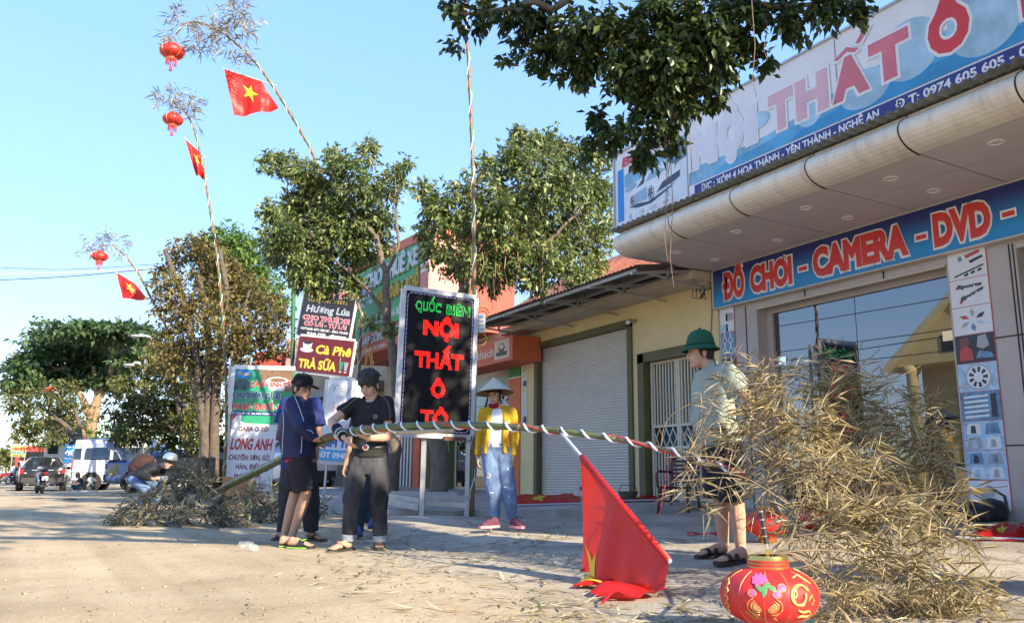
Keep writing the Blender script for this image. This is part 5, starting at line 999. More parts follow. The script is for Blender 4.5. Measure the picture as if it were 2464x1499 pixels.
F7.text('LÀM LỐP', W7*.05, W7*.97, H7*.6, H7*.22, RED, t7, .06, .01); F7.text('0986 000 555', W7*.05, W7*.97, H7*.3, H7*.16, BLU, t7, .05, .01); F7.text('SỬA XE', W7*.2, W7*.8, H7*.06, H7*.1, PDK, t7, .04, .01)
for x in (.08, .92): mb = MB(); a = F7.p(W7*x, 0, -.05); mb.beam(V((a.x, a.y, 0)), F7.p(W7*x, H7, -.05), .05, .05, RIGHT); mb.build('pole', STEEL, t7)
p = at(88, 1162, D=60); rc_ = car('red_car', 'small red car between the coach and the black sedan', 'car', V((p.x-.3, p.y+2, 0)), V((.05, 1, 0)), SED, paint('crimson', (.40, .03, .03), .25, .1, .2), ((-1.38, .825, .33), (1.4, .825, .33))); rear_kit(rc_)
# motorbikes
def motorbike(name, label, loc, rz, c, scooter=False):
    r = thing(name, label, 'motorbike', loc, rz); ax = (V((1, 0, 0)), V((0, 0, 1)), V((0, 1, 0)))
    for x in (-.62, .62):
        mb = MB(); mb.lathe((x, 0, .29), [(.22, -.045), (.27, -.05), (.29, -.02), (.29, .02), (.27, .05), (.22, .045), (.22, -.045)], ax, 24); w_ = mb.build('wheel', TYRE, r, True, world=False)
        mb = MB()
        for k in range(10): a = k*.628; mb.tube([(x, 0, .29), (x+.23*math.cos(a), 0, .29+.23*math.sin(a))], .007, 4)
        mb.lathe((x, 0, .29), [(.05, -.05), (.05, .05)], ax, 10, True); mb.build('spokes', RIM, w_, world=False)
    pm = paint(c[0], c[1], .3, 0, .4)
    mb = MB(); mb.loft([((-.95, 0, .72), (0, .07, 0), (0, 0, .05)), ((-.7, 0, .76), (0, .13, 0), (0, 0, .09)), ((-.2, 0, .68), (0, .15, 0), (0, 0, .14)), ((.15, 0, .60), (0, .12, 0), (0, 0, .2)), ((.4, 0, .72), (0, .1, 0), (0, 0, .12))], 14); mb.build('body', pm, r, True, world=False)
    mb = MB(); mb.loft([((-.9, 0, .84), (0, .09, 0), (0, 0, .03)), ((-.5, 0, .84), (0, .15, 0), (0, 0, .05)), ((.05, 0, .80), (0, .1, 0), (0, 0, .05))], 14); mb.build('seat', BLACK, r, True, world=False)
    mb = MB(); mb.loft([((-.98, 0, .52), (0, .07, 0), (.03, 0, .0)), ((-.9, 0, .62), (0, .09, 0), (.02, 0, .03)), ((-.6, 0, .66), (0, .09, 0), (0, 0, .03))], 12); mb.build('rear_mudguard', mat('dusty plastic', (.24, .2, .16), .8, var=.3, vs=12), r, True, world=False)
    mb = MB(); mb.lathe((-.96, 0, .74), [(0, .04), (.055, .03), (.065, 0)], (V((0, 1, 0)), V((0, 0, 1)), V((-1, 0, 0))), 16); mb.build('tail_lamp', TAIL, r, True, world=False); lbox(r, 'number_plate', (-.985, 0, .56), (.01, .19, .14), WHITE)
    mb = MB(); mb.tube([(.62, -.09, .29), (.42, -.09, .82), (.38, -.09, .95)], .022, 8); mb.tube([(.62, .09, .29), (.42, .09, .82), (.38, .09, .95)], .022, 8); mb.build('fork', STEEL, r, True, world=False)
    mb = MB(); mb.tube([(.22, -.36, 1.02), (.36, -.2, 1.03), (.40, 0, 1.0), (.36, .2, 1.03), (.22, .36, 1.02)], .014, 8); mb.build('handlebar', BLACK, r, True, world=False)
    for s in (-1, 1):
        mb = MB(); mb.tube([(.28, s*.3, 1.03), (.26, s*.36, 1.2)], .007, 5); mb.ell((.25, s*.38, 1.24), (.02, .06, .04)); mb.build('mirror', WHITE if s < 0 else BLACK, r, True, world=False); mb = MB(); mb.ell((-.85, s*.17, .70), (.03, .035, .03)); mb.build('indicator', mat('amber lens', (.6, .2, .02), .3), r, True, world=False); mb = MB(); mb.tube([(-.62, s*.13, .3), (-.5, s*.14, .68)], .03, 8); mb.build('shock_absorber', CHROME, r, True, world=False)
    mb = MB(); mb.tube([(.15, -.14, .28), (-.4, -.16, .26), (-.95, -.17, .36)], [.02, .03, .05], 10); mb.build('exhaust', CHROME, r, True, world=False); mb = MB(); mb.ell((.05, 0, .34), (.22, .16, .14)); mb.build('engine', mat('engine grey', (.12, .12, .12), .5, .5), r, True, world=False)
    mb = MB(); mb.ell((.46, 0, .92), (.09, .1, .09)); mb.build('headlamp', CLEAR, r, True, world=False); mb = MB(); mb.loft([((.38, 0, .54), (0, .06, 0), (.02, 0, .02)), ((.62, 0, .63), (0, .065, 0), (.0, 0, .02)), ((.86, 0, .52), (0, .06, 0), (.02, 0, .02))], 10); mb.build('front_mudguard', pm, r, True, world=False); mb = MB(); mb.tube([(-.1, .1, .25), (-.18, .3, .01)], .012, 6); mb.build('side_stand', BLACK, r, world=False); return r
p = at(94, 1186, z=0); motorbike('motorbike', 'dusty black motorbike standing behind the black sedan', V((p.x, p.y, 0)), math.pi/2+.12, ('bike black', (.015, .015, .016)))
for i, (x, y, D, rz, c, lab) in enumerate(((110, 980, 66, 2.6, ('bike white', (.6, .6, .62)), 'white scooter beside the person in white at the far left'), (25, 985, 66, 2.4, ('bike red', (.4, .02, .02)), 'red motorbike at the left edge of the picture'))):
    p = at(*z2(x, y), D=D); motorbike('motorbike', lab, V((p.x, p.y, 0)), rz, c)
# ================= people =================
SKIN = [mat('skin %d' % i, c, .55, var=.10, vs=14, bump=.1, bs=60) for i, c in enumerate(((.47, .265, .175), (.50, .30, .205), (.42, .235, .15), (.50, .29, .19)))]
HAIR = mat('black hair', (.02, .017, .015), .5, bump=.9, bs=120, stretch=(1, 1, .25), bdist=.02); EYEM = mat('eye dark', (.015, .01, .008), .3); BROW = mat('eyebrow', (.03, .02, .015), .7); LIPS = mat('lips', (.36, .12, .10), .5)
def cloth(name, c, var=.12, rough=.85, bump=.5, bs=22): return mat('cloth '+name, c, rough, var=var, vs=7, bump=bump, bs=bs, spec=.2, bdist=.02)
def chain(mb, pts, rad, n=10):
    for i in range(len(pts)-1): mb.cap(pts[i], pts[i+1], rad[i], rad[i+1], n)
def hand(mb, w, d, palm_n, side, grip=.3, s=1.0, spread=.0):
    """palm from the wrist along d; palm_n points out of the palm; side = +1 puts the thumb along +cross"""
    d = V(d).normalized(); n = V(palm_n); n = (n-d*n.dot(d)).normalized(); t = d.cross(n)*side
    c0, c1 = w, w+d*.085*s
    mb.loft([(c0-d*.01, t*.026*s, n*.018*s), (c0+d*.03*s, t*.036*s, n*.016*s), (c1-d*.01, t*.041*s, n*.014*s), (c1+d*.006, t*.037*s, n*.011*s)], 12)
    for k, (o_, L) in enumerate(((.030, .066), (.010, .074), (-.011, .068), (-.030, .054))):
        b = c1+t*o_*s-d*.008; a1 = grip*.6; a2 = grip*1.5; a3 = grip*2.2; dd = (d+t*spread*(o_/.03)*.4).normalized(); p = [b]
        for a, l in ((a1, .45), (a2, .32), (a3, .25)): p.append(p[-1]+(dd*math.cos(a)+n*math.sin(a))*(L*s*l))
        chain(mb, p, [.0098*s, .0092*s, .0084*s, .007*s], 8)
    b = c0+d*.022*s+t*.03*s; p = [b, b+(d*.55+t*.7+n*.3).normalized()*.036*s, b+(d*.55+t*.7+n*.3).normalized()*.036*s+(d*.85+t*.2+n*(.3+grip*.4)).normalized()*.032*s]; p.append(p[-1]+(d*.9+n*(.2+grip*.5)).normalized()*.022*s)
    chain(mb, p, [.0135*s, .0115*s, .010*s, .008*s], 8)
def foot(mb, heel, toe, s=1.0, toes=True):
    heel, toe = V(heel), V(toe); d = (toe-heel); L = d.length; d.normalize(); t = d.cross(UP).normalized()
    R = [(0, .024, .022, .026), (.12, .031, .034, .036), (.35, .032, .040, .040), (.6, .039, .028, .028), (.78, .044, .019, .02), (.86, .042, .015, .016)]
    mb.loft([(heel+d*(L*f)+UP*z, t*w_*s, UP*h*s) for f, w_, h, z in R], 14)
    if toes:
        for k in range(5):
            o_ = (-.034+.017*k); b = heel+d*(L*.82)+t*o_*s+UP*.014; mb.cap(b, b+d*(L*(.17-.012*abs(k-1.5)))-UP*.004, .0115*s, .0095*s, 8)
class Person: pass
def person(name, label, D, J, face, body_r=1.0, voxel=.007, skin=0, H=1.68, hands=None, feet=None, headup=None, nose=True, arms=True, bare_toes=True, hgrip=(.5, .5), belly=0, seedface=0):
    """J: joints as (u, v, depth offset) in the photograph; builds the body as one surface"""
    P = {k: at(q[0], q[1], D=D+(q[2] if len(q) > 2 else 0)) for k, q in J.items()}
    pr = Person(); pr.P = P; s = body_r; pr.s = s
    gnd = min(P['anR'].z, P['anL'].z)
    root = thing(name, label, 'person', V((P['pel'].x, P['pel'].y, gnd-.08))); pr.root = root
    sh = (P['shL']-P['shR']); hp = (P['hiL']-P['hiR']); pr.side = sh.normalized(); spine = (P['neck']-P['pel']).normalized()
    frt = spine.cross(sh).normalized(); frt = -frt                      # front: left x up
    frt = sh.normalized().cross(spine); frt = frt if frt.dot(V(J.get('front', (0, 0, 0))) if 'front' in J else frt) >= 0 else -frt
    pr.front = frt; hf = hp.normalized().cross(spine); pr.hside = hp.normalized(); pr.hfront = hf
    sw = sh.length/2; mb = MB()
    mid = P['pel'].lerp(P['neck'], .30); che = P['pel'].lerp(P['neck'], .68); upc = P['pel'].lerp(P['neck'], .88)
    pr.rings = [(P['pel']-spine*.09, hp.normalized()*.125*s, hf*.095*s), (P['pel'], hp.normalized()*.155*s, hf*.11*s), (mid+frt*belly*.5, (hp.normalized()+sh.normalized()).normalized()*.135*s, frt*(.095*s+belly)), (che, sh.normalized()*.155*s, frt*(.112*s+belly*.3)), (upc, sh.normalized()*(sw*.92), frt*.088*s), (P['neck']-spine*.01, sh.normalized()*.075*s, frt*.062*s)]
    mb.loft(pr.rings, 18)
    # head
    f = V(face).normalized(); up = V(headup) if headup else (UP-f*UP.dot(f)); up = (up-f*up.dot(f)).normalized(); sd = f.cross(up)
    k = H/1.68; c = P['head']; pr.hc, pr.hf, pr.hu, pr.hs, pr.hk = c, f, up, sd, k
    q = lambda a, b, z: c+f*(a*k)+sd*(b*k)+up*(z*k)
    pr.q = q; ax = (sd, f, up)
    mb.ell(q(-.012, 0, .028), (.074*k, .092*k, .092*k), ax, 18, 12); mb.ell(q(.022, 0, -.045), (.057*k, .062*k, .068*k), ax, 16, 10); mb.ell(q(.058, 0, -.092), (.026*k, .024*k, .022*k), ax, 10, 8)
    mb.ell(q(.045, .036, -.028), (.026*k, .03*k, .03*k), ax, 10, 8); mb.ell(q(.045, -.036, -.028), (.026*k, .03*k, .03*k), ax, 10, 8); mb.ell(q(.072, 0, .028), (.045*k, .014*k, .014*k), ax, 10, 8)
    if nose: mb.loft([(q(.080, 0, .012), sd*.008*k, f*.006*k), (q(.090, 0, -.010), sd*.011*k, f*.010*k), (q(.097, 0, -.028), sd*.017*k, f*.014*k), (q(.088, 0, -.040), sd*.014*k, f*.010*k)], 8)
    mb.ell(q(.080, 0, -.062), (.021*k, .010*k, .009*k), ax, 10, 6)
    for e in (-1, 1): mb.ell(q(-.012, e*.078, -.012), (.011*k, .020*k, .031*k), (sd, f, up), 10, 8)
    chain(mb, [q(-.02, 0, -.06), P['neck']+spine*.02, P['neck']-spine*.05], [.050*s, .054*s, .066*s], 14)
    for S in 'RL':
        a, e, w_ = P['sh'+S], P['el'+S], P['wr'+S]
        chain(mb, [P['neck'].lerp(a, .35)-spine*.03, a], [.05*s, .052*s]); chain(mb, [a, a.lerp(e, .45), e, e.lerp(w_, .3), w_], [.052*s, .046*s, .037*s, .039*s, .026*s], 12)
        h, kn, an = P['hi'+S], P['kn'+S], P['an'+S]
        chain(mb, [h, h.lerp(kn, .45), kn, kn.lerp(an, .3), an], [.088*s, .074*s, .053*s, .054*s, .034*s], 12)
        if hands and S in hands: d_, n_, sg = hands[S]; hand(mb, w_, d_, n_, sg, hgrip[0 if S == 'R' else 1], 1.0)
        if feet and S in feet: hl, to = feet[S]; foot(mb, hl, to, 1.0, bare_toes); mb.cap(an, V(hl)+(V(to)-V(hl))*.16+UP*.05, .034*s, .036*s)
    body = mkobj('body', remesh(mb, SKIN[skin], voxel, 2), root); pr.body = body
    # face
    for e in (-1, 1):
        m2 = MB(); m2.ell(q(.0795, e*.030, .006), (.0135*k, .007*k, .0052*k), ax, 10, 6); m2.build('eye', EYEM, body, True)
        m2 = MB(); m2.loft([(q(.086, e*.014, .023), up*.004*k, f*.004*k), (q(.082, e*.032, .030), up*.0045*k, f*.004*k), (q(.068, e*.048, .023), up*.003*k, f*.003*k)], 8); m2.build('eyebrow', BROW, body, True)
    m2 = MB(); m2.loft([(q(.080, -.022, -.062), up*.002*k, f*.003*k), (q(.0895, 0, -.0615), up*.0065*k, f*.004*k), (q(.080, .022, -.062), up*.002*k, f*.003*k)], 8); m2.build('mouth', LIPS, body, True)
    return pr
def torso_cloth(pr, grow, lo=-.09, top=True, sleeves=None, sl_r=(.066, .058, .052), extra=None, flare=0):
    """shirt over the torso rings; sleeves: fraction of the arm chain covered (1 = elbow, 2 = wrist)"""
    mb = MB(); P = pr.P; spine = (P['neck']-P['pel']).normalized(); R = []
    for i, (c, a, b) in enumerate(pr.rings):
        g = grow+(flare if i < 2 else 0); R.append((c, a*(1+g/a.length), b*(1+g/b.length)))
    R[0] = (P['pel']+spine*lo, R[1][1]*(1.0), R[1][2]*1.0)
    if not top: R = R[:-1]
    mb.loft(R, 22)
    if sleeves:
        for S in 'RL':
            fr = sleeves if not isinstance(sleeves, dict) else sleeves[S]
            a, e, w_ = P['sh'+S], P['el'+S], P['wr'+S]; mb.cap(P['neck'].lerp(a, .45)-spine*.02, a, .055*pr.s+grow*.5, sl_r[0]*pr.s)
            mb.ell(a, sl_r[0]*pr.s*1.02)
            if fr <= 1: mb.tube([a, a.lerp(e, fr)], [sl_r[0]*pr.s, sl_r[1]*pr.s*1.05], 14)
            else:
                mb.tube([a, e], [sl_r[0]*pr.s, sl_r[1]*pr.s], 14); mb.ell(e, sl_r[1]*pr.s*1.02); mb.tube([e, e.lerp(w_, fr-1)], [sl_r[1]*pr.s, sl_r[2]*pr.s], 14)
    if extra: extra(mb)
    return mb
def trousers(pr, length, r=(.105, .085, .072, .062), waist=.08, gap=True):
    """length 1 = knee, 2 = ankle"""
    mb = MB(); P = pr.P; spine = (P['neck']-P['pel']).normalized(); s = pr.s
    mb.loft([(P['pel']+spine*waist, pr.hside*.150*s, pr.hfront*.112*s), (P['pel'], pr.hside*.166*s, pr.hfront*.118*s), (P['pel']-spine*.09, pr.hside*.160*s, pr.hfront*.108*s), (P['pel']-spine*.17, pr.hside*.11*s, pr.hfront*.085*s)], 20)
    for S in 'RL':
        h, k, a = P['hi'+S], P['kn'+S], P['an'+S]
        if length <= 1: mb.tube([h+(h-k).normalized()*.03, h.lerp(k, length)], [r[0]*s, r[1]*s], 16)
        else:
            m1 = k.lerp(a, .35); e = k.lerp(a, length-1); mb.tube([h+(h-k).normalized()*.03, h.lerp(k, .5), k], [r[0]*s, (r[0]+r[1])/2*s, r[1]*s], 16); mb.ell(k, r[1]*s*1.01); mb.tube([k, m1, e], [r[1]*s, r[2]*s, r[3]*s], 16)
    return mb
def fit(pr, name, mb, m, voxel=.009, smooth=2, disp=.006, ds=11, seed=0): return mkobj(name, remesh(mb, m, voxel, smooth, disp, ds, seed), pr.root)
def hair_cap(pr, m=HAIR, fringe=.03, back=.0, vol=1.0, nape=-.06, sides=-.02):
    q, k = pr.q, pr.hk; mb = MB(); ax = (pr.hs, pr.hf, pr.hu)
    mb.ell(q(-.020, 0, .055), (.083*k*vol, .098*k*vol, .082*k*vol), ax, 18, 12); mb.ell(q(-.055, 0, .0), (.074*k*vol, .058*k, .085*k), ax, 16, 10); mb.ell(q(-.06, 0, nape+.02), (.058*k, .04*k, .05*k), ax, 12, 8)
    for e in (-1, 1): mb.ell(q(-.012, e*.066, .03+sides), (.018*k, .042*k, .045*k), ax, 10, 8)
    if fringe is not None:
        for b_ in np.linspace(-.062, .062, 7): mb.cap(q(.045-.6*abs(b_)*.5, b_, .10), q(.083-.35*abs(b_), b_*1.03, fringe+random.uniform(-.006, .012)), .022*k, .011*k, 8)
    rg = random.Random(int(pr.hc.x*1000))
    for i in range(34):
        a, e = rg.uniform(0, 6.28), rg.uniform(.1, 1.3); d = (pr.hs*math.cos(a)+pr.hf*math.sin(a))*math.sin(e)+pr.hu*math.cos(e)
        if d.dot(pr.hf) > .75: continue
        b_ = q(-.02, 0, .05)+d*(.088*k*vol); mb.cap(b_, b_+(d*.4-pr.hu*.5+pr.hf*.2).normalized()*.034*k, .012*k, .005*k, 6)
    return mkobj('hair', remesh(mb, m, .005, 1, .004, 45), pr.root)
def slipper(pr, heel, toe, sole, strap, edge=None, kind='slide', name='sandal'):
    heel, toe = V(heel), V(toe); d = (toe-heel).normalized(); L = (toe-heel).length; t = d.cross(UP).normalized(); g = heel-d*.012
    out = [(g+d*((L+.03)*f)+t*(w_*1.06)) for f, w_ in ((0, .02), (.06, .034), (.3, .036), (.55, .041), (.78, .049), (.93, .042), (1, .022))]+[(g+d*((L+.03)*f)-t*(w_*1.06)) for f, w_ in ((1, .022), (.93, .042), (.78, .049), (.55, .041), (.3, .036), (.06, .034), (0, .02))]
    o = MB(); o.prism([p-UP*.022 for p in out], UP*.024); so_ = o.build(name, sole, pr.root)
    if edge: e = MB(); e.prism([g+d*(.0)+(p-g)*1.03-UP*.016 for p in out[1:5]], UP*.010); e.build('sole_stripe', edge, so_)
    if kind == 'slide':
        m2 = MB(); m2.loft([(heel+d*(L*f)+UP*.02, t*.053, UP*h) for f, h in ((.50, .047), (.60, .042), (.74, .032))], 18, caps=False); m2.build('strap', strap, so_, True)
    elif kind == 'thong':
        for e in (-1, 1):
            m2 = MB(); a = heel+d*(L*.45)+t*(e*.044)+UP*.006; b_ = heel+d*(L*.78)+t*.010+UP*.03; m2.tube([a, a.lerp(b_, .5)+UP*.024+t*e*.008, b_], [.011, .010, .008], 6); m2.build('strap', strap, so_, True)
    else:
        for f0 in (.42, .66): m2 = MB(); m2.loft([(heel+d*(L*f)+UP*.02, t*.051, UP*h) for f, h in ((f0, .05-.03*f0), (f0+.13, .045-.03*f0))], 18, caps=False); m2.build('strap', strap, so_, True)
    return so_
def gnd(u, v, D=None):
    p = at(u, v, z=0.03); p.z = gz(p.x, p.y) if p.x < 8 else .2; q = at(u, v, z=p.z+.022); return q
def stripe(pr, pts, r, m, name, parent=None, n=6): mb = MB(); mb.tube(pts, r, n); return mb.build(name, m, parent or pr.root, True)
def onto(o, p, d, off=.002):
    """a point pressed onto the surface of a garment, coming along d"""
    h = o.ray_cast_p(p, d) if hasattr(o, 'ray_cast_p') else None
    return h
def surf(obj):
    me = obj.data; bv = BVHTree.FromPolygons([v.co+WL[obj] for v in me.vertices], [tuple(p.vertices) for p in me.polygons])
    def f(u, v, off=.003):
        p = at(u, v, D=1.0); o_ = V((0, 0, CAM_H)); d = (p-o_).normalized(); h = bv.ray_cast(o_, d); return (h[0]-d*off) if h[0] is not None else None
    return f
def line_on(obj, pts, r, m, name, k=10):
    """a seam or stripe laid on a garment along points of the photograph"""
    f = surf(obj); out = []
    for i in range(len(pts)-1):
        for j in range(k):
            t = j/k; p = f(pts[i][0]*(1-t)+pts[i+1][0]*t, pts[i][1]*(1-t)+pts[i+1][1]*t)
            if p is not None: out.append(p)
    if len(out) > 2:
        mb = MB(); mb.tube(out, r, 5); return mb.build(name, m, obj, True)
# ---------- young man in cap and navy jacket ----------
Z = zoomer(900, 1280, 1.9467); D1 = 8.25
def j(x, y, d=0): return (*Z(x, y), d)
fR = (gnd(*Z(290, 1374)), gnd(*Z(462, 1378))); fL = (gnd(*Z(228, 1366)), gnd(*Z(385, 1364)))
J = dict(head=j(392, 262, 0), neck=j(362, 348), shR=j(318, 372, -.16), shL=j(400, 365, .17), elR=j(375, 520, -.23), wrR=j(478, 622, -.14), elL=j(425, 520, .2), wrL=j(480, 640, .06), pel=j(368, 755), hiR=j(372, 775, -.085), hiL=j(368, 775, .085), knR=j(418, 1000, -.08), knL=j(338, 1000, .10), anR=j(308, 1330, -.07), anL=j(256, 1322, .10))
boy = person('person', 'young man in black cap, navy jacket and black shorts holding the bamboo pole', D1, J, dirv(.86, -.5, -.12), .97, .0065, 0, 1.68, dict(R=(dirv(.9, .1, -.15), dirv(.1, .2, 1), 1), L=(dirv(.9, -.1, .1), dirv(.1, -.5, -1), 1)), dict(R=fR, L=fL), hgrip=(1.0, 1.0))
NVY = cloth('navy nylon', (.022, .03, .082), .15, .6, .45, 14); BKC = cloth('black cotton', (.024, .024, .027), .2)
def jk(mb):
    P = boy.P; sp = (P['neck']-P['pel']).normalized(); f = boy.front
    mb.loft([(P['pel']+sp*.0, RIGHT*.155, FWD*.20), (P['pel']+sp*.2-RIGHT*.02, RIGHT*.175, FWD*.21), (P['pel']+sp*.42-RIGHT*.01, RIGHT*.165, FWD*.215), (P['neck']-sp*.04, RIGHT*.095, FWD*.17), (P['neck']+sp*.045, RIGHT*.07, FWD*.075)], 22)
o = fit(boy, 'jacket', torso_cloth(boy, .035, .0, True, 1.92, (.078, .074, .058), jk), NVY, .009, 4, .011, 8, 1); jacket = o
WP = cloth('white piping', (.55, .58, .65), 0)
for pts in ([(322, 285), (355, 360), (385, 440), (402, 495)], [(252, 400), (258, 520), (250, 640), (247, 735)], [(388, 600), (386, 660), (380, 725)], [(425, 552), (455, 560), (470, 580)]): line_on(jacket, [Z(*p) for p in pts], .0035, WP, 'piping')
fit(boy, 'shorts', trousers(boy, .93, (.118, .118), .06), BKC, .009, 3, .008, 10, 2)
mb = MB(); P = boy.P; sp = (P['neck']-P['pel']).normalized(); mb.loft([(P['pel']+sp*.03, boy.hside*.178, boy.hfront*.128), (P['pel']-sp*.035, boy.hside*.182, boy.hfront*.132)], 20); fit(boy, 'shirt_hem', mb, cloth('red shirt', (.45, .03, .04)), .009, 1, .003)
hair_cap(boy, fringe=None, nape=-.05)
q, k = boy.q, boy.hk; mb = MB(); ax = (boy.hs, boy.hf, boy.hu)
cap_c = boy.q(-.012, 0, .045); CAPM = cloth('black cap', (.014, .014, .017), .1)
mb.lathe(cap_c, [(.098, -.012), (.1, .02), (.094, .06), (.072, .092), (.04, .108), (.0, .112)], (boy.hs, boy.hf, boy.hu), 22); cp_ = mb.build('cap', CAPM, boy.root, True)
mb = MB()
for i in range(9):
    a = -1.15+i*.2875; 
    pts_ = [cap_c+boy.hf*(math.cos(a)*r_)+boy.hs*(math.sin(a)*r_*.93)+boy.hu*(z-.06*max(0, abs(a)-.2)*.3) for r_, z in ((.094, 0), (.13, -.004), (.128+.06*math.cos(a), -.02))]
    if i: mb.quad(prev[0], pts_[0], pts_[1], prev[1]); mb.quad(prev[1], pts_[1], pts_[2], prev[2])
    prev = pts_
ob = mb.build('cap_brim', CAPM, cp_, True); sm = ob.modifiers.new('s', 'SOLIDIFY'); sm.thickness = .006
mb = MB(); mb.ell(cap_c+boy.hu*.113, .009); mb.build('cap_button', CAPM, cp_)
GRNS = mat('lime rubber', (.25, .62, .05), .5)
for hl, to in (fR, fL): s_ = slipper(boy, hl, to, BLACK, BLACK, GRNS)
p_ = fR[0].lerp(fR[1], .62)+UP*.062; mb = MB(); mb.tube([p_-RIGHT*.025-FWD*.02, p_-RIGHT*.005-FWD*.028-UP*.01, p_+RIGHT*.035-FWD*.02+UP*.004], [.004, .007, .002], 6); mb.build('swoosh_mark', GRNS, boy.root)
# ---------- man in blue shirt behind him ----------
D2 = 8.75; fR = (gnd(*Z(255, 1322)), gnd(*Z(195, 1320))); fL = (gnd(*Z(425, 1318)), gnd(*Z(545, 1330)))
J = dict(head=j(398, 250, .0), neck=j(388, 345), shR=j(285, 372, .02), shL=j(480, 372, .0), elR=j(232, 540, .05), wrR=j(300, 660, -.1), elL=j(505, 560, -.02), wrL=j(498, 690, -.12), pel=j(365, 765), hiR=j(315, 790), hiL=j(415, 790), knR=j(285, 1040, -.03), knL=j(450, 1040, -.04), anR=j(262, 1290), anL=j(452, 1285))
m2_ = person('person', 'man in blue shirt and dark trousers hidden behind the young man in the cap', D2, J, dirv(.3, -.95, -.1), 1.0, .008, 2, 1.68, dict(R=(dirv(.7, -.3, -.3), dirv(.2, .5, .8), 1), L=(dirv(.1, -.3, -1), dirv(-1, 0, 0), -1)), dict(R=fR, L=fL))
fit(m2_, 'shirt', torso_cloth(m2_, .026, -.10, True, .82, (.078, .082, .05)), cloth('blue knit', (.028, .040, .16)), .010, 3, .007, 9, 3)
fit(m2_, 'trousers', trousers(m2_, 1.93, (.112, .092, .084, .076)), cloth('charcoal cotton', (.035, .036, .045)), .010, 2, .01, 10, 4); hair_cap(m2_)
for hl, to in (fR, fL): slipper(m2_, hl, to, mat('brown rubber', (.06, .03, .025), .6), BLACK, kind='thong')
# ---------- young man in black polo tying the ribbon ----------
D3 = 7.7; fR = (gnd(*Z(745, 1388)), gnd(*Z(586, 1404))); fL = (gnd(*Z(935, 1372)), gnd(*Z(975, 1418)))
fL = (fL[0], fL[0]+dirv(.22, -.97)*.235)
J = dict(head=j(862, 236, -.03), neck=j(880, 352), shR=j(762, 372, .0), shL=j(988, 362, .0), elR=j(598, 492, -.12), wrR=j(684, 605, -.30), elL=j(1000, 605, -.08), wrL=j(858, 612, -.30), pel=j(868, 735), hiR=j(803, 755), hiL=j(930, 755), knR=j(742, 1030, -.05), knL=j(938, 1040, -.05), anR=j(722, 1325), anL=j(944, 1330))
po = person('person', 'young man in black polo and dark jeans tying ribbon on the bamboo pole', D3, J, dirv(-.22, -.86, -.42), 1.0, .006, 1, 1.70, dict(R=(dirv(.62, -.12, -.62), dirv(.6, .3, .6), -1), L=(dirv(-.95, -.05, .3), dirv(-.1, .3, 1), -1)), dict(R=fR, L=fL), hgrip=(.35, .55))
POLO = cloth('black polo knit', (.022, .021, .023), .15, .8, .35, 16)
polo = fit(po, 'polo_shirt', torso_cloth(po, .017, -.02, True, .56, (.068, .074, .05)), POLO, .0085, 3, .006, 10, 5)
jn = fit(po, 'jeans', trousers(po, 1.86, (.100, .079, .069, .066), .09), mat('washed black denim', (.055, .055, .062), .9, var=.75, vs=5, bump=.7, bs=16, spec=.15, bdist=.02, stretch=(1, 1, .45)), .0085, 2, .011, 9, 6)
CUFF = cloth('denim cuff', (.24, .27, .31), .1)
for S in 'RL':
    k_, a_ = po.P['kn'+S], po.P['an'+S]; d_ = (a_-k_).normalized(); e_ = k_.lerp(a_, .875); mb = MB(); mb.tube([e_, e_+d_*.055], [.071, .072], 18); mkobj('cuff', remesh(mb, CUFF, .007, 1, .003, 14), po.root)
hair_cap(po, fringe=.022, vol=1.12, nape=-.045)
COL_ = POLO
for e in (-1, 1):
    n_ = po.P['neck']; mb = MB(); a = n_+po.front*-.055+UP*.065; b_ = n_+po.side*(e*.075)+UP*.05; c_ = n_+po.side*(e*.035)+po.front*.085-UP*.035
    mb.quad(a, b_, b_+po.side*(e*.022)-UP*.035, a-UP*.035-po.front*.015); mb.quad(b_, c_, c_+po.side*(e*.045)-UP*.025+po.front*.006, b_+po.side*(e*.022)-UP*.035); o = mb.build('collar', COL_, polo); sm = o.modifiers.new('s', 'SOLIDIFY'); sm.thickness = .006
f_ = surf(polo); tri_ = [f_(*Z(x, y), .004) for x, y in ((838, 338), (898, 338), (858, 396))]
if all(tri_): mb = MB(); mb.poly(tri_); mb.build('open_neck', SKIN[1], polo)
STR = mat('brown braid', (.075, .045, .035), .7, var=.5, vs=90)
line_on(polo, [Z(832, 315), Z(760, 340), Z(700, 395), Z(670, 412)], .010, STR, 'braid'); line_on(polo, [Z(940, 300), Z(995, 350), Z(1015, 420), Z(1012, 485)], .010, STR, 'braid')
c_ = f_(*Z(908, 458), .004)
if c_: mb = MB(); mb.lathe(c_, [(.0, 0), (.012, .001), (.024, .0)], (RIGHT, UP, -FWD), 18); mb.build('badge', mat('dull gold thread', (.13, .09, .05), .6, var=.6, vs=120), polo)
mb = MB(); P = po.P; sp = (P['neck']-P['pel']).normalized(); mb.loft([(P['pel']+sp*.055, po.hside*.164, po.hfront*.126), (P['pel']+sp*.09, po.hside*.160, po.hfront*.123)], 24, caps=False); o = mb.build('belt', BLACK, po.root, True); sm = o.modifiers.new('s', 'SOLIDIFY'); sm.thickness = .004
b_ = P['pel']+sp*.072+po.hfront*.130-po.hside*.01; mb = MB(); mb.lathe(b_, [(0, .006), (.02, .006), (.031, .002), (.031, -.004)], (po.hside, UP, po.hfront), 18); mb.build('buckle', CHROME, o); mb = MB(); mb.lathe(b_, [(0, .0085), (.018, .0075)], (po.hside, UP, po.hfront), 14); mb.build('buckle_enamel', RED, o)
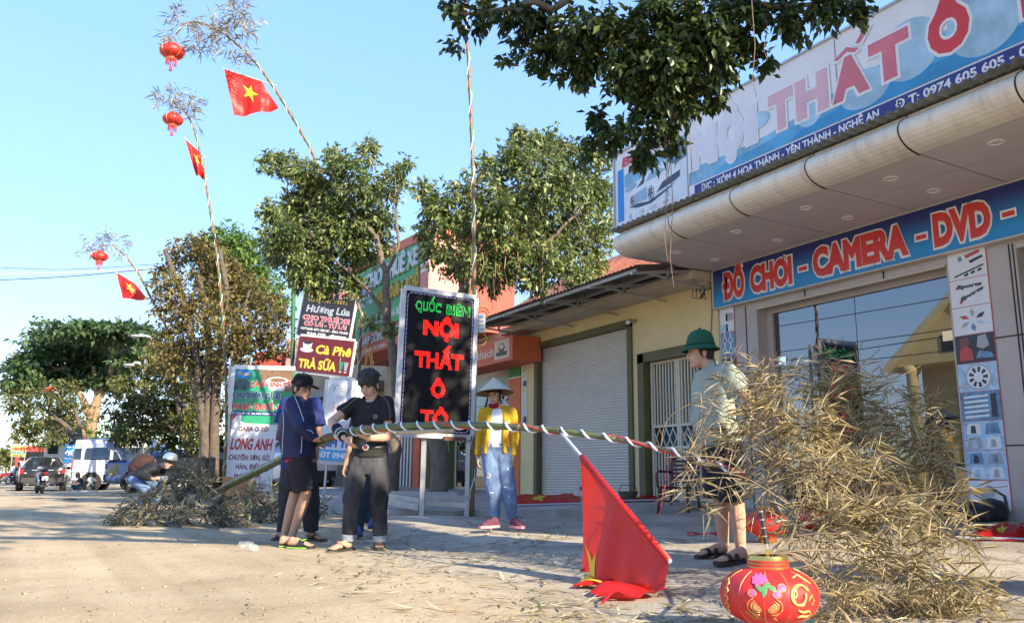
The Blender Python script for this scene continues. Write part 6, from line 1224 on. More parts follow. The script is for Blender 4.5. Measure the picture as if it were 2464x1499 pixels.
w_, e_ = P['wrR'], P['elR']; mb = MB(); mb.tube([w_.lerp(e_, .62), w_.lerp(e_, .35), w_.lerp(e_, .02)], [.048, .044, .040], 16); g_ = mkobj('wrist_brace', remesh(mb, cloth('black brace', (.02, .02, .024)), .006, 1, .003, 20), po.root)
for t in (.14, .3): mb = MB(); a = w_.lerp(e_, t); d_ = (e_-w_).normalized(); mb.tube([a-d_*.007, a+d_*.007], [.049, .049], 16); mb.build('brace_strap', mat('grey strap', (.42, .42, .44), .7), g_)
ORS = mat('orange rubber', (.7, .17, .05), .5)
for hl, to in (fR, fL): s_ = slipper(po, hl, to, mat('dark green rubber', (.03, .03, .025), .6), BLACK, kind='thong'); a = hl.lerp(to, .62)+UP*.064; mb = MB(); mb.box(a, (.03, .02, .008)); mb.build('strap_tab', ORS, s_)
# ---------- person behind him: only an arm and the legs show ----------
D4 = 9.7; fR = (gnd(*Z(775, 1300)), gnd(*Z(800, 1318))); fR = (fR[0], fR[0]+dirv(.3, -.95)*.23); fL = (gnd(*Z(888, 1245)), gnd(*Z(905, 1270))); fL = (fL[0], fL[0]+dirv(.2, -.97)*.24)
J = dict(head=j(868, 285), neck=j(860, 375), shR=j(785, 400, 0), shL=j(945, 400, 0), elR=j(738, 650, .0), wrR=j(695, 800, -.06), elL=j(960, 590), wrL=j(940, 720), pel=j(845, 760), hiR=j(805, 780), hiL=j(890, 780), knR=j(790, 1040, -.05), knL=j(850, 1030, .03), anR=j(782, 1290), anL=j(885, 1215))
bh = person('person', 'person in dark jeans and blue shoes mostly hidden behind the man in the polo', D4, J, dirv(0, -1, -.3), 1.0, .010, 2, 1.62, dict(R=(dirv(-.2, -.1, -1), dirv(1, 0, 0), -1)), None)
fit(bh, 'shirt', torso_cloth(bh, .022, -.1, True, .6), cloth('dark grey knit', (.02, .02, .022)), .012, 2, .006, 9, 7); fit(bh, 'jeans', trousers(bh, 1.95, (.105, .088, .075, .065)), cloth('slate denim', (.035, .05, .075), .3), .011, 2, .008, 9, 8); hair_cap(bh)
def shoe(pr, hl, to, up_, sole, lace=None, trim=None, name='shoe'):
    hl, to = V(hl), V(to); d = (to-hl).normalized(); L = (to-hl).length; t = d.cross(UP).normalized(); mb = MB()
    mb.loft([(hl-d*.01+UP*.045, t*.026, UP*.045), (hl+d*L*.12+UP*.055, t*.037, UP*.058), (hl+d*L*.35+UP*.055, t*.039, UP*.058), (hl+d*L*.55+UP*.045, t*.043, UP*.044), (hl+d*L*.8+UP*.032, t*.047, UP*.032), (hl+d*L+UP*.025, t*.032, UP*.022)], 16)
    o = mkobj(name, remesh(mb, up_, .007, 1), pr.root); mb = MB()
    mb.prism([hl-d*.025+t*.02, hl+d*.01+t*.038, hl+d*L*.5+t*.043, hl+d*L*.8+t*.05, hl+d*(L+.02)+t*.02, hl+d*(L+.02)-t*.02, hl+d*L*.8-t*.05, hl+d*L*.5-t*.043, hl+d*.01-t*.038, hl-d*.025-t*.02], UP*.026); mb.build('sole', sole, o)
    if lace:
        for k in range(4): a = hl+d*(L*(.42+.09*k))+UP*(.098-.014*k); mb = MB(); mb.tube([a-t*.028-UP*.012, a+UP*.004, a+t*.028-UP*.012], .005, 5); mb.build('lace', lace, o)
        a = hl+d*(L*.4)+UP*.105
        for e in (-1, 1): mb = MB(); mb.tube([a, a+t*e*.035+UP*.014+d*.01, a+t*e*.06-UP*.01+d*.03], .004, 5); mb.build('lace', lace, o)
    if trim:
        mb = MB(); mb.loft([(hl+d*L*.66+UP*.036, t*.0485, UP*.040), (hl+d*L*.80+UP*.032, t*.0485, UP*.034), (hl+d*(L*.97)+UP*.026, t*.038, UP*.026)], 16); mb.build('toe_cap', trim, o, True)
    return o
BSH = mat('blue canvas', (.03, .06, .2), .8)
for hl, to in (fR, fL): shoe(bh, hl, to, BSH, BLACK)
# ---------- woman in conical hat and yellow cardigan ----------
Zw = zoomer(1650, 1100, 1.874); D5 = 9.46
def w3(x, y, d=0): return (*Zw(x, y), d)
def gw(u, v): return gnd(u, v)
fR = (gw(1196, 1268), gw(1163, 1278)); fL = (gw(1232, 1268), gw(1255, 1280)); fR = (fR[0], fR[0]+dirv(-.66, -.75)*.235); fL = (fL[0], fL[0]+dirv(.5, -.86)*.235)
J = dict(head=w3(281, 634, -.02), neck=w3(303, 722), shR=w3(208, 752), shL=w3(400, 748), elR=w3(180, 905, .06), wrR=w3(166, 1050, .0), elL=w3(424, 905, .05), wrL=w3(408, 1055, -.02), pel=w3(290, 995), hiR=w3(248, 1015), hiL=w3(334, 1015), knR=w3(272, 1262, -.03), knL=w3(372, 1255, -.02), anR=w3(288, 1500), anL=w3(412, 1500))
wo = person('person', 'woman in conical hat, yellow cardigan and ripped light jeans watching', D5, J, dirv(-.28, -.93, -.16), .93, .0065, 3, 1.62, dict(R=(dirv(.05, -.1, -1), dirv(1, .2, 0), -1), L=(dirv(0, -.1, -1), dirv(-1, .2, 0), 1)), None, hgrip=(.35, .3))
fit(wo, 'top', torso_cloth(wo, .010, .01, True, None), cloth('white jersey', (.74, .74, .80), .05, .8, .3, 14), .009, 3, .005, 9, 10)
CAR = cloth('mustard knit', (.58, .34, .025), .14, .9, .6, 45)
def cardi(mb):
    P = wo.P; sp = (P['neck']-P['pel']).normalized()
    for e, S in ((-1, 'R'), (1, 'L')):
        sd_ = wo.side*e
        mb.loft([(P['pel']-sp*.06+sd_*.112, wo.side*.042, wo.front*.125), (P['pel']+sp*.15+sd_*.095, wo.side*.040, wo.front*.122), (P['pel']+sp*.3+sd_*.095, wo.side*.048, wo.front*.126), (P['neck']-sp*.09+sd_*.09, wo.side*.06, wo.front*.11), (P['neck']-sp*.005+sd_*.062, wo.side*.03, wo.front*.07)], 16)
        a, e_, w_ = P['sh'+S], P['el'+S], P['wr'+S]; mb.cap(P['neck']+sd_*.07-sp*.015, a, .052, .058); mb.ell(a, .060); mb.tube([a, e_], [.060, .051], 14); mb.ell(e_, .0515); mb.tube([e_, e_.lerp(w_, .97)], [.051, .042], 14)
    mb.loft([(P['pel']-sp*.06-wo.front*.09, wo.side*.13, wo.front*.05), (P['pel']+sp*.3-wo.front*.085, wo.side*.15, wo.front*.05), (P['neck']-sp*.06-wo.front*.06, wo.side*.13, wo.front*.045)], 16)
mb = MB(); cardi(mb); cdg = fit(wo, 'cardigan', mb, CAR, .009, 3, .007, 10, 11)
f_ = surf(cdg); c_ = f_(*Zw(373, 1012), .002)
if c_: mb = MB(); mb.ell(c_, .009); mb.build('button', KB, cdg)
wj = fit(wo, 'jeans', trousers(wo, 1.90, (.112, .094, .08, .062), .06), mat('light blue denim', (.16, .235, .40), .9, var=.42, vs=6, bump=.6, bs=20, spec=.15, bdist=.02, stretch=(1, 1, .6)), .0085, 2, .009, 9, 12)
FRY = mat('frayed white cotton', (.62, .64, .68), .9, var=.2, vs=60)
f_ = surf(wj)
for x, y, w_, h_ in ((235, 1178, 24, 18), (230, 1190, 20, 8), (378, 1258, 34, 5), (390, 1270, 22, 4), (372, 1135, 5, 10), (262, 1298, 14, 4), (380, 1325, 4, 9)):
    pts_ = [f_(*Zw(x+a, y+b_), .004) for a, b_ in ((-w_, -h_*.6), (0, -h_), (w_, -h_*.4), (w_*.8, h_), (-w_*.2, h_*.8), (-w_*.9, h_))]
    if all(p is not None for p in pts_): mb = MB(); mb.poly(pts_); mb.build('rip', FRY, wj)
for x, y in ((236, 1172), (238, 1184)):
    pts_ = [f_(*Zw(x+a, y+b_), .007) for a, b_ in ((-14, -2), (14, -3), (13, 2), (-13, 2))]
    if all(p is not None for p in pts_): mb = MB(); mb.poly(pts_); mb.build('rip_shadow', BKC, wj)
PNK = mat('plum mesh', (.11, .03, .06), .8, var=.4, vs=60); PNS = mat('coral sole', (.75, .28, .30), .6)
for hl, to in (fR, fL): shoe(wo, hl, to, PNK, PNS, BLACK, None)
hair_cap(wo, fringe=.05, vol=1.0, nape=-.07)
q = wo.q; HAT = mat('palm leaf hat', (.56, .48, .37), .8, var=.08, vs=5, bump=.3, bs=120, stretch=(1, 1, 12)); HATI = mat('palm leaf inside', (.30, .19, .10), .8, var=.2, vs=20)
hc = q(-.01, 0, .055)+UP*.01; hup = (UP*.98-RIGHT*.06+FWD*.10).normalized(); hx = hup.cross(FWD).normalized(); hy = hup.cross(hx)
pf_ = [(.218-.2175*t, -.035+.182*t**1.06) for t in np.linspace(0, 1, 16)]
mb = MB(); mb.lathe(hc, pf_, (hx, hy, hup), 40); ht = mb.build('conical_hat', HAT, wo.root, True)
mb = MB(); mb.lathe(hc-hup*.004, [(r_*.985, z) for r_, z in pf_], (hx, hy, hup), 40); mb.build('hat_lining', HATI, ht, True)
for i in (0, 4, 8): r_, z = pf_[i]; mb = MB(); mb.tube([hc+hx*(r_*math.cos(t)*.985)+hy*(r_*math.sin(t)*.985)+hup*(z-.004) for t in np.linspace(0, 2*math.pi, 41)], .0035, 5); mb.build('hat_hoop', HATI, ht)
MSK = cloth('crimson mask', (.24, .015, .03), .1)
mb = MB(); mb.loft([(q(.028, 0, -.092), wo.hs*.062, wo.hf*.060), (q(.036, 0, -.112), wo.hs*.062, wo.hf*.058), (q(.02, 0, -.142), wo.hs*.052, wo.hf*.050)], 20); mkobj('chin_mask', remesh(mb, MSK, .006, 2, .003, 20), wo.root)
for e in (-1, 1): mb = MB(); mb.tube([q(-.02, e*.084, .01), q(.0, e*.08, -.03), q(.03, e*.066, -.075)], .0035, 5); mb.build('mask_loop', MSK if e < 0 else WHITE, wo.root)
# ---------- man in green helmet ----------
Zg = zoomer(2400, 1150, 1.5775); D6 = 6.5
def g3(x, y, d=0): return (*Zg(x, y), d)
fR = (gnd(*Zg(385, 1362)), gnd(*Zg(222, 1374))); fL = (gnd(*Zg(498, 1394)), gnd(*Zg(335, 1412)))
J = dict(head=g3(232, 212, 0), neck=g3(290, 300), shR=g3(290, 345, .16), shL=g3(385, 335, -.16), elR=g3(300, 500, .22), wrR=g3(380, 620, .1), elL=g3(520, 480, -.16), wrL=g3(522, 600, -.10), pel=g3(348, 720), hiR=g3(340, 745, .09), hiL=g3(385, 745, -.09), knR=g3(352, 1060, .08), knL=g3(445, 1070, -.07), anR=g3(372, 1325, .09), anL=g3(470, 1352, -.07))
gm = person('person', 'man in green helmet, pale green polo and black shorts behind the bamboo leaves', D6, J, dirv(-.97, -.15, -.05), 1.1, .007, 3, 1.74, dict(L=(dirv(-.5, 0, -.8), dirv(-.6, .3, .3), 1)), dict(R=fR, L=fL), belly=.05, hgrip=(.4, .6))
PALE = cloth('sage knit', (.29, .34, .285), .06, .8, .3, 14)
gs = fit(gm, 'polo_shirt', torso_cloth(gm, .03, -.02, True, .62, (.082, .085, .05), flare=.012), PALE, .0095, 3, .009, 7, 14)
fit(gm, 'shorts', trousers(gm, .95, (.125, .118), .08), BKC, .010, 2, .008, 9, 15)
for e in (-1, 1):
    n_ = gm.P['neck']; mb = MB(); a = n_-gm.front*.05+UP*.075; b_ = n_+gm.side*(e*.085)+UP*.05; c_ = n_+gm.side*(e*.03)+gm.front*.10-UP*.02
    mb.quad(a, b_, b_+gm.side*(e*.025)-UP*.04, a-UP*.04-gm.front*.015); mb.quad(b_, c_, c_+gm.side*(e*.05)-UP*.03, b_+gm.side*(e*.025)-UP*.04); o = mb.build('collar', PALE, gs); sm = o.modifiers.new('s', 'SOLIDIFY'); sm.thickness = .006
hair_cap(gm, fringe=None, nape=-.05); q = gm.q; HEL = cloth('green helmet felt', (.018, .085, .05), .08, .75, .2, 120)
hc = q(-.012, 0, .055); tl2 = (gm.hu*.99+gm.hf*-.03).normalized(); hx = gm.hs; hy = hx.cross(tl2)*-1
mb = MB(); mb.lathe(hc, [(.150, -.040), (.152, -.033), (.125, -.012), (.112, .004), (.110, .035), (.100, .075), (.078, .108), (.045, .126), (.012, .131), (0, .131)], (hx, gm.hf, tl2), 32); h_ = mb.build('helmet', HEL, gm.root, True); sm = h_.modifiers.new('s', 'SOLIDIFY'); sm.thickness = .005
mb = MB(); mb.tube([hc+hx*(.1125*math.cos(t))+gm.hf*(.1125*math.sin(t))+tl2*.008 for t in np.linspace(0, 2*math.pi, 33)], .006, 6); mb.build('helmet_band', cloth('dark green band', (.012, .05, .03)), h_); mb = MB(); mb.ell(hc+tl2*.135, .012); mb.build('helmet_knob', HEL, h_)
for hl, to in (fR, fL): slipper(gm, hl, to, BLACK, BLACK, kind='two')
w_, e_ = gm.P['wrL'], gm.P['elL']; d_ = (e_-w_).normalized(); mb = MB(); mb.tube([w_+d_*.01, w_+d_*.03], [.036, .036], 14); wt = mb.build('watch', mat('gold metal', (.6, .38, .1), .3, 1), gm.root); mb = MB(); mb.lathe(w_+d_*.02-FWD*.036, [(0, .004), (.018, .004), (.018, -.004)], (RIGHT, UP, -FWD), 14); mb.build('dial', PWHITE, wt)
# ---------- crouching photographer with silver helmet ----------
Zp = zoomer(300, 1550, 4.928); D7 = 16.6
def p3(x, y, d=0): return (*Zp(x, y), d)
J = dict(head=p3(1545, 665, -.22), neck=p3(1400, 715, -.12), shR=p3(1270, 760, -.26), shL=p3(1420, 740, .08), elR=p3(1040, 880, -.36), wrR=p3(1270, 945, -.45), elL=p3(1530, 900, -.05), wrL=p3(1480, 985, -.38), pel=p3(930, 930), hiR=p3(930, 960, -.09), hiL=p3(960, 940, .09), knR=p3(1140, 1130, -.32), knL=p3(1360, 1090, .0), anR=p3(1040, 1420, -.12), anL=p3(1330, 1400, .1))
ph = person('person', 'crouching man in silver helmet photographing with a phone beyond the leaf pile', D7, J, dirv(.26, -.95, .02), 1.0, .011, 0, 1.68, dict(R=(dirv(.95, -.2, .1), dirv(.2, .9, 0), -1), L=(dirv(.1, -.6, .4), dirv(-.8, .2, 0), 1)), None, headup=dirv(.22, .1, 1))
fit(ph, 'jacket', torso_cloth(ph, .04, -.04, True, 1.9, (.085, .078, .06)), cloth('dark grey jacket', (.022, .022, .028), .2, .6), .013, 2, .012, 8, 20)
fit(ph, 'jeans', trousers(ph, 1.9, (.115, .095, .085, .08)), cloth('mid blue denim', (.13, .20, .33), .25), .013, 2, .008, 9, 21)
q = ph.q; SILV = mat('silver helmet paint', (.72, .73, .75), .14, .85)
mb = MB(); ax = (ph.hs, ph.hf, ph.hu); mb.lathe(q(-.02, 0, .06), [(.133, -.02), (.138, .02), (.13, .07), (.108, .11), (.07, .14), (.03, .152), (0, .154)], ax, 28); h_ = mb.build('helmet', SILV, ph.root, True)
mb = MB(); mb.lathe(q(-.02, 0, .06), [(.135, -.03), (.141, -.005), (.140, .012)], ax, 28); mb.build('helmet_rim', BLACK, h_, True); mb = MB(); mb.loft([(q(.09, 0, .058), ph.hs*.11, ph.hu*.012), (q(.15, 0, .05), ph.hs*.085, ph.hu*.006)], 18); mb.build('helmet_peak', BLACK, h_, True)
mb = MB()
for e in (-1, 1): mb.tube([q(.094+.0*e, e*.03+.018*math.cos(t), .004+.014*math.sin(t)) for t in np.linspace(0, 6.28, 13)], .003, 5)
mb.build('glasses', BLACK, ph.root)
bp_ = MB(); c_ = at(*Zp(1060, 670), D=D7+.05); ax_ = (dirv(.9, .1, .45), dirv(0, 1, 0), dirv(-.45, 0, .9)); bp_.ell(c_, (.25, .17, .14), ax_, 16, 10); bp_.ell(c_+ax_[0]*-.12-ax_[2]*.03, (.13, .16, .15), ax_); bp_.ell(c_+ax_[2]*.05, (.2, .13, .12), ax_)
bp_t = mkobj('backpack', remesh(bp_, cloth('brown backpack', (.05, .025, .022), .25, .8), .014, 2, .012, 9), None); tag(bp_t, 'brown backpack on the back of the crouching photographer', 'backpack')
mb = MB(); c_ = at(*Zp(1455, 935), D=D7-.55); mb.box(c_, (.155, .012, .078), (dirv(1, 0, .02), FWD, UP)); phn = thing('mobile_phone', 'grey mobile phone held up by the crouching photographer', 'phone', c_); mb.build('case', mat('phone grey', (.18, .22, .24), .3), phn); mb = MB(); mb.box(c_-FWD*.009+RIGHT*.03, (.05, .004, .012), (RIGHT, FWD, UP)); mb.build('lens', BLACK, phn)
# ---------- squatting man by the van ----------
Zs = zoomer(0, 1550, 4.928); D8 = 36.5
def s3(x, y, d=0): return (*Zs(x, y), d)
J = dict(head=s3(1392, 890), neck=s3(1430, 940), shR=s3(1425, 960, -.15), shL=s3(1435, 955, .15), elR=s3(1400, 1030, -.18), wrR=s3(1290, 1010, -.1), elL=s3(1390, 1030, .18), wrL=s3(1290, 1000, .1), pel=s3(1455, 1105), hiR=s3(1455, 1115, -.09), hiL=s3(1455, 1115, .09), knR=s3(1310, 1075, -.12), knL=s3(1310, 1075, .12), anR=s3(1365, 1140, -.1), anL=s3(1365, 1140, .1))
sq = person('person', 'squatting man in dark shirt working beside the silver van wheel', D8, J, dirv(-.97, -.2, -.25), 1.0, .02, 2, 1.62, None, None)
fit(sq, 'shirt', torso_cloth(sq, .03, -.06, True, .7), cloth('ink blue knit', (.012, .014, .028)), .022, 2, 0); fit(sq, 'trousers', trousers(sq, 1.9), cloth('teal trousers', (.02, .06, .075)), .022, 2, 0); hair_cap(sq)
# ---------- two people with motorbikes far left ----------
for i, (x, lab, c1, c2, D9) in enumerate(((235, 'person in white shirt by the motorbikes near the red bus', (.62, .64, .70), (.05, .05, .07), 66), (318, 'person in dark clothes beside the white shirted one near the bus', (.02, .022, .03), (.03, .03, .035), 64))):
    J = dict(head=s3(x+15, 685), neck=s3(x+8, 725), shR=s3(x-22, 740), shL=s3(x+35, 740), elR=s3(x-40, 800), wrR=s3(x-50, 850, -.1), elL=s3(x+40, 800), wrL=s3(x, 860, -.2), pel=s3(x, 860), hiR=s3(x-15, 865), hiL=s3(x+15, 865), knR=s3(x-20, 930, -.1), knL=s3(x+14, 930, -.1), anR=s3(x-20, 995), anL=s3(x+14, 995))
    pp = person('person', lab, D9, J, dirv(-.6, .5, 0), 1.0, .03, 2, 1.65, None, None); fit(pp, 'shirt', torso_cloth(pp, .03, -.08, True, .8), cloth('far shirt %d' % i, c1), .03, 1, 0); fit(pp, 'trousers', trousers(pp, 1.95), cloth('far trousers %d' % i, c2), .03, 1, 0); hair_cap(pp)
# ================= bamboo new-year poles, flags, lanterns =================
CULM = mat('green bamboo culm', (.085, .115, .032), .45, var=.45, vs=9, dirt=.4, dcol=(.24, .19, .10), ds=7); CULMB = mat('dry brown culm', (.17, .125, .075), .6, var=.35, vs=14); WRB = mat('white ribbon', (.74, .74, .78), .5); RRB = mat('red ribbon', (.60, .03, .03), .5)
STRAW = leafmat('dry bamboo leaf', [(0, (.18, .145, .065)), (.3, (.40, .315, .15)), (.65, (.58, .475, .27)), (1, (.74, .66, .47))], .36, .55, .35)
GREYB = leafmat('wilted bamboo leaf', [(0, (.075, .075, .045)), (.45, (.17, .16, .10)), (.8, (.26, .24, .16)), (1, (.36, .33, .22))], .22, .6, .3)
SKYB = leafmat('pale bamboo tuft', [(0, (.16, .14, .08)), (.5, (.33, .29, .19)), (1, (.52, .47, .36))], .35, .6, .3)
def smooth_path(pts, k=8):
    out = []
    for i in range(len(pts)-1):
        p0, p1, p2, p3 = pts[max(i-1, 0)], pts[i], pts[i+1], pts[min(i+2, len(pts)-1)]
        for j_ in range(k):
            t = j_/k; out.append(.5*((2*p1)+(p2-p0)*t+(2*p0-5*p1+4*p2-p3)*t*t+(3*p1-p0-3*p2+p3)*t**3))
    return out+[pts[-1]]
def helix(path, rad, pitch, phase, rr, mb, f0=0, f1=1):
    L = [0]
    for a, b_ in zip(path, path[1:]): L.append(L[-1]+(b_-a).length)
    n = int(L[-1]/pitch*9); out = []; i = 0
    for q in range(int(n*f0), int(n*f1)+1):
        s = L[-1]*q/n
        while i < len(L)-2 and L[i+1] < s: i += 1
        t = (s-L[i])/max(L[i+1]-L[i], 1e-6); p = path[i].lerp(path[i+1], t); d = (path[i+1]-path[i]).normalized(); a = d.cross(UP)
        a = a.normalized() if a.length > .05 else V((1, 0, 0)); b_ = d.cross(a); th = 2*math.pi*s/pitch+phase; r = rad[i]+(rad[i+1]-rad[i])*t+rr*.6
        out.append(p+a*(math.cos(th)*r)+b_*(math.sin(th)*r))
    mb.tube(out, rr, 5)
def culm(t, path, rad, m, node=.38):
    mb = MB(); mb.tube(path, rad, 12); mb.build('culm', m, t, True); acc = 0; nb = MB()
    for i in range(len(path)-1):
        acc += (path[i+1]-path[i]).length
        if acc > node:
            acc = 0; d = (path[i+1]-path[i]).normalized(); p = path[i]; nb = MB(); nb.tube([p-d*.012, p-d*.003, p+d*.003, p+d*.012], [rad[i]*1.01, rad[i]*1.13, rad[i]*1.13, rad[i]*1.01], 12); nb.build('node_ring', CULMB, t, True)
REDF = mat('red satin flag', (.66, .022, .018), .45, var=.06, vs=5, bump=.35, bs=9, bdist=.03)
_n = REDF.node_tree; _t = _n.nodes.new('ShaderNodeBsdfTranslucent'); _t.inputs[0].default_value = (.7, .03, .02, 1); _x = _n.nodes.new('ShaderNodeMixShader'); _x.inputs[0].default_value = .35; _n.links.new(_n.nodes['Principled BSDF'].outputs[0], _x.inputs[1]); _n.links.new(_t.outputs[0], _x.inputs[2]); _n.links.new(_x.outputs[0], _n.nodes['Material Output'].inputs[0]); YELF = mat('yellow flag star', (.78, .52, .03), .5)
def star_pts(cx_, cy_, r, asp, rot=0): return [(cx_+asp*rr*math.sin(rot+k*math.pi/5), cy_+rr*math.cos(rot+k*math.pi/5)) for k in range(10) for rr in [r if k % 2 == 0 else r*.39]]
def flag_cloth(t, S, star=(.5, .5, .3, .667), ns=48, nt_=36, name='cloth', rot=0):
    vs = np.array([S(i/ns, k/nt_) for k in range(nt_+1) for i in range(ns+1)]); i, k = np.meshgrid(np.arange(ns), np.arange(nt_)); q = (k*(ns+1)+i).ravel()
    o = fastmesh(name, vs, np.stack([q, q+1, q+ns+2, q+ns+1], 1), REDF, t); o.data.polygons.foreach_set('use_smooth', [True]*(ns*nt_))
    sp = star_pts(*star[:3], star[3], rot); c = star[:2]; tris = []
    for k in range(10): tris.append((c, sp[k], sp[(k+1) % 10]))
    for _ in range(3):
        nt2 = []
        for a, b_, d in tris:
            m = lambda p, q_: ((p[0]+q_[0])/2, (p[1]+q_[1])/2); ab, bd, da = m(a, b_), m(b_, d), m(d, a); nt2 += [(a, ab, da), (ab, b_, bd), (da, bd, d), (ab, bd, da)]
        tris = nt2
    for sg in (-1, 1):
        mb = MB()
        for tr3 in tris:
            P = []
            for a, b_ in tr3:
                p = V(S(a, b_)); e = 1e-2; n = (V(S(a+e, b_))-p).cross(V(S(a, b_+e))-p).normalized(); P.append(p+n*(sg*.004))
            mb.poly(P)
        mb.build('star', YELF, o, True, fix=False)
def gz2(p): return (gz(p.x, p.y) if p.x < 9 and p.y < 60 else 0)
LRED = mat('lantern red cloth', (.60, .022, .020), .5, var=.05, vs=9); GOLD = mat('lantern gold foil', (.78, .52, .13), .22, .9); GTH = mat('gold print', (.70, .45, .12), .4, .3)
def lantern(label, top, r, name='lantern', tassel=True, detail=False, rot=0, hang=.1):
    """top = point it hangs from"""
    t = thing(name, label, 'lantern', top-UP*(hang+2*r*.60+.1), group=None); h = r*.60; c = top-UP*(hang+h); R = lambda z: r*max(0, 1-abs(z/h)**2.3)**.5
    n = 64; rings = []; mb = MB(); base = len(mb.v)
    zsamp = [-h*.93+2*h*.93*i/22 for i in range(23)]
    for z in zsamp:
        for k in range(n): a = 2*math.pi*k/n; rr = R(z)*(1-.022*abs(math.cos(a*6+rot))**8*1.0); mb.v.append(c+V((math.cos(a)*rr, math.sin(a)*rr, z)))
    for i in range(22):
        for k in range(n): mb._f(base+i*n+k, base+i*n+(k+1) % n, base+(i+1)*n+(k+1) % n, base+(i+1)*n+k)
    b = mb.build('shade', LRED, t, True)
    for k in range(12 if detail else 8):
        a = 2*math.pi*(k+.5)/(12 if detail else 8)+rot; m2 = MB(); m2.tube([c+V((math.cos(a)*(R(z)*.982+.0015), math.sin(a)*(R(z)*.982+.0015), z)) for z in zsamp[1:-1]], .0022 if detail else .004, 4); m2.build('rib', GTH, b)
    for z, sg in ((h*.90, 1), (-h*.90, -1)):
        m2 = MB(); q = r*.43; m2.lathe(c+UP*z, [(q*.98, -.004*sg), (q, sg*.006), (q*.94, sg*.012), (q, sg*.02), (q*.94, sg*.027), (q, sg*.034), (q*.94, sg*.042), (q*.9, sg*.05), (q*.5, sg*.051)], n=30); m2.build('collar', GOLD, t, True, sharp=30)
        for zz in (.013, .029): m2 = MB(); m2.lathe(c+UP*(z+sg*zz), [(q*.985, -.004), (q*.985, .004)], n=30); m2.build('collar_band', RED, t, True)
    m2 = MB(); m2.tube([c+UP*(h*.9+.05), top], .004 if not detail else .011, 8); m2.build('cord', GOLD if detail else RRB, t)
    if tassel:
        m2 = MB()
        for k in range(26): a = k*.2417; q = c-UP*(h*.9+.04)+V((math.cos(a)*r*.4, math.sin(a)*r*.4, 0)); m2.tube([q, q+V((random.uniform(-.01, .01), random.uniform(-.01, .01), -r*.5))], .006, 4)
        tag(m2.build('fringe', mat('pink red fringe', (.55, .05, .07), .7), t), kind='stuff'); m2 = MB(); q = c-UP*(h*.9+.05); m2.tube([q, q-UP*r*.6, q-UP*r*.62, q-UP*r*1.0], [.004, .004, .03, .035], 8); m2.build('tassel', mat('pink red fringe', 0), t)
    t['c'] = 0; del t['c']; return t, b, c, R, h
def neu(name, label, path, r0, r1, tuft, lan, flg, base=True, seed=40, pitch=.5, lab2=None, lr=.21, leafL=.2, fl_lab='', D=None, dens=26):
    P = smooth_path([at(*q[:2], D=q[2]) for q in path]); 
    if base: b = P[0]; P = [V((b.x, b.y, gz2(b)))]+P
    t = thing(name, label, 'bamboo pole', P[0]); n = len(P); rad = [r0+(r1-r0)*i/(n-1) for i in range(n)]; culm(t, P, rad, CULMB if not base else CULM)
    for m, ph, rr in ((WRB, 0, .006), (RRB, 2.2, .005)): mb = MB(); helix(P, rad, pitch, ph, max(rr, r0*.14), mb); mb.build('ribbon', m, t, True)
    if tuft:
        vs, fs, tn, SEG = leaf_sprays(px_clumps(tuft, path[-1][2], .2), 8, dens, leafL, leafL*.12, .12, seed, spread=1.1, outw=.9, curl=.12); o = fastmesh('leaf_tuft', vs, fs, SKYB, t, tn); o['kind'] = 'stuff'; o = twig_mesh(SEG, .004, 1).build('twigs', CULMB, t); o['kind'] = 'stuff'
    if lan: lantern(lab2, at(*lan[:2], D=lan[2]), lr, 'hanging_lantern', rot=seed, hang=.18)
    if flg:
        A, B, C, E2 = [at(*q[:2], D=q[2]) for q in flg[:4]]; ft = thing('hanging_flag', fl_lab, 'flag', B); mb = MB(); dd = (B-A).normalized(); mb.tube([A-dd*.04, B+dd*(flg[4] if len(flg) > 4 else .2)], .012, 8); mb.build('stick', mat('grey pvc', (.42, .45, .50), .4), ft)
        nn_ = (B-A).cross(E2-A).normalized(); am = flg[5] if len(flg) > 5 else .04
        def S(a, b_): p = A.lerp(B, a).lerp(E2.lerp(C, a), b_); return p+nn_*(am*b_*(math.sin(a*9+b_*3+seed)+.6*math.sin(a*4-b_*7))+.012*math.sin(a*23+b_*9)*b_)-UP*(.03*math.sin(math.pi*a)*b_)
        flag_cloth(ft, S, (.52, .48, .27, .70))
    return t
Zn = zoomer(500, 0, 1.873)
def n3(x, y, D): return (*Zn(x, y), D)
neu('bamboo_pole', 'arching ribboned bamboo pole with leafy tip rising behind the left ficus', [(870, 760, 17.4), n3(1240, 1170, 17.2), n3(1110, 890, 17), n3(915, 575, 16.8), n3(780, 400, 16.6), n3(600, 240, 16.4), n3(430, 155, 16.3), n3(330, 165, 16.2), n3(262, 235, 16.2)], .034, .013, [(*Zn(270, 110), 26), (*Zn(240, 190), 20), (*Zn(340, 130), 22), (*Zn(420, 150), 24), (*Zn(500, 150), 26), (*Zn(560, 220), 28), (*Zn(620, 240), 30), (*Zn(660, 90), 30), (*Zn(700, 30), 26), (*Zn(740, 130), 30), (*Zn(780, 200), 22), (*Zn(700, 180), 28), (*Zn(450, 230), 28), (*Zn(380, 280), 20), (*Zn(470, 310), 24), (*Zn(420, 350), 16), (*Zn(540, 290), 20), (*Zn(650, 320), 20), (*Zn(740, 380), 24), (*Zn(720, 420), 14), (*Zn(220, 250), 16), (*Zn(210, 290), 14), (*Zn(290, 310), 14), (*Zn(610, 60), 20)], n3(247, 255, 16.2), [n3(592, 470, 16.6), n3(845, 553, 16.75), n3(962, 735, 16.75), n3(660, 788, 16.6), .32, .07], seed=41, lab2='red lantern hanging from the tallest arching pole', lr=.25, fl_lab='largest red flag in the sky with a yellow star under the tallest pole', leafL=.24, dens=110)
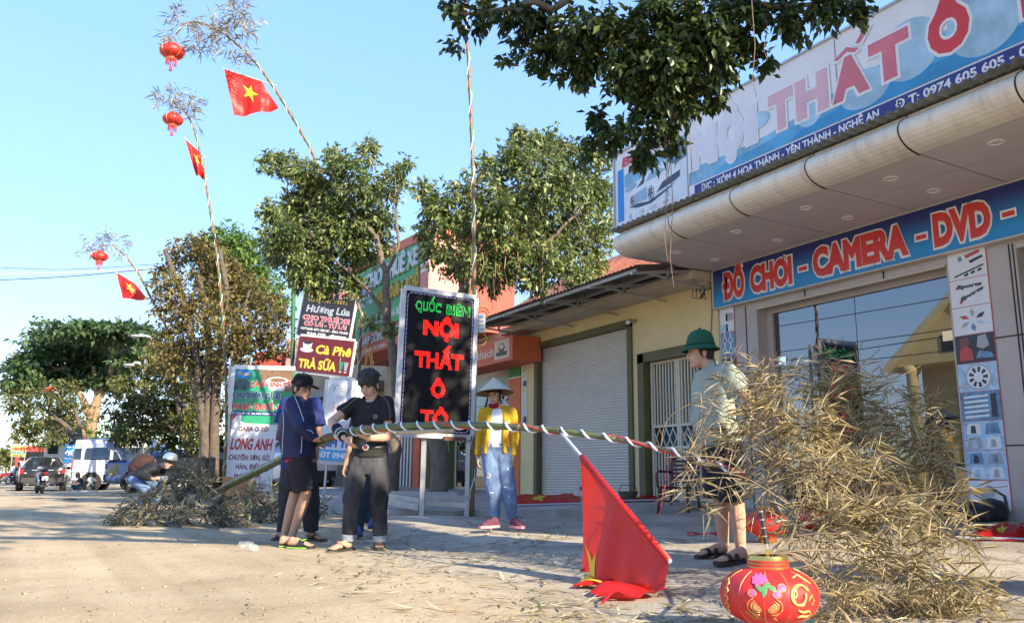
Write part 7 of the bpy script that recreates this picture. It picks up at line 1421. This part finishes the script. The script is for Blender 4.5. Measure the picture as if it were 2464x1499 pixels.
neu('bamboo_pole', 'ribboned bamboo pole beside the rental sign with a lantern and a folded flag', [(537, 1190, 19.8), (545, 1000, 19.8), (538, 800, 19.7), (525, 640, 19.6), (508, 520, 19.5), (492, 420, 19.4), (475, 340, 19.3), (458, 290, 19.3), (438, 262, 19.2), (420, 258, 19.2)], .038, .013, [(400, 235, 26), (430, 240, 28), (460, 245, 26), (480, 262, 16), (380, 245, 18), (445, 270, 20), (420, 220, 14), (465, 280, 16), (475, 235, 14)], (419, 258, 19.2), [(445, 333, 19.3), (487, 372, 19.35), (493, 425, 19.3), (470, 418, 19.25), .15, .10], seed=42, lab2='red lantern on the second pole above the folded flag', lr=.24, fl_lab='narrow folded red flag on the second pole', leafL=.24, dens=95)
neu('bamboo_pole', 'slanting ribboned bamboo pole behind the pruned tree crossing the wires', [(520, 1120, 25), (450, 900, 25), (395, 775, 24.6), (365, 720, 24.5), (335, 660, 24.3), (315, 632, 24.2), (298, 612, 24.1), (270, 592, 24), (246, 590, 24)], .042, .015, [(225, 580, 20), (245, 575, 22), (265, 578, 20), (290, 585, 18), (212, 598, 14), (285, 612, 12), (235, 600, 14)], (243, 592, 24), [(281, 655, 24.3), (322, 680, 24.35), (357, 720, 24.35), (293, 716, 24.3), .25, .06], seed=43, lab2='red lantern above the electric wires on the slanting pole', lr=.23, fl_lab='red flag with star just below the wires on the slanting pole', leafL=.25, dens=80)
neu('bamboo_pole', 'distant bamboo pole with tiny lantern before the light green tree', [(196, 1150, 46), (180, 1040, 46), (158, 970, 46), (140, 940, 46), (120, 926, 46)], .05, .02, None, (120, 924, 46), [(132, 942, 46), (150, 958, 46), (145, 968, 46), (138, 962, 46), .2, .06], seed=44, lab2='tiny far red lantern before the light green tree', lr=.25, fl_lab='tiny far red flag before the light green tree')
# the tall straight pole at the LED sign
neu('bamboo_pole', 'tall straight bamboo pole wound with white and red ribbon behind the LED sign', [(1136, 1225, 11.45), (1139, 900, 11.45), (1141, 690, 11.45), (1140, 500, 11.45), (1134, 300, 11.45), (1127, 150, 11.45), (1120, 40, 11.45), (1116, -60, 11.45)], .030, .019, None, None, None, seed=45, pitch=.62)
# ---- the pole being decorated ----
mp = [(497, 1197, 12.2), (560, 1162, 11.2), (650, 1118, 9.9), (725, 1078, 8.8), (790, 1053, 8.0), (860, 1036, 7.42), (960, 1026, 7.0), (1110, 1022, 6.6), (1250, 1028, 6.25), (1360, 1038, 5.95), (1500, 1059, 5.65), (1620, 1086, 5.4), (1750, 1128, 5.1), (1850, 1175, 4.8), (1910, 1230, 4.5), (1905, 1290, 4.1), (1868, 1330, 3.8), (1850, 1345, 3.66)]
P = smooth_path([at(*q[:2], D=q[2]) for q in mp]); n = len(P); rad = list(np.interp(np.linspace(0, 1, n), [0, .12, .3, .45, .6, .75, 1], [.046, .046, .036, .025, .016, .010, .005]))
pole = thing('decorated_bamboo', 'long bamboo pole wound with white ribbon, held level across the picture', 'bamboo pole', V((P[0].x, P[0].y, gz2(P[0])))); k0 = int(n*.58)
culm(pole, P[:k0+1], rad[:k0+1], CULM); culm(pole, P[k0:], rad[k0:], CULMB, .3)
mb = MB(); helix(P[int(n*.26):int(n*.72)], rad[int(n*.26):int(n*.72)], .185, 0, .0085, mb); mb.build('white_ribbon', WRB, pole, True); mb = MB(); helix(P[int(n*.15):int(n*.74)], rad[int(n*.15):int(n*.74)], .9, 1.0, .005, mb); mb.build('red_ribbon', RRB, pole, True)
mb = MB(); mb.tube([at(955, 1040, D=6.98), at(1030, 1037, D=6.78), at(1092, 1035, D=6.62)], .018, 8); mb.build('splice_stick', mat('peeled stick', (.42, .34, .24), .7, var=.3, vs=20), pole, True)
for u, v, D in ((583, 1158, 10.8), (1600, 1082, 5.42)): mb = MB(); a = at(u, v, D=D); mb.tube([a, a+V((.02, 0, -.12)), a+V((-.03, 0, -.3)), a+V((-.05, .02, -.42))], .003, 5); mb.build('ribbon_end', RRB, pole)
st = [(1690, 950, 24), (1730, 1000, 36), (1790, 930, 60), (1760, 880, 34), (1850, 900, 50), (1880, 950, 66), (1960, 900, 50), (2010, 940, 66), (1690, 1100, 46), (1740, 1150, 44), (1820, 1040, 90), (1940, 1030, 100), (2080, 970, 80), (2060, 1060, 100), (2170, 1010, 66), (2210, 1060, 80), (1880, 1140, 90), (1990, 1160, 110), (2110, 1150, 110), (2210, 1140, 90), (2260, 1080, 50), (1930, 1250, 66), (2020, 1270, 95), (2130, 1260, 110), (2230, 1230, 85), (2290, 1290, 60), (2000, 1390, 66), (2080, 1380, 105), (2190, 1370, 105), (2290, 1390, 75), (2130, 1470, 90), (2240, 1470, 90), (2020, 1470, 60), (2350, 1430, 56), (1660, 1160, 36), (1640, 1110, 34), (2320, 1180, 34), (2390, 1480, 46), (1700, 1200, 34), (2060, 900, 40), (2150, 930, 40), (2230, 970, 36), (1990, 870, 26)]
cl = []
for u, v, r in st: D = np.interp(v, [850, 1000, 1150, 1300, 1499], [5.25, 5.15, 4.75, 4.15, 3.75])+random.uniform(-.2, .25); cl.append((at(u, v, D=D), r*D/FP))
thin = [q for q, s_ in zip(cl, st) if s_[0] < 1800]; full = [q for q, s_ in zip(cl, st) if s_[0] >= 1800]
vs, fs, tn, SEG = leaf_sprays(thin, 6, 420, .15, .0058, .12, 52, reach=(.3, .95), spread=1.25, jitter=.12, fold=.2, curl=.15, outw=.9); o = fastmesh('thin_leaves', vs, fs, STRAW, pole, tn); o['kind'] = 'stuff'; o = twig_mesh(SEG, .002, 1).build('twigs', CULMB, pole); o['kind'] = 'stuff'
vs, fs, tn, SEG = leaf_sprays(full, 8, 700, .145, .0058, .12, 51, reach=(.3, .85), spread=1.25, jitter=.12, fold=.2, curl=.15, outw=.9); o = fastmesh('dry_leaves', vs, fs, STRAW, pole, tn); o['kind'] = 'stuff'; o = twig_mesh(SEG, .0022, 1).build('twigs', CULMB, pole); o['kind'] = 'stuff'
mb = MB(); rg = random.Random(3)
for c, r in cl: e = min(P[int(n*.62):], key=lambda p: (p-c).length+rg.uniform(0, .4)); m_ = e.lerp(c, .5)+V((rg.uniform(-.05, .05), rg.uniform(-.05, .05), rg.uniform(0, .12))); mb.tube(smooth_path([e, m_, c+(c-e)*.25], 5), [.006, .0055, .005, .0045, .004, .0038, .0035, .003, .0025, .002, .002], 5)
a, b_ = at(1480, 1040, D=5.6), at(1700, 940, D=5.3); mb.tube(smooth_path([at(1590, 1079, D=5.46), at(1604, 1012, D=5.42), at(1665, 970, D=5.35), at(1800, 930, D=5.2)], 5), .0045, 5)
mb.build('side_branches', CULMB, pole, True)
# leaf piles cut from other poles, lying on the road
def leafpile(label, lst, seed, L=.17, dens=300, m=GREYB):
    cl = [(at(u, v, D=D), r*D/FP) for u, v, r, D in lst]; cl = [(V((c.x, c.y, max(c.z, r*.45))), r) for c, r in cl]; t = thing('leaf_pile', label, 'branches', V((cl[0][0].x, cl[0][0].y, 0)))
    vs, fs, tn, SEG = leaf_sprays(cl, 8, dens, L, L*.13, .2, seed, spread=1.0, jitter=.12, fold=.2, curl=.1, outw=.9); vs[:, 2] = np.maximum(vs[:, 2], .015); o = fastmesh('wilted_leaves', vs, fs, m, t, tn); o['kind'] = 'stuff'; o = twig_mesh([(np.maximum(a, (-99, -99, .01)), np.maximum(b_, (-99, -99, .01))) for a, b_ in SEG], .003, 1).build('twigs', CULMB, t); o['kind'] = 'stuff'
    mb = MB()
    for i in range(len(cl)-1): mb.tube([cl[i][0], cl[i][0].lerp(cl[i+1][0], .5)+UP*.05, cl[i+1][0]], .008, 5)
    mb.build('stems', CULMB, t)
leafpile('wilted grey green bamboo tops heaped on the road before the photographer', [(300, 1240, 40, 11.2), (330, 1200, 38, 11.6), (370, 1230, 46, 11.2), (400, 1195, 40, 11.6), (440, 1160, 40, 12), (480, 1170, 44, 12), (430, 1215, 48, 11.4), (490, 1225, 48, 11.2), (540, 1220, 44, 11.4), (560, 1250, 40, 11), (510, 1260, 40, 10.8), (430, 1250, 40, 11), (350, 1255, 36, 11), (600, 1240, 30, 11.4), (280, 1262, 24, 11), (450, 1130, 26, 12.2), (590, 1268, 26, 10.9)], 61)
leafpile('darker bamboo top lying behind the young man in the cap', [(640, 1195, 38, 12.6), (690, 1205, 42, 12.4), (610, 1215, 34, 12.2), (650, 1235, 36, 12), (740, 1225, 34, 12.4), (790, 1225, 24, 12.5), (600, 1190, 26, 12.8)], 62, dens=330)
# ---- big flag on its stick tied to the pole ----
fA, fB = at(1396, 1094, D=5.55), at(1610, 1347, D=4.72); ft = thing('hanging_flag', 'big red flag hanging from the decorated pole with its edge on the ground', 'flag', V((fA.x, fA.y, gz2(fA)))); d = (fB-fA).normalized()
mb = MB(); mb.tube([at(1350, 1040, D=5.98), fA+d*.02, fB+d*.012], .0125, 10); mb.build('stick', mat('grey pvc', 0), ft)
def S(a, b_):
    s = fA.lerp(fB, a); drop = b_*.76; s = s+RIGHT*(.0)-UP*.014*(b_ > 0); g = gz2(s)+.012; room = max(s.z-g-.03, .02); sway = RIGHT*(-.17*a*b_)+FWD*(-.06*b_)
    fold = (RIGHT*.03+FWD*.085)*(b_**.7)*(math.sin(a*11+b_*1.6)*.55+.5*math.sin(a*5.2+1+b_*2.5)+.22*math.sin(a*24+b_*5))+(FWD*.02)*math.sin(b_*6+a*3)*math.sin(math.pi*b_)
    if drop <= room: return s-UP*drop+sway+fold
    e = drop-room; lay = RIGHT*(-.30*e+.05*math.sin(a*17))+FWD*(-.38*e+.03*math.sin(a*11+e*9)); p = s-UP*(room)+sway+fold*(1-.5*e)+lay; p.z = max(g, g+.022*math.sin(e*16+a*7)+.016*math.sin(a*19+e*5)+.018-.02*e); return p
flag_cloth(ft, S, (.24, .76, .21, .95), 72, 60, rot=.5)
mb = MB(); mb.tube([fA+d*.02, fA.lerp(fB, .5), fB], .0185, 10); mb.build('sleeve', REDF, ft, True)
# ---- flags lying on the platform ----
def lying_flag(label, pts, seed, zz=None):
    A, B, C, E2 = pts; t = thing('folded_flag', label, 'flag', (A+B+C+E2)/4)
    def S(a, b_): p = A.lerp(B, a).lerp(E2.lerp(C, a), b_); h = .045+.05*noise.noise(V((a*5+seed, b_*4, 2)))+.025*noise.noise(V((a*12, b_*9+seed, 5))); e = min(a, 1-a, b_, 1-b_); p.z += max(h, .01)*min(1, e*9)+.006; return p
    flag_cloth(t, S, (.42, .55, .3, .5)); mb = MB(); mb.tube([A-RIGHT*.1+UP*.02, B+RIGHT*.25+UP*.02], .012, 8); mb.build('stick', mat('grey pvc', 0), t)
def plp(u, v, z=.2): p = at(u, v, z=z); p.z = pz(p.x, p.y) if p.y > 9 else gz2(p); return p
lying_flag('crumpled red flag on the platform behind the woman', [plp(1214, 1218), plp(1396, 1218), plp(1394, 1198, .25), plp(1230, 1198, .25)], 1); lying_flag('crumpled red flags lying before the barred gate', [plp(1490, 1217), plp(1625, 1216), plp(1615, 1193, .25), plp(1500, 1194, .25)], 2)
lying_flag('red cloth on the ground at the right edge before the pillar', [at(2330, 1298, z=.13), at(2500, 1306, z=.13), at(2500, 1268, z=.16), at(2350, 1280, z=.16)], 3)
# ---- lanterns ----
tp = at(1831, 1228, D=3.7); bl, sh_, c, R, h = lantern('large red lantern with gold print hanging low in the foreground', at(1846, 1322, D=3.7)+UP*0, .206, 'paper_lantern', False, True, rot=.4, hang=.06)
mb = MB(); mb.tube([at(1846, 1318, D=3.7), tp], .010, 8); mb.build('striped_cord', CHROME, bl)
for k in range(4): mb = MB(); a = at(1846, 1318, D=3.7).lerp(tp, .12+.22*k); mb.tube([a, a+(tp-a).normalized()*.03], .0112, 8); mb.build('cord_band', BLACK, bl)
vw = (V((0, 0, CAM_H))-c); vw.z = 0; vw.normalize(); a0 = math.atan2(vw.y, vw.x)
def ls_(x, z, off=.004): rr = R(z)*.992+off; a = a0+x/max(R(z), .05); return c+V((math.cos(a)*rr, math.sin(a)*rr, z))
def lline(pts, r, m, name='print'): mb = MB(); mb.tube([ls_(x, z) for x, z in pts], r, 5); return mb.build(name, m, sh_, True)
def lblob(x, z, rx, rz_, m, rot=0, off=.003, n=12):
    mb = MB(); P_ = [(x+rx*math.cos(t)*math.cos(rot)-rz_*math.sin(t)*math.sin(rot), z+rx*math.cos(t)*math.sin(rot)+rz_*math.sin(t)*math.cos(rot)) for t in np.linspace(0, 2*math.pi, n, False)]; ce = ls_(x, z, off+.0015)
    for i in range(n): mb.poly([ce, ls_(*P_[i], off), ls_(*P_[(i+1) % n], off)])
    return mb.build('print', m, sh_, True, fix=False)
PKF = mat('lantern print pink', (.72, .12, .30), .5); GNF = mat('lantern print green', (.10, .28, .10), .5)
for k in range(9): t = k*.7; lblob(-.035+.021*math.cos(t)*(1 if k < 7 else .3), .078+.013*math.sin(t)*(1 if k < 7 else .3), .013, .008, PKF, t, .003+.0006*k)
for x, z, rt_ in ((-.012, .058, .6), (.012, .05, -.5), (-.04, .05, 2.4), (-.018, .036, 1.2)): lblob(x, z, .020, .009, GNF, rt_, .0035)
for x, z in ((-.068, .03), (.030, .028), (.050, .052)): lblob(x, z, .015, .013, PKF, .3, .0045); lline([(x+.017*math.cos(t), z+.015*math.sin(t)) for t in np.linspace(0, 6.28, 14)], .0013, GTH)
for sx in (-1, 1):
    o_ = -.02
    for f in (1, .7, .45): lline([(o_+sx*(.02+.05*math.sin(t)*f), .0-.035*math.cos(t)*f-.02) for t in np.linspace(0, 2.6, 12)], .0016, GTH)
    lblob(o_+sx*.035, -.025, .028, .013, mat('lantern print orange', (.65, .25, .10), .5), sx*.6, .003); lline([(o_+sx*.07, -.03), (o_+sx*.05, -.05), (o_+sx*.03, -.065), (o_+sx*.045, -.075)], .0016, GTH)
for s, x0, z0 in (('Tấn Tài', -.105, -.055), ('Tấn Lộc', -.085, -.072)):
    me, co = _textmesh(s, .03); X = (co[:, 0]-co[:, 0].min())*.0155+x0; Zc = co[:, 1]*.0165+z0; me.vertices.foreach_set('co', np.array([tuple(ls_(float(a), float(b_), .003)) for a, b_ in zip(X, Zc)], np.float32).ravel()); me.materials.clear(); me.materials.append(GTH); me.update(); mkobj('lettering', me, sh_)
sw = [(.125+.045*math.cos(t)*(1-.05*t), .02+.045*math.sin(t)*(1-.05*t)) for t in np.linspace(.4, 6.6, 34)]; lline(sw, .0055, GTH); lline([(x+.010, z-.003) for x, z in sw[:26]], .003, GTH); lline([(.10+.012*math.cos(t), .03+.015*math.sin(t)) for t in np.linspace(0, 6.3, 14)], .004, GTH)
lline([(.115, -.035), (.14, -.045), (.17, -.04), (.185, -.055), (.16, -.065), (.13, -.06), (.11, -.065)], .005, GTH); lline([(.17, .0), (.19, .02), (.205, .0), (.19, -.02)], .004, GTH); lline([(.10, .085), (.13, .095), (.17, .075), (.2, .06)], .004, GTH)
for z in (.06, .03, 0, -.03, -.055): lline([(-.215+.012*math.sin(z*90), z), (-.205, z+.012), (-.19, z-.004), (-.2, z-.014)], .004, GTH)
lantern('red lantern standing on the ground behind the bamboo leaves', at(1842, 1212, D=7.7), .2, 'paper_lantern', False, False, rot=1, hang=.05); 
lantern('red lantern in the shade left of the shop door behind the leaves', at(1960, 1205, D=8.6), .2, 'paper_lantern', False, False, rot=2, hang=.05); lantern('red lantern in the shade nearest the shop glass behind the leaves', at(2080, 1200, D=8.7), .2, 'paper_lantern', False, False, rot=3, hang=.05)
# ================= small things =================
ch = thing('plastic_chair', 'maroon plastic chair standing before the barred gate', 'chair', at(1635, 1248, z=.08)); MR = mat('maroon plastic', (.10, .022, .022), .4, var=.1, vs=6); c = WL[ch]; fx, fy = dirv(-.5, -.85), dirv(.85, -.5)
def cb(name, o_, size): mb = MB(); mb.box(c+fy*o_[0]+fx*o_[1]+UP*o_[2], size, (fy, fx, UP)); return mb.build(name, MR, ch)
mb = MB(); mb.loft([(c+UP*.40, fy*.22, fx*.21), (c+UP*.425, fy*.23, fx*.22)], 24, pw=5); mb.build('seat', MR, ch)
for sx in (-1, 1):
    for sy in (-1, 1): mb = MB(); mb.tube([c+fy*(.19*sx)+fx*(.18*sy)+UP*.41, c+fy*(.22*sx)+fx*(.23*sy)], [.026, .017], 8); mb.build('leg', MR, ch, True)
    mb = MB(); mb.beam(c+fy*(.2*sx)-fx*.2+UP*.41, c+fy*(.19*sx)-fx*.28+UP*.82, .04, .025); mb.build('back_post', MR, ch); mb = MB(); mb.tube([c+fy*(.21*sx)-fx*.22+UP*.62, c+fy*(.25*sx)+fx*.1+UP*.63, c+fy*(.24*sx)+fx*.17+UP*.58, c+fy*(.22*sx)+fx*.19+UP*.42], .018, 8); mb.build('armrest', MR, ch, True)
for k in range(6): mb = MB(); z = .49+.055*k; mb.beam(c-fy*.19-fx*(.2+.19*(z-.41))+UP*z, c+fy*.19-fx*(.2+.19*(z-.41))+UP*z, .018, .035); mb.build('back_slat', MR, ch)
mb = MB(); mb.tube(smooth_path([c-fy*.2-fx*.28+UP*.8, c-fx*.3+UP*.86, c+fy*.2-fx*.28+UP*.8]), .024, 8); mb.build('top_rail', MR, ch, True)
# black bag by the pillar
p = at(2365, 1262, z=.17); mb = MB(); mb.ell(p+UP*.1, (.3, .22, .13)); mb.ell(p+UP*.16+RIGHT*.1, (.18, .16, .1)); o = mkobj('black_bag', remesh(mb, mat('black bag plastic', (.014, .014, .016), .5, bump=.8, bs=18), .02, 2, .03, 6)); tag(o, 'black plastic bag heaped at the foot of the picture column', 'bag')
# red ribbon coils
mb = MB(); p = at(1600, 1296, z=.09)
p = at(2570*.66094, 1946*.66094, z=.07); mb.tube([p+RIGHT*(.16*math.cos(t)*(1+.2*math.sin(t*.7)))+FWD*(.10*math.sin(t))+UP*(.012+.01*math.sin(t*3)) for t in np.linspace(0, 16, 70)], .006, 5); tag(mb.build('ribbon_coil', RRB), 'loose coil of red ribbon on the ground behind the man in the green helmet', 'ribbon')
# basket on the platform
p = plp(1512, 1215); mb = MB(); mb.lathe(p, [(.10, 0), (.16, .14), (.15, .14), (.09, .02), (0, .02)], n=20); bk_ = thing('dark_basket', 'small dark basket standing on the platform edge behind the big flag', 'basket', p); mb.build('bowl', mat('dark wicker', (.07, .05, .04), .8, bump=.5, bs=60), bk_, True); mb = MB(); mb.tube([p+RIGHT*.15+UP*.13, p+RIGHT*.1+UP*.24, p-RIGHT*.1+UP*.24, p-RIGHT*.15+UP*.13], .007, 6); mb.build('handle', mat('dark wicker', 0), bk_, True)
# yellow bucket and white tray by the van
p = at(*Zs(1625, 1150), z=0); bu = thing('oil_can', 'yellow oil can beside the squatting man', 'can', p); mb = MB(); mb.box(p+UP*.15, (.26, .2, .30), (RIGHT, FWD, UP)); mb.build('can', mat('ochre tin', (.34, .22, .03), .5, var=.3, vs=12), bu); mb = MB(); mb.tube([p+UP*.3-RIGHT*.08, p+UP*.35, p+UP*.3+RIGHT*.08], .015, 6); mb.build('handle', BLACK, bu)
p = at(*Zs(1520, 1175), z=0); mb = MB(); mb.loft([(p, RIGHT*.42, FWD*.3), (p+UP*.05, RIGHT*.46, FWD*.34)], 18, pw=4); tag(mb.build('white_tray', mat('pale blue plastic', (.55, .6, .7), .4)), 'pale tray on the road before the squatting man', 'tray')
p = at(*Zs(1255, 1322), z=0); mb = MB(); mb.loft([(p, RIGHT*.17, FWD*.2), (p+UP*.03, RIGHT*.14, FWD*.16)], 14); tag(mb.build('dark_rag', BKC), 'flat dark rag lying on the empty road', 'rag')
# plastic bag scrap
p = at(590, 1322, z=.02); mb = MB(); mb.ell(p+UP*.04, (.07, .05, .025)); mb.ell(p+UP*.01+RIGHT*.06, (.04, .04, .015)); o = mkobj('plastic_bag', remesh(mb, mat('clear plastic', (.7, .7, .7), .2), .012, 1, .03, 16)); o.data.materials[0].node_tree.nodes['Principled BSDF'].inputs['Alpha'].default_value = .16; tag(o, 'crumpled clear plastic bag on the ground left of the cap wearer', 'bag')
# cardboard sheet by the garage banner
p = at(575, 1172, D=18.9); mb = MB(); mb.box(p, (.7, .02, .42), (dirv(1, .2, -.12), FWD, dirv(.12, -.2, 1))); tag(mb.build('cardboard', mat('brown cardboard', (.36, .23, .13), .85, var=.1)), 'brown cardboard sheet leaning under the garage banner', 'cardboard')
# straw litter on the ground
def litter(n, name, m, L, spots, label, seed):
    rg = np.random.default_rng(seed); VV, T = [], []
    for k in range(n):
        u, v, su, sv = spots[rg.integers(len(spots))]; p = at(u+rg.normal()*su, max(v+rg.normal()*sv, 1215), z=.03); x, y = p.x, p.y
        if x > 8.2 or y < 1 or (y > 9 and x > 4.4): continue
        z = gz(x, y)+.004+.012*rg.random(); a = rg.uniform(0, 6.28); l = L*rg.uniform(.5, 1.3); d = np.array([math.cos(a), math.sin(a), rg.normal()*.08]); s = np.array([-math.sin(a), math.cos(a), 0])*l*.06; b = np.array([x, y, z])
        VV += [b, b+d*l*.45+s, b+d*l+np.array([0, 0, rg.random()*.015]), b+d*l*.45-s]; T += [rg.random()]*2
    b = np.arange(len(VV)//4)*4; fs = np.empty((len(b)*2, 3), np.int64); fs[0::2] = np.stack([b, b+1, b+2], 1); fs[1::2] = np.stack([b, b+2, b+3], 1)
    tag(fastmesh(name, np.array(VV), fs, m, None, np.array(T)), label, 'litter', kind='stuff')
litter(1000, 'straw_litter', STRAW, .14, [(1500, 1470, 160, 22), (1250, 1350, 150, 30), (1150, 1330, 140, 20), (1700, 1480, 120, 20), (1400, 1300, 160, 10), (1700, 1330, 120, 20), (2150, 1480, 170, 25), (950, 1370, 120, 30), (900, 1300, 100, 14), (2350, 1420, 90, 60), (1300, 1440, 130, 30)], 'dry bamboo leaves scattered over the ground in front of the shop', 3)
litter(650, 'leaf_litter', GREYB, .13, [(1000, 1330, 170, 25), (1250, 1330, 130, 30), (1350, 1400, 120, 40), (900, 1350, 80, 30), (500, 1290, 120, 8), (700, 1265, 90, 8), (850, 1260, 90, 10), (1000, 1290, 120, 14)], 'wilted green bamboo leaves trodden into the ground', 4)
# grass tufts along the platform edge
# overhead wires and street lamps
def wire(label, pts, r=.02, name='overhead_wire', m=BLACK): mb = MB(); mb.tube(smooth_path([at(*q[:2], D=q[2]) for q in pts], 6), r, 5); tag(mb.build(name, m), label, 'wire')
wire('upper of the two wires crossing the sky at left', [(-60, 660, 30), (180, 655, 30), (330, 648, 30), (420, 640, 30)], .016, m=mat('pale cable', (.5, .52, .55), .5)); wire('lower of the two wires crossing the sky at left', [(-60, 676, 30), (150, 666, 30), (330, 650, 30), (420, 641, 30)], .016)
wire('faint wire above the slanting pole at left', [(-60, 640, 34), (160, 648, 34), (420, 632, 34)], .012)
wire('second far wire low over the left tree', [(-40, 985, 72), (60, 990, 72), (150, 992, 72)], .02)
wire('thin far wire low over the left tree', [(-40, 945, 70), (60, 952, 70), (140, 955, 70)], .02); wire('lowest far wire near the red coach', [(-40, 1052, 70), (60, 1066, 70), (130, 1074, 70)], .02)
wire('slack wire between the pruned tree and the sign', [(470, 660, 26), (560, 700, 25), (640, 760, 24)], .014, m=mat('pale cable', 0)); 
for k, z in enumerate((4.4, 5.0, 5.9, 6.5)): mb = MB(); mb.tube([V((-4.5, y, z-.35*math.sin(math.pi*((y+10) % 35)/35))) for y in range(-10, 61, 5)], .014, 5); tag(mb.build('street_wire', BLACK), ['lowest', 'second', 'third', 'highest'][k]+' wire along the far side of the street, mirrored in the shop glass', 'wire')
lp = thing('street_lamp', 'lattice lamp post with two curved white arms among the left trees', 'lamp post', V((at(335, 1150, D=34).x, at(335, 1150, D=34).y, 0))); WHP = mat('white lamp pipe', (.72, .72, .72), .4)
b = at(355, 1000, D=34)
mb = MB(); mb.tube([V((b.x, b.y, 0)), at(352, 850, D=34)], .07, 10); mb.build('post', STEEL, lp, True)
for pts, r in ((((375, 868), (372, 835), (362, 812), (335, 806)), .05), (((352, 930), (346, 895), (335, 873), (318, 876)), .05)): mb = MB(); mb.tube(smooth_path([at(u, v, D=34) for u, v in pts]), r, 8); mb.build('arm', WHP, lp, True); mb = MB(); q = at(pts[-1][0]-8, pts[-1][1]+2, D=34); mb.ell(q, (.25, .12, .07), (RIGHT, FWD, UP)); mb.build('lamp_head', mat('lamp grey', (.3, .3, .32), .4), lp, True)
for a, b_ in (((378, 858), (640, 800)), ((380, 882), (560, 852)), ((350, 908), (460, 880))): mb = MB(); mb.tube([at(*a, D=34), at(*b_, D=30)], .055, 8); mb.build('cross_pipe', WHP, lp, True)
for k in range(9): mb = MB(); mb.tube([at(348+5*k, 890+3*(k % 3), D=34), at(350+5*k, 930+8*(k % 4), D=34)], .02, 5); mb.build('lattice_rod', STEEL, lp)
mb = MB(); a = at(770, 850, D=17.2); mb.tube([V((at(840, 1150, D=17.5).x, at(840, 1150, D=17.5).y, .2)), at(862, 900, D=17.5), at(872, 760, D=17.5)], .035, 8); tag(mb.build('grey_pipe', STEEL, None, True), 'thin grey pipe standing behind the ribbon tying man', 'pipe')
# twisted cables hanging from the ficus
for k in range(7): mb = MB(); a = at(880+random.uniform(-3, 14), 835, D=15.2); mb.tube([a, a+V((random.uniform(-.08, .08), 0, -.3)), a+V((random.uniform(-.08, .08), 0, -.6-.1*random.random()))], .008, 4); tag(mb.build('hanging_cable', YW), 'loose yellow cable ends hanging from the ficus trunk', 'cable', 'loose cable ends on the ficus trunk')
